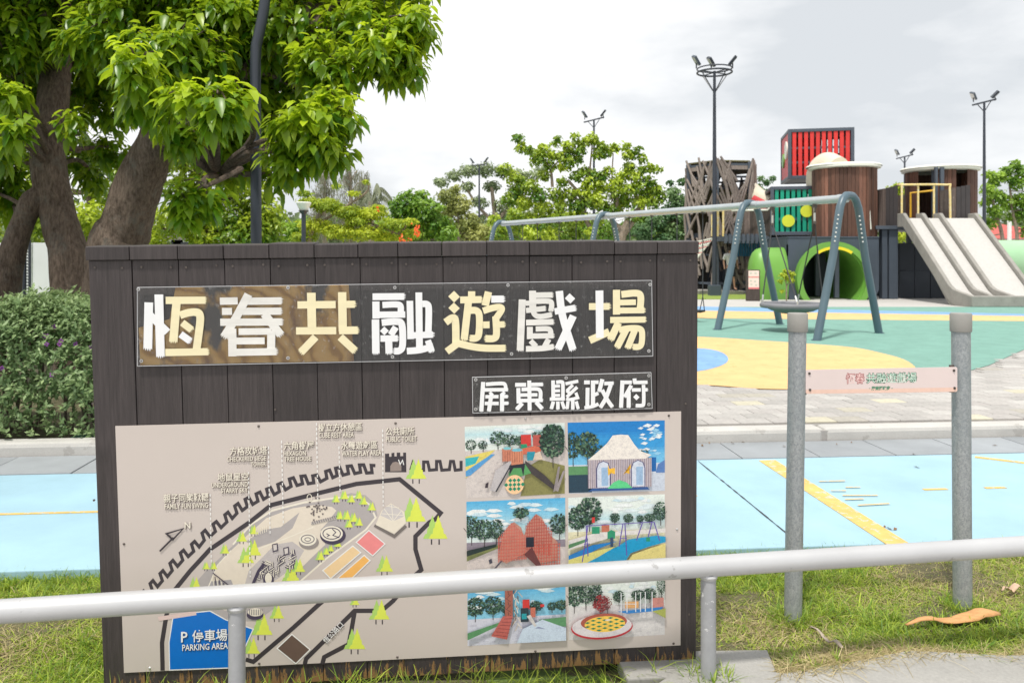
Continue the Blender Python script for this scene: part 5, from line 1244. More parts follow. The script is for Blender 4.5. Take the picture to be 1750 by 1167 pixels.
# pale green tube at the far right
tb = thing('pale_tunnel', 'pale green tunnel tube poking out beyond the slide', 'play tunnel', (P(1760, 470, 30).x, 30, .1))
b = MB(); q0 = P(1690, 447, 30); q0 = Vector((q0.x, 30, z(446, 30))); b.tube([q0, q0+Vector((3.2, .4, 0))], .78, 32); sh_ = b.build('tube_shell', m_greenlt, tb, smooth=True)
b = MB(); b.tube([q0+Vector((1.72, .2, 0)), q0+Vector((1.78, .21, 0))], .80, 32); b.build('flange', m_rubber, tb)
# deck, lower walls and columns behind the slide
dk = thing('play_deck', 'raised deck on slate columns and dark panels behind the slide', 'play structure', (P(1560, 510, 27).x, 27, .1))
zd = z(386, 26.8); b = MB(); b.bx(x1+.02, P(1668, 0, 27).x, 26.75, 29.6, zd-.12, zd); b.build('deck_slab', m_steel, dk, bevel=.01)
for px_, w_ in ((1511, .18), (1526, .3), (1646, .2)):
    q = P(px_, 0, 26.9); b = MB(); b.bx(q.x-w_/2, q.x+w_/2, 26.85, 27.1, .1, zd-.122); b.build('column', m_slate, dk, bevel=.01)
px0 = 1536
for i in range(4):
    a, e = P(px0+i*27, 0, 27.3).x+.01, P(px0+(i+1)*27, 0, 27.3).x-.01
    for k_ in range(2):
        zz = .1+k_*.95; b = MB(); b.bx(a, e, 27.3, 27.36, zz, zz+.94); b.build('wall_panel', m_slatedk, dk, bevel=.01)
b = MB(); b.bx(P(1500, 0, 28.9).x, P(1700, 0, 28.9).x, 28.9, 29, .1, 2.0); b.build('back_wall', m_slatedk, dk)
# plank railings
def plankrail(parent, a, e, z0_, z1_, z2_=None, m=None, name='railing_planks', n_=None):
    a, e = Vector(a), Vector(e); d = e-a; d.z = 0; L_ = d.length; d.normalize(); n_ = n_ or max(3, int(L_/.11)); b = MB(); z2_ = z1_ if z2_ is None else z2_
    M = Matrix.Rotation(math.atan2(d.y, d.x), 3, 'Z')
    for i in range(n_):
        zt__ = z1_+(z2_-z1_)*(i+.5)/n_; c_ = a+d*(L_*(i+.5)/n_); b.box((c_.x, c_.y, (z0_+zt__)/2), (L_/n_*.93, .035, zt__-z0_), M)
    b.build(name, m or m_greypl, parent, kind='stuff')
g0 = lambda px_, D: (P(px_, 0, D).x, D, 0)
plankrail(dk, g0(1491, 27.6), g0(1514, 27.2), z(392, 27.4), z(326, 27.6), z(322, 27.2))
plankrail(dk, g0(1514, 27.15), g0(1534, 26.8), z(388, 27), z(322, 27.2), z(317, 26.8), n_=3, m=pm('dark plain board', (.055, .048, .050), .8, .15, 3, bs=.1))
plankrail(dk, g0(1534, 28.6), g0(1556, 28.3), z(374, 28.5), z(335, 28.6), z(331, 28.4))
plankrail(dk, g0(1606, 27.0), g0(1634, 26.9), z(376, 27), z(326, 27), z(321, 27))
plankrail(dk, g0(1634, 26.85), g0(1658, 26.75), z(376, 27), z(321, 27), z(317, 27), n_=3, m=MATS['dark plain board'])
b = MB(); yz = z(316, 26.6)
b.tube(smoothpath([P(1536, 317, 27.4), P(1541, 316, 26.6), P(1618, 316, 26.6), P(1623, 321, 26.6), P(1624, 376, 26.6)], 3), .036, 10)
hr = b.build('hand_rail', m_yrail, dk, smooth=True)
for px_ in (1541, 1569, 1596):
    q = P(px_, 0, 26.6); b = MB(); b.tube([(q.x, 26.6, yz), (q.x, 26.6, z(374, 26.6))], .034, 10); b.build('baluster', m_yrail, hr, smooth=True)
# concrete slide
sl = thing('concrete_slide', 'wide three lane concrete slide running down from the deck', 'slide', (P(1643, 523, 22.4).x, 22.4, .1))
T0 = Vector((P(1533, 0, 26.6).x, 26.6, z(374, 26.6))); Bt = Vector((P(1643, 0, 22.9).x, 22.9, .55)); W_ = 2.5
def prof_pt(t):       # centre line of the slide along its fall, 0..1
    y = T0.y+(Bt.y-T0.y)*t
    x = T0.x+(Bt.x-T0.x)*t
    if t < .10: zz = T0.z-.02*t
    elif t < .85: zz = T0.z-(t-.10)/.75*(T0.z-.42)
    else: zz = .42-.10*(t-.85)/.15
    return Vector((x, y, zz))
TS = [0, .05, .10, .14, .3, .5, .7, .82, .88, 1.0, 1.12]
def lane(b, xa, xb, dz, thick, m_=None):
    rows = []
    for t in TS:
        p = prof_pt(t); rows.append((p+Vector((xa, 0, dz)), p+Vector((xb, 0, dz))))
    for i in range(len(rows)-1):
        (a, e), (c_, d_) = rows[i], rows[i+1]; dn = Vector((0, 0, -thick))
        o = len(b.v); b.v += [tuple(v) for v in (a, e, d_, c_, a+dn, e+dn, d_+dn, c_+dn)]
        for f in ((0, 1, 2, 3), (7, 6, 5, 4), (0, 4, 5, 1), (1, 5, 6, 2), (2, 6, 7, 3), (3, 7, 4, 0)): b.face([o+i_ for i_ in f])
walls = [0, .62, 1.20, 2.36]
for xa, xb in ((.12, .60), (.72, 1.18), (1.30, 2.34)):
    b = MB(); lane(b, xa, xb, -.0, .10); b.build('chute', m_slide, sl)
for i, xa in enumerate(walls):
    b = MB(); lane(b, xa, xa+.12, .17, .45 if i == 0 else .30); b.build('kerb_wall', m_slidew, sl, bevel=.02)
b = MB(); e0 = prof_pt(1.12); b.bx(e0.x-.02, e0.x+2.6, e0.y-.12, e0.y+.04, .1, .42); b.build('front_lip', m_slidew, sl, bevel=.03)
side = [prof_pt(t)+Vector((.004, 0, -.25)) for t in TS]
b = MB(); pts = [prof_pt(t)+Vector((.02, 0, -.27)) for t in (.55, .7, .82, .88, 1, 1.12)]; pts2 = [Vector((p.x, p.y, .1)) for p in pts[::-1]]
b.prism([tuple(p) for p in pts+[pts2[0], Vector((pts[2].x, pts[2].y, .1))]], (2.4, 0, 0)); b.build('under_slab', m_slidew, sl)
# cream elbow tube between red cube and barrel
tb = thing('elbow_tube', 'cream elbow tube linking the red cube to the barrel tower', 'play tunnel', (P(1400, 290, 28.5).x, 28.5, z(300, 28.5)))
b = MB(); b.tube(smoothpath([P(1398, 318, 28.4), P(1398, 300, 28.3), P(1403, 287, 28.2), P(1415, 280, 27.9), P(1432, 288, 27.4)], 6), [.40]*25, 24); b.build('tube_shell', m_beige, tb, smooth=True)
tb = thing('tube_slide', 'short cream and red tube slide between the branch tower and teal cube', 'play tunnel', (P(1300, 330, 30).x, 30.5, z(345, 30)))
b = MB(); b.tube([P(1280, 326, 31.6), P(1296, 338, 31.0)], [.40, .36], 20); b.build('cream_segment', m_beige, tb, smooth=True)
b = MB(); b.tube([P(1296, 338, 31.0), P(1322, 350, 30.2)], [.36, .36], 20); b.build('cream_segment', m_beige, tb, smooth=True)
b = MB(); b.tube([P(1296, 344, 30.9), P(1322, 357, 30.1)], [.36, .36], 20); b.build('red_segment', m_redp, tb, smooth=True)

# branch tower
tw = thing('branch_tower', 'hexagonal tower wrapped in crossing weathered branches beside the slatted cubes', 'play tower', (P(1232, 497, 31).x, 32, .1))
cx_, cy_ = P(1232, 0, 32).x, 32.0; r = 1.36; ztop = z(280, 31.5); hexp = [(cx_+r*math.cos(R(60*i+8)), cy_+r*math.sin(R(60*i+8))) for i in range(6)]
for x, y in hexp: b = MB(); b.box((x, y, (ztop+.1)/2), (.17, .17, ztop-.1)); b.build('corner_post', m_steel, tw, bevel=.01)
for i in range(6):
    a, e = hexp[i], hexp[(i+1) % 6]
    for zz in (.5, 1.6, z(405, 31.5), z(350, 31.5), z(325, 31.5), z(305, 31.5), ztop-.1):
        b = MB(); b.bar((*a, zz), (*e, zz), .06, .08); b.build('crossbar', m_steel if zz in (.5, ztop-.1) else m_slatedk, tw)
    if i in (0, 1, 2, 4):
        A_, E_ = Vector((*a, 0)), Vector((*e, 0)); dd = (E_-A_)
        f0, f1 = ((.3, .75), (.0, .95), (.05, .9), (.25, .6))[(0, 1, 2, 4).index(i)]
        b = MB(); p0, p1 = A_+dd*f0, A_+dd*f1; nn = Vector((dd.y, -dd.x, 0)).normalized()*-.08
        b.prism([(p0.x+nn.x, p0.y+nn.y, z(400, 31.5)), (p1.x+nn.x, p1.y+nn.y, z(400, 31.5)), (p1.x+nn.x, p1.y+nn.y, z((350, 318, 300, 322)[(0, 1, 2, 4).index(i)], 31.5)), (p0.x+nn.x, p0.y+nn.y, z((350, 318, 300, 322)[(0, 1, 2, 4).index(i)], 31.5))], (-nn.x*.3, -nn.y*.3, 0)); b.build('board_infill', m_mossy, tw)
    b = MB(); A_, E_ = Vector((*a, 0)), Vector((*e, 0)); b.bar((*a, ztop-.22), (*e, ztop-.22), .05, .16); b.build('top_board', m_branch, tw)
b = MB(); b.prism([(*h, ztop+.01) for h in hexp], (0, 0, .05)); b.build('roof', m_mossy, tw)
b = MB(); b.prism([(*h, z(404, 31.5)) for h in hexp], (0, 0, .12)); b.build('deck', m_slatedk, tw)
rs = random.Random(9)
for i in range(6):
    a, e = Vector((*hexp[i], 0)), Vector((*hexp[(i+1) % 6], 0)); nn = Vector(((a+e)/2).x-cx_ and (((a+e)/2)-Vector((cx_, cy_, 0)))).normalized()*.1
    for j in range(44):
        u0 = rs.uniform(0, 1); u1 = min(1.05, max(-.05, u0+rs.choice((-1, 1))*rs.uniform(.12, .5))); za = rs.uniform(1.9, ztop-.7) if j % 4 else rs.uniform(.2, 1.9); zb_ = za+rs.uniform(.8, 1.7)
        zb_ = min(zb_, ztop+rs.uniform(.0, .22))
        b = MB(); p0 = a.lerp(e, u0)+nn+Vector((0, 0, za)); p1 = a.lerp(e, u1)+nn+Vector((0, 0, zb_)); mid = (p0+p1)/2+Vector((rs.uniform(-.05, .05), 0, 0))
        b.tube([p0, mid, p1], [.06, .052, .04], 6); b.build('branch', m_branch, tw, smooth=True)
# bridge between tower and teal cube
br = thing('plank_bridge', 'high plank sided bridge joining the branch tower to the teal cube', 'bridge', (P(1285, 410, 29.5).x, 29.5, z(408, 29.5)))
plankrail(br, g0(1262, 29.6), g0(1318, 28.9), z(404, 29.4), z(358, 29.6), z(358, 28.9))
plankrail(br, g0(1262, 31.0), g0(1318, 30.6), z(404, 29.4), z(358, 29.6), z(358, 28.9))
b = MB(); a, e = Vector(g0(1232, 29.8)), Vector(g0(1318, 28.9)); b.prism([(a.x, a.y, z(412, 29.5)), (e.x, e.y, z(412, 29.5)), (e.x, e.y+1.6, z(412, 29.5)), (a.x, a.y+1.4, z(412, 29.5))], (0, 0, .2)); b.build('bridge_deck', m_steel, br)
b = MB(); b.tube([P(1250, 360, 29.3), P(1312, 359, 28.8), P(1315, 356, 28.8)], .035, 8); b.build('hand_rail', m_cone, br, smooth=True)
for px_, yt in ((1217, 367), (1227, 361), (1236, 359)):
    b = MB(); b.tube([P(px_, yt, 29.5), P(px_, 404, 29.5)], .04, 8); b.build('baluster', m_yrail, br, smooth=True)
b = MB(); b.tube([P(1224, 361, 29.5), P(1246, 357, 29.5)], .04, 8); b.build('yellow_hand_rail', m_yrail, br, smooth=True)
for i in range(9):
    a = P(1240+i*7.5, 408, 29.2-.06*i); b = MB(); b.box(a, (.09, .12, .34)); b.build('deck_joist', m_steel, br)
# under-deck: blue slats, ladder, dark back
ud = thing('under_deck', 'shaded space under the bridge with blue slats and a wooden ladder', 'play structure', (P(1262, 500, 31).x, 31, .1))
b = MB(); b.bx(P(1190, 0, 33.8).x, P(1330, 0, 33.8).x, 33.8, 33.9, .1, z(412, 33)); b.build('back_panel', m_slatedk, ud)
for i in range(9):
    q = P(1262+i*4.2, 0, 30.4); b = MB(); b.bx(q.x-.035, q.x+.035, 30.4, 30.44, z(438, 30.4), z(412, 30.4)); b.build('slat', m_bluesl, ud)
for i in range(6):
    q = P(1325+i*4.2, 0, 29.3); b = MB(); b.bx(q.x-.035, q.x+.035, 29.3, 29.34, z(424, 29.3), z(411, 29.3)); b.build('slat', m_bluesl, ud)
for px_ in (1250, 1258, 1266): 
    q = P(px_, 0, 31); b = MB(); b.tube([(q.x, 31, .25), (q.x+.03, 31, z(415, 31))], .05, 8); b.build('ladder_pole', m_branch, ud)
for y in (452, 468, 486):
    b = MB(); b.tube([P(1247, y, 30.95), P(1269, y, 30.95)], .04, 8); b.build('ladder_rung', m_greypl, ud)
b = MB(); b.box(P(1252, 430, 30.9), (.2, .04, .1)); b.build('small_plate', m_lampw, ud)
# rope net
rn = thing('rope_net', 'red and white rope climbing net slung by the branch tower', 'climbing net', (P(1205, 430, 29.5).x, 29.5, z(430, 29.5)))
A_, B_, C2 = P(1188, 414, 29.4), P(1219, 407, 29.4), P(1188, 446, 29.4)
for i in range(9):
    t_ = i/8; b = MB(); b.tube([A_.lerp(C2, t_), B_.lerp(C2, t_)], .022, 5); b.build('rope', m_redp if i % 2 else m_cone, rn)
for i in range(8):
    t_ = i/7; b = MB(); b.tube([A_.lerp(B_, t_), C2.lerp(B_, t_*.15)], .018, 5); b.build('rope', m_cone, rn)
b = MB(); b.bx(P(1186, 0, 31.4).x, P(1209, 0, 31.4).x, 31.4, 31.5, .1, z(448, 31)); b.build('dark_opening', m_black, tw)
# information stand
st_ = thing('information_stand', 'brown information stand with a pale pink printed face by the green tube', 'information sign', (P(1287, 514, 25.6).x, 25.6, .1))
a, e = P(1276, 0, 25.6).x, P(1299, 0, 25.6).x
b = MB(); b.bx(a, e, 25.6, 25.72, .1, z(461, 25.6)); b.build('plinth', m_greypl, st_, bevel=.01)
k = Ink(); k.y = 0
def sq(x0_, z0_, x1_, z1_, y, c_): k.col = c_; k.poly([(x0_, y, z0_), (x1_, y, z0_), (x1_, y, z1_), (x0_, y, z1_)])
ax, ex = P(1279, 0, 25.6).x, P(1297, 0, 25.6).x
sq(ax, z(493, 25.6), ex, z(462.5, 25.6), 25.594, srgb(244, 222, 208)); sq(ax, z(474.5, 25.6), ex, z(472.5, 25.6), 25.590, srgb(226, 150, 140)); sq(ax, z(494, 25.6), ex, z(491, 25.6), 25.590, srgb(220, 130, 130))
for cx__, cy__ in ((1283, 467), (1291, 467), (1283, 480), (1290, 481), (1284, 486), (1292, 487)):
    q = P(cx__, cy__, 25.6); k.col = srgb(206, 206, 190); k.poly([(q.x+.05*math.cos(i), 25.590, q.z+.035*math.sin(i)) for i in (0, 1, 2, 3.1, 4.2, 5.2)])
k.build('printed_face', m_matte, st_, colors=True)

# ------------------------------------------------------------------ the visitor under the deck
def person():
    D = 30.1; base = P(1248, 498, D); x, y, g_ = base.x, D, .25
    t = thing('person', 'person in a white T-shirt and dark shorts standing under the deck, turned away', 'person', (x, y, g_))
    def skin(name, verts, edges, radii, m, root=0, par=t):
        me = bpy.data.meshes.new(name); me.from_pydata([(x+v[0], y+v[1], g_+v[2]) for v in verts], edges, []); me.transform(WM[t.name].inverted())
        o = bpy.data.objects.new(name, me); COL.objects.link(o); o.parent = par; me.materials.append(m)
        import bmesh
        bm_ = bmesh.new(); bm_.from_mesh(me); bm_.verts.layers.skin.verify(); bm_.to_mesh(me); bm_.free()
        for i, r_ in enumerate(radii): me.skin_vertices[0].data[i].radius = (r_, r_*.85) if not isinstance(r_, tuple) else r_
        me.skin_vertices[0].data[root].use_root = True
        s = o.modifiers.new('skin', 'SKIN'); s.use_smooth_shade = True; q = o.modifiers.new('sub', 'SUBSURF'); q.levels = 1; q.render_levels = 2; WM[o.name] = WM[t.name]; return o
    m_skin = pm('skin', (.42, .24, .16), .6, .05, 5, bs=0); m_hair = pm('dark hair', (.03, .022, .02), .7, .2, 40); m_tee = pm('white cotton', (.68, .68, .68), .85, .06, 6, bs=.1); m_sh = pm('dark shorts', (.02, .022, .03), .85, .1, 8, bs=.1)
    V = [(0, 0, .86), (0, 0, 1.08), (0, 0, 1.30), (0, 0, 1.42), (.0, -.01, 1.50), (0, -.02, 1.60),
         (-.19, 0, 1.34), (-.25, .0, 1.10), (-.24, -.08, .88), (-.24, -.11, .80), (.19, 0, 1.34), (.25, 0, 1.10), (.27, -.06, .88), (.27, -.1, .80),
         (-.10, 0, .80), (-.14, .01, .46), (-.17, .02, .09), (-.19, -.12, .035), (.10, 0, .80), (.13, .0, .46), (.17, .03, .09), (.22, -.10, .035)]
    E_ = [(0, 1), (1, 2), (2, 3), (3, 4), (4, 5), (2, 6), (6, 7), (7, 8), (8, 9), (2, 10), (10, 11), (11, 12), (12, 13), (0, 14), (14, 15), (15, 16), (16, 17), (0, 18), (18, 19), (19, 20), (20, 21)]
    Rr = [.13, .12, .14, .06, .055, .085, .055, .042, .034, .03, .055, .042, .034, .03, .088, .056, .038, .035, .088, .056, .038, .035]
    body = skin('body', V, E_, Rr, m_skin)
    skin('shirt', [(0, 0, .84), (0, 0, 1.08), (0, 0, 1.32), (0, 0, 1.42), (-.19, 0, 1.34), (-.245, 0, 1.14), (.19, 0, 1.34), (.245, 0, 1.14)], [(0, 1), (1, 2), (2, 3), (2, 4), (4, 5), (2, 6), (6, 7)], [.165, .15, .17, .075, .085, .075, .085, .075], m_tee)
    skin('shorts', [(0, 0, .92), (-.10, 0, .78), (-.13, 0, .50), (.10, 0, .78), (.13, 0, .50)], [(0, 1), (1, 2), (0, 3), (3, 4)], [.155, .12, .10, .12, .10], m_sh)
    b = MB()
    for s in (-1, 1): b.box((x+s*.19, y-.05, g_+.012), (.1, .27, .03))
    b.build('sandal', m_rubber, t, bevel=.01)
    b = MB(); b.lathe((x, y+.015, g_+1.56), [(.02, -.10), (.085, -.05), (.105, .03), (.09, .10), (.04, .135), (.001, .14)], 16); b.build('hair', m_hair, t, smooth=True)
person()
# ------------------------------------------------------------------ near trees
m_leafN = leafmat('glossy fig leaf', (.045, .17, .010), (.60, .74, .03), .34, .48)
def clusters(C, out, n_leaf, L0, tint0, up_bias=.0):
    """whorls of drooping leaves at the twig ends C (n,3), out = outward direction"""
    n = len(C); k = n_leaf
    Cc = np.repeat(C, k, 0); U = nrm(np.repeat(out, k, 0)*.5+np.array([0, 0, 1.0])+RNG.normal(size=(n*k, 3))*.12)
    az = RNG.uniform(0, 2*PI, n*k)+np.tile(np.arange(k)*2.4, n); a = nrm(np.cross(U, np.array([[.3, .7, .1]]))); b_ = np.cross(U, a)
    el = np.radians(RNG.uniform(-62, 38, n*k)); rad = a*np.cos(az)[:, None]+b_*np.sin(az)[:, None]
    D = nrm(rad*np.cos(el)[:, None]+U*np.sin(el)[:, None]); st = RNG.uniform(.02, .09, n*k)[:, None]
    base = Cc+D*st*.8+U*RNG.uniform(-.13, .03, n*k)[:, None]
    L = L0*RNG.uniform(.6, 1.2, n*k); W = L*RNG.uniform(.44, .60, n*k)
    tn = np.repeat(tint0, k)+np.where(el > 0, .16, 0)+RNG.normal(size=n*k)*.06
    V, Fa = leaf_big(base, D, U, L, W, RNG.uniform(.25, .75, n*k))
    return V, Fa, np.repeat(np.clip(tn, 0, 1), 8), base
SPR = [0]
def crown_big(lobes, parent, L0, dens=1.0, k=13):
    Vs, Ts, Fs = [], [], []; off = 0; twigs = []
    for (px_, py_, r_, D, bright) in lobes:
        c = np.array(P(px_, py_, D)); R_ = r_/F*D; n = int(max(6, (R_**2*150+R_**3*60)*dens))
        d = rdir(n); d[:, 2] = np.where(d[:, 2] < -.3, d[:, 2]*.7, d[:, 2]); rad = R_*(.45+.55*RNG.random(n)**.5)
        C = c+d*rad[:, None]*np.array([1, .9, .85]); C = C[C[:, 2] > .9]; d = d[:len(C)]
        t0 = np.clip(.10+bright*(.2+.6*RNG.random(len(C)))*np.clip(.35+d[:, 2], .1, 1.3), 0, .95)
        if D < 7.9:                         # the nearest sprays hang as parts of their own
            for i in range(len(C)):
                if SPR[0] > 0 and RNG.random() < .55:
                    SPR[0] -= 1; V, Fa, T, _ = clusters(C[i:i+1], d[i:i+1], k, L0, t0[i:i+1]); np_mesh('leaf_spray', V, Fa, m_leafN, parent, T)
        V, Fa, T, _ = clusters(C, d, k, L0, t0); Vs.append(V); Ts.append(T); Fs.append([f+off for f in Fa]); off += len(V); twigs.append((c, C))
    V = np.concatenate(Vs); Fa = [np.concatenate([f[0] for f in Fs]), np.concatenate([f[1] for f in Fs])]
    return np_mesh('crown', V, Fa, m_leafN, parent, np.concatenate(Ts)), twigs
def near_tree(name, label, base, limbs, lobes, r, L0=.12, dens=1.0):
    t = thing(name, label, 'tree', base, group='broad leaved trees behind the hedge')
    b = MB()
    for i, (pts, r0, r1) in enumerate(limbs): bark_limb(b, pts, r0, r1, seed=i*3.1)
    tr_ = b.build('trunk', m_bark, t, smooth=True)
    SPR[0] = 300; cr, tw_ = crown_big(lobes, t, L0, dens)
    b = MB(); JN = [p for pts, _a, _b in limbs for p in smoothpath(pts, 5)]
    for c, C in tw_:
        c = Vector(c); hub = min(JN, key=lambda p: (p-c).length+max(0, p.z-c.z)); m = (hub+c)/2+Vector((random.uniform(-.2, .2), random.uniform(-.2, .2), random.uniform(-.05, .2))); limb(b, [hub, m, c], .035, .018, 7, 4)
        for q in C[::3]:
            q = Vector(q); mm = (c+q)/2+Vector((0, 0, .04)); b.tube([c, mm, q], [.011, .008, .005], 5, cap=False)
    b.build('twigs', m_bark, t, smooth=True)
    return t
# tree B: leaning trunk in the middle of the left half
near_tree('fig_tree', 'broad leaved tree whose leaning trunk rises just behind the board corner', (P(190, 500, 8.4).x, 8.4, .06),
 [([(P(180, 500, 8.4).x, 8.4, -.1), P(196, 440, 8.4), P(212, 390, 8.4), P(236, 320, 8.35), P(262, 262, 8.3), P(285, 200, 8.2)], .31, .20),
  ([P(258, 272, 8.3), P(300, 225, 8.1), P(360, 175, 7.9), P(430, 110, 7.8), P(520, 60, 7.8)], .11, .04),
  ([P(285, 205, 8.2), P(300, 120, 8.4), P(330, 20, 8.6), P(350, -120, 8.8)], .15, .07),
  ([P(262, 262, 8.3), P(300, 252, 8.2), P(340, 270, 8.0), P(372, 300, 7.9)], .04, .02)],
 [(700, 40, 50, 7.6, 1), (648, 88, 58, 7.4, 1), (690, 100, 40, 7.5, 1), (610, 40, 75, 7.8, .8), (560, 110, 62, 7.4, .9), (480, 50, 95, 8.0, .5), (420, -30, 110, 8.3, .5), (560, -60, 100, 8.2, .6), (680, -50, 70, 8.0, .7),
  (575, 185, 46, 7.0, 1), (520, 215, 58, 6.8, .9), (555, 245, 42, 6.9, .6), (492, 262, 40, 6.9, .6), (445, 200, 60, 8.0, .7), (470, 300, 22, 7.9, .4),
  (372, 162, 50, 5.7, 1.2), (320, 165, 34, 5.7, 1.2), (412, 165, 30, 5.8, 1.2), (390, 230, 48, 8.0, .4), (300, 100, 95, 7.4, .45), (235, 112, 46, 5.9, 1.1), (245, 165, 46, 6.2, .6), (310, 215, 36, 6.6, .3), (380, 60, 90, 7.8, .5), (300, -40, 110, 8.0, .5),
  (350, 240, 50, 8.2, .3), (420, 250, 52, 8.2, .3), (470, 160, 80, 8.4, .3), (390, 110, 80, 8.6, .3), (250, 30, 90, 8.8, .3), (540, 170, 60, 8.4, .4), (620, -20, 80, 8.6, .6), (350, 320, 36, 6.3, .15), (320, 345, 22, 6.3, .15), (390, 290, 26, 7.9, .3), (200, 40, 80, 8.0, .4), (360, -180, 170, 8.8, .6), (600, -190, 120, 8.6, .6)], .3, .122, 1.9)
# tree A with its low left limb
near_tree('fig_tree', 'broad leaved tree with an upright knotty trunk at the left, forking low down', (P(118, 520, 9.0).x, 9.0, .06),
 [([(P(128, 520, 9).x, 9.0, -.1), P(122, 470, 9), P(106, 400, 9), P(90, 330, 9), P(82, 250, 9), P(92, 170, 9), P(100, 110, 9.1), P(108, 40, 9.2)], .225, .13),
  ([P(100, 130, 9.1), P(112, 40, 8.8), P(120, -60, 8.6), P(140, -160, 8.5)], .10, .06),
  ([P(80, 330, 9.0), P(56, 345, 8.9), P(36, 385, 8.9), P(20, 440, 8.9), P(8, 520, 8.9), (P(5, 520, 8.9).x, 8.9, -.1)], .11, .155),
  ([P(84, 300, 9), P(60, 240, 9), P(20, 120, 9.2), P(-40, 40, 9.4)], .10, .05)],
 [(40, 30, 70, 8.6, .4), (160, 60, 66, 8.4, .4), (-10, 60, 90, 8.5, .5), (12, 165, 40, 7.0, 1.1), (30, 205, 26, 6.8, 1.0), (-8, 235, 40, 7.2, .6), (150, 130, 44, 9.5, .3), (118, 205, 22, 8.0, .7), (95, 60, 60, 9.6, .3), (185, 250, 34, 9.6, .4), (160, 300, 30, 10.0, .6),
  (60, 130, 80, 9.9, .3), (170, 60, 80, 9.8, .3), (190, 170, 60, 9.8, .4), (130, 260, 46, 10.4, .5), (0, 190, 70, 10, .4), (40, 0, 90, 9.8, .4), (30, 280, 46, 9.8, .4), (-30, 320, 60, 9.8, .4), (60, -70, 120, 8.6, .5), (-60, -40, 130, 8.8, .5), (180, -60, 90, 8.8, .5), (60, -200, 150, 9.0, .6), (-90, 180, 110, 8.5, .5), (100, 330, 22, 10.2, .7), (20, 340, 34, 10.4, .7)], .3, .125, 1.7)

# ------------------------------------------------------------------ hedge with purple flowers
m_hedge = leafmat('hedge leaf', (.11, .20, .07), (.46, .58, .27), .5, .3)
hg = thing('hedge', 'dense grey green hedge dotted with small purple flowers behind the kerb', 'hedge', (-3.9, 6.9, .06))
def hedge():
    x0, x1 = -8.2, -1.75; n = 15000
    X = RNG.uniform(x0, x1, n); v = RNG.random(n)
    H = .93+.10*np.sin(X*3.1)+.06*np.sin(X*7.7+1); Wd = .52
    # points over a rounded cross-section: front face, top, back
    th = RNG.uniform(-.35, PI*1.0, n); ry = Wd*(.82+.22*RNG.random(n)); sup = lambda c: np.sign(c)*np.abs(c)**.6
    Yc = 6.98+.084*X*0+X*.084; Y = Yc-ry*sup(np.cos(th)); Z = .12+np.clip(H*.55+H*.47*sup(np.sin(th))+RNG.normal(size=n)*.03, .0, 2)
    lump = .06*np.sin(X*9+Z*6)*np.cos(Z*8+X*2); Y = Y-lump
    lowfront = RNG.random(n) < .3; Z = np.where(lowfront & (th < 1.2), RNG.uniform(.12, .8, n), Z)
    C = np.stack([X, Y, Z], 1); out = np.stack([RNG.normal(size=n)*.3, -np.cos(th), np.sin(th)+.4], 1)
    k = 9; Cc = np.repeat(C, k, 0); U = nrm(np.repeat(out, k, 0)+RNG.normal(size=(n*k, 3))*.25+np.array([0, 0, .5]))
    az = RNG.uniform(0, 2*PI, n*k); a = nrm(np.cross(U, np.array([[.3, .7, .1]]))); b_ = np.cross(U, a); el = np.radians(RNG.uniform(0, 65, n*k))
    D = nrm((a*np.cos(az)[:, None]+b_*np.sin(az)[:, None])*np.cos(el)[:, None]+U*np.sin(el)[:, None])
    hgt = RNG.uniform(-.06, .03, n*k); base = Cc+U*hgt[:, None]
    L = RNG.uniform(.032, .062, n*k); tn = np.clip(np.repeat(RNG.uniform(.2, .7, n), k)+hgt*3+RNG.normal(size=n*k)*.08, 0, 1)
    V, Fa = leaf_small(base, D, U, L, L*.42)
    np_mesh('foliage', V, Fa, m_hedge, hg, np.repeat(tn, 4), kind='stuff')
    b = MB()
    for i in range(150):
        x = random.uniform(x0, x1); y = 6.98+x*.084; q = Vector((x+random.uniform(-.2, .2), y+random.uniform(-.38, .3), .75+random.random()*.3)); b.tube([(x, y, 0), ((x+q.x)/2, (y+q.y)/2, .5), q], [.012, .009, .004], 5, cap=False)
    b.build('stems', m_bark, hg)
    b = MB()
    for i in range(34):
        x = random.uniform(x0, x1); zz = random.uniform(.45, 1.05)
        if i < 9: q = P(random.choice((68, 75, 90, 100, 125, 140, 144, 80)), random.choice((560, 575, 583, 588, 625, 630, 640)), 6.16); x, zz = q.x, q.z
        y = 6.98+x*.084-.52+random.uniform(-.03, .02)+max(0, zz-.8)*.6
        for j in range(4):
            a = j*1.6+i; c = Vector((x+.012*math.cos(a), y, zz+.012*math.sin(a))); b.add([c+Vector((.008*math.cos(m_), -.004*(m_ % 2), .008*math.sin(m_))) for m_ in (0, 1.2, 2.5, 3.8, 5)], [(0, 1, 2, 3, 4)])
    b.build('purple_flowers', pm('purple petal', (.26, .05, .30), .6, .2, 40, bs=0), hg, kind='stuff')
hedge()
gb = thing('green_box', 'low dark green utility box lid between hedge and kerb', 'utility box', (P(138, 762, 6.3).x, 6.5, .06))
a = P(118, 0, 6.28).x; b = MB(); b.bx(a, a+.34, 6.33, 6.6, .04, z(751, 6.33)); b.build('box_body', pm('dark green plastic', (.02, .12, .08), .5, .08, 5), gb, bevel=.012)
b = MB(); b.bx(a-.01, a+.35, 6.32, 6.61, z(751, 6.33), z(748, 6.33)+.01); b.build('lid', MATS['dark green plastic'], gb, bevel=.008)

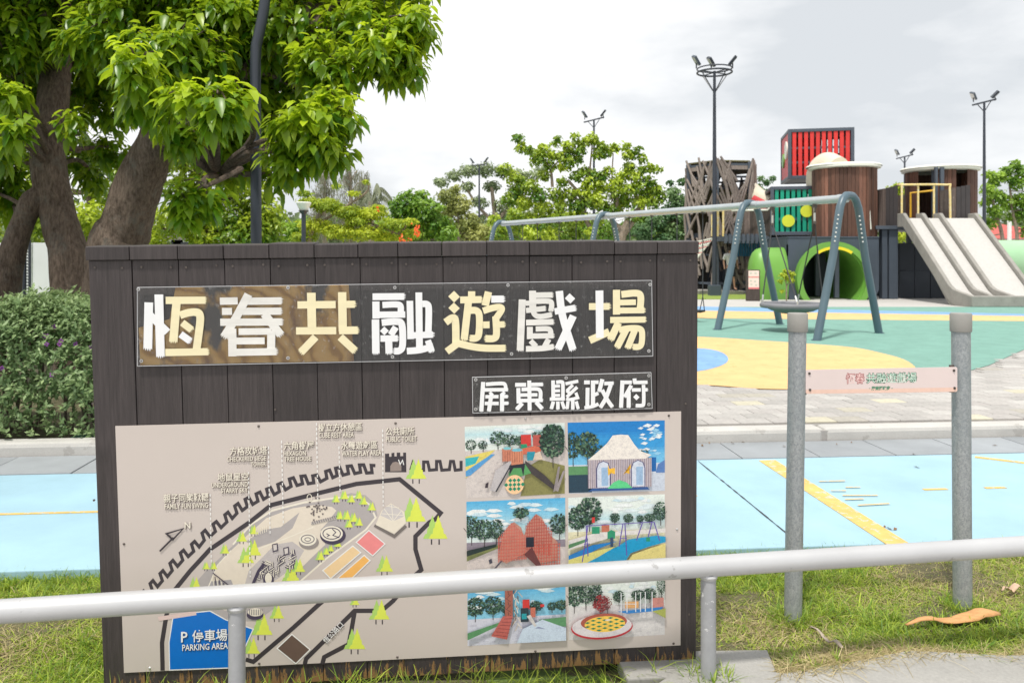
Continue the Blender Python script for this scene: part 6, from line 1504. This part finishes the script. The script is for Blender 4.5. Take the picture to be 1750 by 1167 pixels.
# ------------------------------------------------------------------ white wall, wire fence, bench
ww = thing('sheet_metal_wall', 'white ribbed sheet metal wall seen between the trunks', 'wall', (P(90, 500, 14).x, 14, 0))
x = P(-150, 0, 14).x; x_end = P(215, 0, 14.3).x; i = 0
while x < x_end:
    b = MB(); w_ = .30; b.bx(x+.004, x+w_-.004, 14.0+(i % 2)*.025, 14.04+(i % 2)*.025, 0, z(415, 14)); b.build('sheet_panel', m_wallw, ww, bevel=.004); x += w_; i += 1
wf = thing('wire_fence', 'dark chain link strip fixed beside a leaning post near the white wall', 'fence', (P(46, 500, 12).x, 12, 0))
b = MB(); b.tube([P(41, 560, 12), P(42, 410, 12)], .03, 8); b.build('post', m_pole, wf)
b = MB(); b.tube([P(51, 560, 12), P(51, 410, 12)], .02, 8); b.build('post', m_pole, wf)
b = MB()
for i in range(26):
    y = 412+i*5.2; b.tube([P(42, y, 12), P(51, y+6, 12)], .006, 4, cap=False); b.tube([P(51, y, 12), P(42, y+6, 12)], .006, 4, cap=False)
b.build('wire_mesh', m_pole, wf)
bn = thing('park_bench', 'brown wooden bench back just showing over the hedge', 'bench', (P(78, 530, 11).x, 11, 0))
for y in (509, 515, 521):
    b = MB(); b.bar(P(55, y, 11), P(92, y, 11), .03, .035); b.build('back_slat', m_greypl, bn)
for px_ in (84, 57):
    b = MB(); b.bar(P(px_, 507, 11), (P(px_, 0, 11).x, 11, 0), .05, .05); b.bar(P(px_, 517, 11), P(px_+9, 517, 10.7), .05, .04); b.bar(P(px_+8, 518, 10.7), (P(px_+8, 0, 10.7).x, 10.7, 0), .05, .05); b.build('end_frame', m_bolt, bn)
for i in range(3):
    b = MB(); q0, q1 = P(55, 530, 10.95-i*.1), P(95, 530, 10.95-i*.1); q0.z = q1.z = .45; b.bar(q0, q1, .08, .03); b.build('seat_slat', m_greypl, bn)

# ------------------------------------------------------------------ far trees
def far_tree(name, label, D, blobs, leaf_px, mat, trunk, tb=(.2, .8), dens=1.0, spread=1.0, bark=None, r0=.2, flat_=.8, aspect=.6, cat='tree', group='trees round the playground', sprays=False, extra=None, twig_r=12):
    bx_ = trunk[0][0][0][0]; base = P(bx_, 480, D); t = thing(name, label, cat, (base.x, D, 0), group=group)
    b = MB()
    for pts, ra, rb_ in trunk:
        q = [P(p[0], p[1], D+(p[2] if len(p) > 2 else 0)) for p in pts]
        if pts[0][1] >= 420: q = [Vector((q[0].x, q[0].y, -.1))]+q
        limb(b, q, ra, rb_, 8, 4, .08)
    JN = [P(p[0], p[1], D) for pts, ra, rb_ in trunk for p in smoothpath([Vector((*q[:2], 0)) for q in pts], 5) if p[1] < 520]
    Cs, Ts, Os = [], [], []
    hub = P(trunk[0][0][-1][0], trunk[0][0][-1][1], D)
    for i, (px_, py_, r_) in enumerate(blobs):
        R_ = r_/F*D; lp = leaf_px/F*D; n = int(40*dens*(R_/lp)**2+8); lp *= 1.0
        dd = RNG.normal(scale=.35*R_*2.5*spread)
        c = np.array(P(px_, py_, D)); c[1] += dd; c[0] = (px_-CX)/F*c[1]; c[2] = EYE-(py_-HY)/F*c[1]
        d = rdir(n); rad = R_*(.35+.72*RNG.random(n)**.6); lum = 1+.22*np.sin(d[:, 0]*5+i)*np.cos(d[:, 2]*6+i*2)
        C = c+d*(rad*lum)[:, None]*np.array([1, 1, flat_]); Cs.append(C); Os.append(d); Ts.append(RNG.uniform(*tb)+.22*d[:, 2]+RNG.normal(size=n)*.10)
        cv = Vector(c); near = min(JN, key=lambda p: (p-cv).length+max(0, p.z-cv.z)*1.5)
        if (near-cv).length > .2 and r_ >= twig_r: b.tube([near, (near+cv)/2+Vector((0, 0, -.08*(near-cv).length)), cv], [.035, .028, .012], 5, cap=False)
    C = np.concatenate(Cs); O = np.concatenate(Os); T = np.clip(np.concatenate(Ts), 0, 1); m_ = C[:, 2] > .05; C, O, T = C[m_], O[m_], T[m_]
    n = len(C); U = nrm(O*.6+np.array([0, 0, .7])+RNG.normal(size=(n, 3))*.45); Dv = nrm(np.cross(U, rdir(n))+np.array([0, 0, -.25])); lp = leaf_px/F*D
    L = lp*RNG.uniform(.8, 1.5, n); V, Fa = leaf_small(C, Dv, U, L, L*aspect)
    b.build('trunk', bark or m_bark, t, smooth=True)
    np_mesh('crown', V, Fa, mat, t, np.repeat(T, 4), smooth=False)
    return t
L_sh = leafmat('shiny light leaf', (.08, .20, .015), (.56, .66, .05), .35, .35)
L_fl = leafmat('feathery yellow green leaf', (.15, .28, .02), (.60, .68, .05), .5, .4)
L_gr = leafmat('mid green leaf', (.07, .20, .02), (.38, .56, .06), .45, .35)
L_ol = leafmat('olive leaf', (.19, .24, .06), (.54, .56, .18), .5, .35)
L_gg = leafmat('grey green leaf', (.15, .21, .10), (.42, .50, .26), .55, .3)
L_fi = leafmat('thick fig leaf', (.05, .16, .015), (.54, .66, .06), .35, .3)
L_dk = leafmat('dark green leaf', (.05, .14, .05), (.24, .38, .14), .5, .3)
L_cs = leafmat('thin grey needle', (.16, .17, .11), (.36, .36, .27), .6, .25)
# shiny trees just beyond the near trunks
far_tree('bushy_tree', 'shiny light green bushy tree filling the gap right of the leaning trunk', 14, [(300, 270, 30), (345, 290, 38), (395, 300, 35), (430, 330, 38), (300, 320, 32), (350, 345, 36), (400, 370, 38), (300, 372, 36), (350, 395, 38), (440, 385, 36), (255, 385, 26), (262, 415, 28), (460, 362, 28), (455, 400, 30), (410, 410, 36)], 8.5, L_sh,
 [([(350, 470), (350, 420), (345, 350), (350, 300)], .12, .05)], (.1, .95), .8, .5, r0=.1)
far_tree('bushy_tree', 'light green bushy tree glimpsed left of the upright trunk', 15, [(10, 280, 34), (50, 320, 30), (20, 360, 40), (70, 380, 30), (150, 270, 34), (175, 330, 34), (150, 370, 34), (150, 400, 34), (60, 420, 26), (200, 290, 26), (-30, 420, 50), (130, 430, 30)], 8.5, L_sh,
 [([(160, 480), (160, 400), (150, 330)], .1, .05)], (.1, .8), .62, .5)
far_tree('flame_tree', 'low feathery yellow green tree with a few orange flowers behind the board top', 24, [(530, 345, 20), (560, 350, 26), (595, 362, 26), (635, 365, 24), (670, 382, 22), (540, 385, 28), (580, 395, 30), (625, 398, 28), (660, 405, 24), (700, 400, 20), (605, 330, 10), (625, 310, 6), (575, 318, 8), (700, 378, 12), (520, 330, 12), (520, 405, 22), (610, 378, 20), (648, 355, 12)], 5.5, L_fl,
 [([(535, 470), (528, 420), (538, 380), (560, 350)], .12, .05), ([(540, 385), (580, 360), (625, 330), (630, 312)], .05, .02), ([(570, 400), (620, 380), (680, 400)], .05, .02)], (.3, .95), 1.3, .5, bark=m_barklt, flat_=.42, aspect=.38)
b = MB(); fl_ = bpy.data.objects['flame_tree']
for px_, py_, n_, s in ((711, 392, 26, 6), (686, 411, 20, 6), (646, 357, 6, 4), (700, 412, 8, 6), (713, 400, 6, 5)):
    for i in range(n_):
        q = P(px_+random.gauss(0, s*.6), py_+random.gauss(0, s*.7), 23.4+random.uniform(-.2, .2)); a = random.random()*6
        b.add([q+Vector((.03*math.cos(a+m_), random.uniform(-.02, .02), .03*math.sin(a+m_))) for m_ in (0, 1.3, 2.6, 3.8, 5)], [(0, 1, 2, 3, 4)])
b.build('orange_flowers', pm('orange petal', (.85, .13, .02), .5, .2, 30, bs=0), fl_)
# casuarinas: drooping thin needles
def casuarina(px_, D, yt, w_, label):
    base = P(px_, 450, D); t = thing('casuarina_tree', label, 'tree', (base.x, D, 0), group='thin grey casuarinas on the skyline')
    b = MB(); b.tube([(base.x, D, 0), P(px_, 350, D), P(px_-2, yt, D)], [.2, .12, .03], 7); Cs = []; 
    for i in range(34):
        y = yt+4+(410-yt)*random.random()**.9; s = random.choice((-1, 1)); ln = w_*random.uniform(.3, 1)*(.35+.65*min(1, (y-yt)/60)); q0 = P(px_, y+6, D); q1 = P(px_+s*ln, y-random.uniform(2, 16), D+random.uniform(-1.5, 1.5)); b.tube([q0, (q0+q1)/2+Vector((0, 0, .15)), q1], [.04, .025, .012], 4, cap=False)
        for j in range(46): f = random.random()**.7; Cs.append(tuple(q0.lerp(q1, f)+Vector((random.gauss(0, .12), random.gauss(0, .15), random.gauss(0, .1)))))
    b.build('trunk', m_barklt, t)
    C = np.array(Cs); n = len(C); D_ = nrm(np.stack([RNG.normal(size=n)*.25, RNG.normal(size=n)*.2, -np.ones(n)], 1)); U = nrm(np.stack([RNG.normal(size=n), -np.ones(n)*1.0, RNG.normal(size=n)*.3], 1))
    V, Fa = leaf_small(C, D_, U, RNG.uniform(.25, .6, n), np.full(n, .035)); np_mesh('crown', V, Fa, L_cs, t, np.repeat(RNG.uniform(.1, .9, n), 4), smooth=False)
casuarina(600, 44, 274, 30, 'tallest wispy grey casuarina beyond the flame tree'); casuarina(556, 46, 290, 30, 'wispy casuarina half hidden by the drooping leaves'); casuarina(620, 50, 300, 22, 'small wispy casuarina on the right of the pair')
# palm
D = 42; base = P(634, 450, D); pt = thing('palm_tree', 'palm with arching drooping fronds on the skyline', 'palm tree', (base.x, D, 0))
b = MB(); b.tube([(base.x, D, 0), P(634, 345, D)], [.2, .14], 8); b.build('trunk', m_barklt, pt)
top_ = P(634, 345, D)
for i, (dx, dz) in enumerate(((34, -14), (42, 4), (30, 20), (-18, -16), (-26, 4), (20, -22), (-12, 18))):
    pts = smoothpath([top_, top_+Vector((dx*.5/F*D, random.uniform(-.5, .5), (-dz+16)/F*D*.8)), top_+Vector((dx/F*D, random.uniform(-.8, .8), (-dz-6)/F*D))], 8); b = MB(); b.tube(pts, .02, 4, cap=False)
    for p in pts[2:]:
        for s in (-.25, .25, 0):
            q = p+Vector((s*.4, s, -.55)); b.add([p+Vector((-.03, 0, 0)), p+Vector((.03, 0, 0)), q], [(0, 1, 2)])
    b.build('frond', pm('dry palm leaf', (.16, .18, .10), .6, .2, 10, bs=0), pt)
far_tree('round_tree', 'rounded mid green tree in the middle of the skyline', 34, [(700, 345, 26), (725, 358, 30), (690, 372, 26), (750, 385, 24), (715, 392, 28), (680, 352, 14), (740, 400, 24), (690, 405, 24), (765, 400, 20), (720, 332, 10), (672, 390, 20)], 6.5, L_gr,
 [([(715, 470), (715, 420), (710, 380)], .15, .06)], (.15, .8), 1.0, .5)
far_tree('olive_tree', 'soft olive coloured tree right of the rounded green one', 38, [(765, 335, 18), (785, 350, 22), (760, 362, 18), (800, 380, 22), (770, 390, 22), (815, 400, 22), (790, 410, 20), (780, 322, 8), (840, 395, 18)], 5.5, L_ol,
 [([(785, 470), (785, 420), (783, 370)], .14, .05)], (.2, .9), 1.0, .5, bark=m_barklt)
far_tree('rain_tree', 'wide airy grey green tree behind the slender mast', 60, [(755, 312, 12), (775, 300, 14), (800, 292, 16), (830, 290, 18), (860, 292, 16), (885, 300, 16), (910, 300, 14), (800, 318, 12), (840, 318, 15), (880, 325, 15), (820, 345, 14), (860, 350, 16), (895, 345, 16), (745, 308, 6), (925, 290, 12), (850, 375, 18), (880, 380, 18), (820, 375, 10), (900, 370, 20)], 4.6, L_gg,
 [([(850, 460), (850, 400), (845, 360), (840, 320)], .35, .12), ([(848, 380), (880, 340), (900, 310)], .15, .06), ([(848, 385), (815, 350), (790, 310)], .15, .06), ([(832, 365), (812, 372), (800, 385)], .08, .04)], (.2, .8), .75, .6, bark=m_barklt, flat_=.7, twig_r=99)
FI = [(886, 236, 9), (890, 250, 9), (902, 256, 10), (915, 262, 10), (929, 253, 10), (925, 270, 12), (940, 262, 9), (953, 236, 6), (948, 245, 6), (958, 265, 12), (975, 262, 12), (970, 248, 10), (985, 245, 9), (983, 232, 7), (992, 258, 10), (912, 275, 8), (940, 282, 10), (975, 275, 12), (960, 285, 10), (988, 270, 8),
 (1000, 242, 9), (1010, 236, 10), (1018, 240, 7), (1027, 250, 11), (1032, 262, 10), (1020, 265, 8), (1047, 255, 9), (1052, 250, 8), (1070, 250, 9), (1072, 265, 10), (1083, 262, 10), (1092, 252, 5), (1098, 270, 8), (1075, 285, 12), (1085, 300, 12), (1098, 290, 9), (1110, 285, 8), (1122, 288, 8), (1066, 300, 11), (1055, 310, 13),
 (1030, 300, 11), (1040, 290, 9), (1016, 300, 12), (1000, 292, 11), (985, 300, 12), (1005, 312, 12), (1025, 318, 14), (1045, 325, 13), (1070, 325, 14), (1090, 320, 14), (1108, 310, 13), (1120, 322, 12), (1128, 335, 11), (1115, 345, 13), (1095, 345, 14),
 (865, 288, 10), (858, 290, 8), (875, 302, 12), (890, 308, 12), (905, 318, 14), (885, 325, 13), (920, 330, 15), (870, 340, 13), (895, 345, 16), (925, 352, 16), (950, 330, 14), (955, 350, 15), (975, 330, 13), (985, 350, 15), (940, 370, 16), (965, 375, 16), (995, 370, 15), (910, 375, 16), (880, 365, 14), (1005, 345, 14), (1030, 350, 12), (1055, 352, 12),
 (1080, 370, 11), (870, 390, 16), (905, 400, 16), (940, 400, 15), (980, 400, 14), (1010, 395, 10), (845, 375, 12), (850, 400, 14), (1040, 400, 8), (1020, 340, 14), (1045, 360, 12), (985, 372, 16), (1060, 338, 12), (1020, 375, 12), (930, 300, 12), (1000, 330, 14), (1075, 345, 12), (1105, 330, 12), (960, 310, 10)]
far_tree('spreading_tree', 'spreading tree with clumped thick leaves and pale forked branches', 30, FI, 6.2, L_fi,
 [([(1065, 440), (1062, 410), (1070, 385), (1080, 370), (1095, 355)], .20, .10), ([(1066, 395), (1045, 375), (1055, 345), (1048, 320)], .12, .05), ([(1068, 400), (1085, 375), (1100, 360), (1085, 330)], .10, .05), ([(1020, 440), (1012, 400), (1000, 370), (995, 345), (985, 325), (970, 308)], .12, .05), ([(1000, 365), (985, 340), (980, 335)], .08, .03), ([(1000, 350), (1005, 320), (1010, 270), (1012, 245)], .06, .02),
  ([(1046, 345), (1046, 300), (1048, 262)], .04, .02), ([(944, 320), (941, 290), (930, 275)], .06, .03), ([(941, 290), (952, 278), (960, 270)], .04, .02), ([(1090, 350), (1080, 320), (1078, 290)], .04, .02)], (.1, .95), .95, .35, bark=m_barklt, flat_=.85, aspect=.62, twig_r=99)
far_tree('dark_tree', 'dense dark green tree between the spreading tree and branch tower', 38, [(1150, 330, 14), (1165, 310, 8), (1160, 345, 18), (1140, 365, 20), (1170, 370, 20), (1150, 395, 24), (1180, 400, 20), (1120, 380, 18), (1100, 395, 20), (1065, 400, 14), (1185, 345, 12), (1145, 312, 6), (1200, 380, 18), (1210, 410, 20), (1135, 415, 24)], 5.5, L_dk,
 [([(1150, 470), (1150, 420), (1150, 380)], .2, .08)], (.1, .9), 1.1, .5)
far_tree('dark_tree', 'small tree tops showing between the branch tower and red cube', 46, [(1300, 305, 6), (1310, 312, 6), (1298, 318, 5), (1320, 305, 5), (1308, 330, 10), (1322, 330, 9)], 4.6, L_dk, [([(1308, 470), (1308, 420), (1308, 335)], .1, .04)], (.2, .7), 1.0, .3)
far_tree('yellow_green_tree', 'yellow green tree top glimpsed between the two barrel towers', 46, [(1520, 325, 9), (1535, 318, 8), (1545, 330, 12), (1530, 340, 12), (1555, 345, 10), (1515, 335, 8), (1560, 335, 9), (1540, 405, 10), (1530, 402, 10)], 4.6, L_fl, [([(1540, 470), (1540, 420), (1540, 340)], .1, .05)], (.3, .9), 1.1, .3)
far_tree('spreading_tree', 'clumpy tree behind the mast at the right end', 40, [(1735, 280, 9), (1742, 292, 10), (1722, 290, 10), (1712, 300, 11), (1728, 306, 10), (1700, 310, 10), (1692, 298, 9), (1738, 315, 10), (1746, 305, 9), (1690, 325, 14), (1705, 335, 14), (1722, 345, 16), (1745, 340, 14), (1760, 355, 22), (1700, 360, 14), (1690, 380, 12), (1735, 370, 12), (1775, 320, 16), (1780, 380, 24), (1685, 345, 10), (1665, 375, 12), (1668, 400, 14), (1760, 395, 14)], 5.4, L_gr,
 [([(1715, 440), (1712, 400), (1705, 375), (1698, 350), (1695, 325)], .12, .05), ([(1735, 440), (1738, 400), (1730, 360), (1725, 310)], .12, .05)], (.1, .9), 1.0, .4, bark=m_barklt)
far_tree('bushy_tree', 'broad green bushes behind the spreading tree and swing beam', 52, [(870, 400, 20), (900, 385, 20), (935, 390, 22), (970, 395, 22), (1005, 390, 20), (1040, 395, 20), (1075, 390, 20), (1105, 385, 20), (880, 370, 14), (1020, 375, 14), (1090, 368, 16), (845, 395, 18), (1130, 395, 20)], 4.8, L_gr,
 [([(980, 450), (980, 410), (985, 380)], .2, .08)], (.1, .8), 1.0, .4)
far_tree('bushy_tree', 'hazy green trees behind the flame tree under the casuarinas', 58, [(520, 390, 22), (560, 385, 22), (600, 392, 22), (640, 395, 22), (680, 395, 22), (490, 395, 22), (720, 400, 20), (770, 402, 20), (810, 405, 18), (590, 375, 14)], 4.8, L_gr,
 [([(600, 450), (600, 410), (605, 385)], .2, .08)], (.1, .8), 1.0, .4)
# distant tree belt behind everything
def belt():
    Cs = []; lp = []
    for px_ in range(-900, 3000, 24):
        for j in range(3):
            y = 392+random.uniform(-6, 40); Dd = 78+random.uniform(-6, 10); R_ = 30/F*Dd; n = 120
            c = np.array(P(px_+random.uniform(-14, 14), y, Dd)); Cs.append(c+rdir(n)*R_*(.5+.5*RNG.random(n))[:, None])
    C = np.concatenate(Cs); C = C[C[:, 2] > 0]; n = len(C); U = nrm(RNG.normal(size=(n, 3))+np.array([0, -.4, .7])); Dv = nrm(np.cross(U, rdir(n))); L = RNG.uniform(.5, .95, n)
    V, Fa = leaf_small(C, Dv, U, L, L*.7); o = np_mesh('tree_belt', V, Fa, L_gg, None, np.repeat(np.clip(RNG.uniform(0, .55, n), 0, 1), 4), smooth=False); o['kind'] = 'stuff'
belt()
# ------------------------------------------------------------------ houses behind
def house(name, label, x0, x1, D, yw, yr, mw, mr, hip=True, wins=3):
    a, e = P(x0, 0, D).x, P(x1, 0, D).x; zw, zr_ = z(yw, D), z(yr, D); t = thing(name, label, 'house', ((a+e)/2, D, 0))
    b = MB(); b.bx(a, e, D, D+6, 0, zw); b.build('wall', mw, t)
    b = MB(); ov = .5; m_ = (a+e)/2; q = [(a-ov, D-ov, zw), (e+ov, D-ov, zw), (e+ov, D+6+ov, zw), (a-ov, D+6+ov, zw), (m_, D+3, zr_), (m_+.01, D+3, zr_)]
    b.add(q, [(0, 1, 5, 4), (1, 2, 5), (2, 3, 4, 5), (3, 0, 4), (0, 3, 2, 1)]); b.build('roof', mr, t)
    for i in range(wins):
        x = a+(e-a)*(i+.5)/wins; b = MB(); b.bx(x-.5, x+.5, D-.03, D+.0-.002, .9, min(2.1, zw-.3)); f = b.build('window', m_lampw, t); b = MB(); b.bx(x-.44, x+.44, D-.045, D-.032, .96, min(2.04, zw-.36)); b.build('pane', m_pane, f)
house('red_roofed_house', 'low pale house with a red hipped roof past the end of the slide', 1668, 1830, 52, 408, 378, m_house, m_roofr)
house('grey_roofed_house', 'pale pink house with a grey tiled roof half hidden by foliage', 262, 345, 22, 392, 330, m_house, m_roofg, wins=2)
q = thing('white_pole', 'thin white pole in front of the red roofed house', 'pole', (P(1725, 0, 45).x, 45, 0)); b = MB(); b.tube([(P(1725, 0, 45).x, 45, 0), P(1725, 370, 45)], .11, 8); b.build('shaft', m_lampw, q)
# little frangipani by the tunnel
far_tree('young_plant', 'small yellow green potted looking sapling before the tunnel wall', 25.3, [(1338, 470, 5), (1346, 474, 6), (1353, 468, 5), (1342, 463, 4), (1334, 480, 4), (1352, 478, 5), (1336, 497, 3), (1347, 466, 4)], 3.6, L_fl, [([(1344, 508), (1344, 490), (1342, 478)], .03, .015), ([(1344, 492), (1350, 480), (1351, 470)], .02, .01)], (.4, .95), 1.1, .2, bark=m_barklt, cat='plant', group='saplings')
bpy.data.objects['young_plant']['label'] = 'small yellow green sapling before the slate tunnel wall'
del bpy.data.objects['young_plant']['group']

# ------------------------------------------------------------------ grass of the verge
m_grass = leafmat('grass blade', (.08, .20, .015), (.58, .68, .09), .5, .4)
m_straw = leafmat('dry straw', (.26, .21, .09), (.66, .55, .30), .7, .2)
def blades(name, n, region, hmin, hmax, wd, mat, lean, tb, zbase=-.052, clump=0):
    C = []
    while len(C) < n:
        m_ = n-len(C); X = RNG.uniform(-3.2, 3.4, m_*3); Y = RNG.uniform(2.4, 4.6, m_*3)
        k_ = region(X, Y); C += list(zip(X[k_], Y[k_]))
    C = np.array(C[:n]); 
    if clump: cl = C[:n//clump]; C = np.repeat(cl, clump, 0)+RNG.normal(scale=.014, size=(len(cl)*clump, 2)); n = len(C)
    C3 = np.concatenate([C, (zbase-.034*np.clip((.75-C[:, :1])/.3, 0, 1)*np.clip((3.25-C[:, 1:2])/.2, 0, 1))], 1); az = RNG.uniform(0, 2*PI, n); l = RNG.uniform(.1, lean, n)
    D = nrm(np.stack([np.cos(az)*l, np.sin(az)*l, np.ones(n)], 1)); S = np.stack([-np.sin(az+RNG.normal(size=n)*.6), np.cos(az+RNG.normal(size=n)*.6), np.zeros(n)], 1)
    H = RNG.uniform(hmin, hmax, n)[:, None]; W = (wd*RNG.uniform(.6, 1.3, n))[:, None]; hor = np.stack([np.cos(az), np.sin(az), np.zeros(n)], 1)
    V = np.zeros((n, 7, 3)); bend = RNG.uniform(.0, .55, n)[:, None]*lean
    for i, (f, w_) in enumerate(((0, 1), (.4, .9), (.75, .6))):
        c = C3+D*H*f+hor*H*bend*f*f-np.array([0, 0, 1])*H*bend*.35*f*f; V[:, 2*i] = c-S*W*w_/2; V[:, 2*i+1] = c+S*W*w_/2
    V[:, 6] = C3+D*H+hor*H*bend-np.array([0, 0, 1])*H*bend*.45
    b_ = np.arange(n)[:, None]*7
    Fa = [np.concatenate([b_+np.array(q) for q in ((0, 1, 3, 2), (2, 3, 5, 4))]), b_+np.array((4, 5, 6))]
    o = np_mesh(name, V.reshape(-1, 3), Fa, mat, None, np.repeat(np.clip(RNG.uniform(*tb, n), 0, 1), 7), smooth=False); o['kind'] = 'stuff'; return o
def fpy(X):   # front edge of the verge (footpath)
    xs = [p[0] for p in fp[:11]]; ys = [p[1] for p in fp[:11]]; return np.interp(X, xs, ys)
def far_edge(X): return 4.0/math.cos(TH)+X*math.tan(TH)
def boardy(X): return 2.83+(X+1.41)*.076
noise2 = lambda X, Y: np.sin(X*4.1+Y*2.3)+np.sin(X*2.2-Y*5.2+1)+np.sin(X*9.3+Y*7.7)*.5
def reg(X, Y):
    inb = (X > -1.5) & (X < .74) & (Y > boardy(X)-.02) & (Y < boardy(X)+.16)
    pad = (X > .42) & (X < .98) & (Y < 3.1)
    return (Y > fpy(X)+.0) & (Y < far_edge(X)-.0) & ~inb & ~pad
vis_ = lambda X, Y: (np.abs(X/Y) < .70) & ~((X/Y > -.44) & (X/Y < .21) & (Y > boardy(X)+.1) & (RNG.random(X.shape) < .75))
blades('grass', 70000, lambda X, Y: reg(X, Y) & vis_(X, Y) & (RNG.random(X.shape) < np.clip(.62+.22*noise2(X, Y), .15, 1)), .014, .040, .0036, m_grass, 2.4, (.1, 1))
blades('long_grass', 9000, lambda X, Y: reg(X, Y) & vis_(X, Y) & (noise2(X, Y) > -.2), .035, .085, .0048, m_grass, 1.5, (.0, .8), clump=9)
blades('dry_grass', 30000, lambda X, Y: reg(X, Y) & vis_(X, Y) & (RNG.random(X.shape) < np.clip(.6-.25*noise2(X, Y), .25, 1)), .02, .06, .0026, m_straw, 4.5, (.1, .9))
blades('straw_litter', 5200, lambda X, Y: (Y > fpy(X)-.06) & (Y < fpy(X)+.10) & (X > .98) & (X < 2.4) & (RNG.random(X.shape) < np.clip(1-np.abs(Y-fpy(X))*9+.5*np.sin(X*6), .0, 1)), .02, .08, .0020, m_straw, 9, (.2, 1), zbase=-.030)
blades('edge_grass', 2600, lambda X, Y: (np.abs(Y-far_edge(X)+.02) < .03) & vis_(X, Y), .03, .09, .003, m_grass, 1.4, (.1, .8))
blades('foot_grass', 700, lambda X, Y: (X > -1.4) & (X < .6) & (np.abs(Y-boardy(X)+.045) < .05), .05, .15, .0042, m_grass, 1.6, (.2, .9), clump=4)
for cx_, cy_ in ((posts[0][0].x, posts[0][0].y), (posts[1][0].x, posts[1][0].y), (rp_(1210).x, rp_(1210).y)):
    blades('post_tuft', 260, lambda X, Y: (np.hypot(X-cx_, Y-cy_) > .034) & (np.hypot(X-cx_, Y-cy_) < .085), .03, .10, .0042, m_grass, 1.4, (.05, .8))
# ground litter: fallen palm sheath, sticks, leaves
def sheath(label, q0, q1, w0, m_, name='dry_sheath', cat='dry leaf'):
    a, e = Vector(q0), Vector(q1); d = (e-a); L_ = d.length; d.normalize(); s = Vector((-d.y, d.x, 0)); t = thing(name, label, cat, (a.x, a.y, a.z))
    b = MB(); n_ = 14; rows = []
    for i in range(n_+1):
        f = i/n_; c = a+d*L_*f; w_ = w0*(.18+.82*min(1, f*1.5)**1.2) if f < .86 else w0*(1.0-(f-.86)*4.2); zz = .022+.006*math.sin(f*PI)+.012*math.sin(f*9)+random.uniform(-.004, .004)
        rows.append([c+s*w_*u+Vector((0, 0, zz+.35*w_*(1-u*u)*1.1+random.uniform(-.002, .002))) for u in (-1, -.55, 0, .55, 1)])
    b.v = [tuple(p) for r_ in rows for p in r_]
    for i in range(n_):
        for j in range(4): b.face((i*5+j, i*5+j+1, i*5+j+6, i*5+j+5))
    o = b.build('blade', m_, t, smooth=True); s_ = o.modifiers.new('solid', 'SOLIDIFY'); s_.thickness = .003
m_sh = pm('dry orange sheath', (.58, .30, .12), .65, .28, 9, bs=.4, bscale=30, stretch=(1, 4, 4))
m_stick = pm('dry stick', (.36, .30, .24), .8, .25, 14, bs=.3)
sheath('curled orange brown palm sheath lying on the grass by the right post', G(1548, 1076, -.04), G(1706, 1060, -.04), .036, m_sh)
sheath('small pale curled dry leaf right of the name sign', G(1712, 1018, -.04), G(1742, 1012, -.04), .016, pm('pale dry leaf', (.6, .42, .30), .7, .2, 9, bs=.3))
sheath('flat dead strip of leaf lying between the two galvanised posts', G(1384, 1082, -.035), G(1440, 1120, -.035), .009, m_stick, 'dead_leaf_strip')
# fallen leaves on the paving and path
fl = MB()
for i, (px_, py_) in enumerate(((1212, 758), (1252, 758), (1270, 757), (1340, 763), (1455, 757), (1562, 777), (1700, 762), (1200, 762), (1430, 760), (1520, 904), (1530, 905), (1512, 901), (1567, 799), (1345, 818))):
    q = G(px_, py_, .0 if 775 < py_ else .004); a = random.random()*6; r_ = random.uniform(.012, .022)
    if py_ < 775: q.z = .1 if py_ < 750 else .006
    b = MB(); b.add([(q.x+r_*math.cos(a), q.y+r_*math.sin(a)*1.4, q.z+.004), (q.x+r_*.4*math.cos(a+1.4), q.y+r_*.4*math.sin(a+1.4), q.z+.012), (q.x-r_*math.cos(a), q.y-r_*math.sin(a)*1.4, q.z+.005), (q.x-r_*.4*math.cos(a+1.4), q.y-r_*.4*math.sin(a+1.4), q.z+.004)], [(0, 1, 2, 3)])
    fl.v += [tuple(v) for v in b.v]; o = len(fl.v)-4; fl.face((o, o+1, o+2, o+3))
fl.build('leaf_litter', pm('brown leaf litter', (.22, .12, .05), .8, .3, 20, bs=0), kind='stuff')
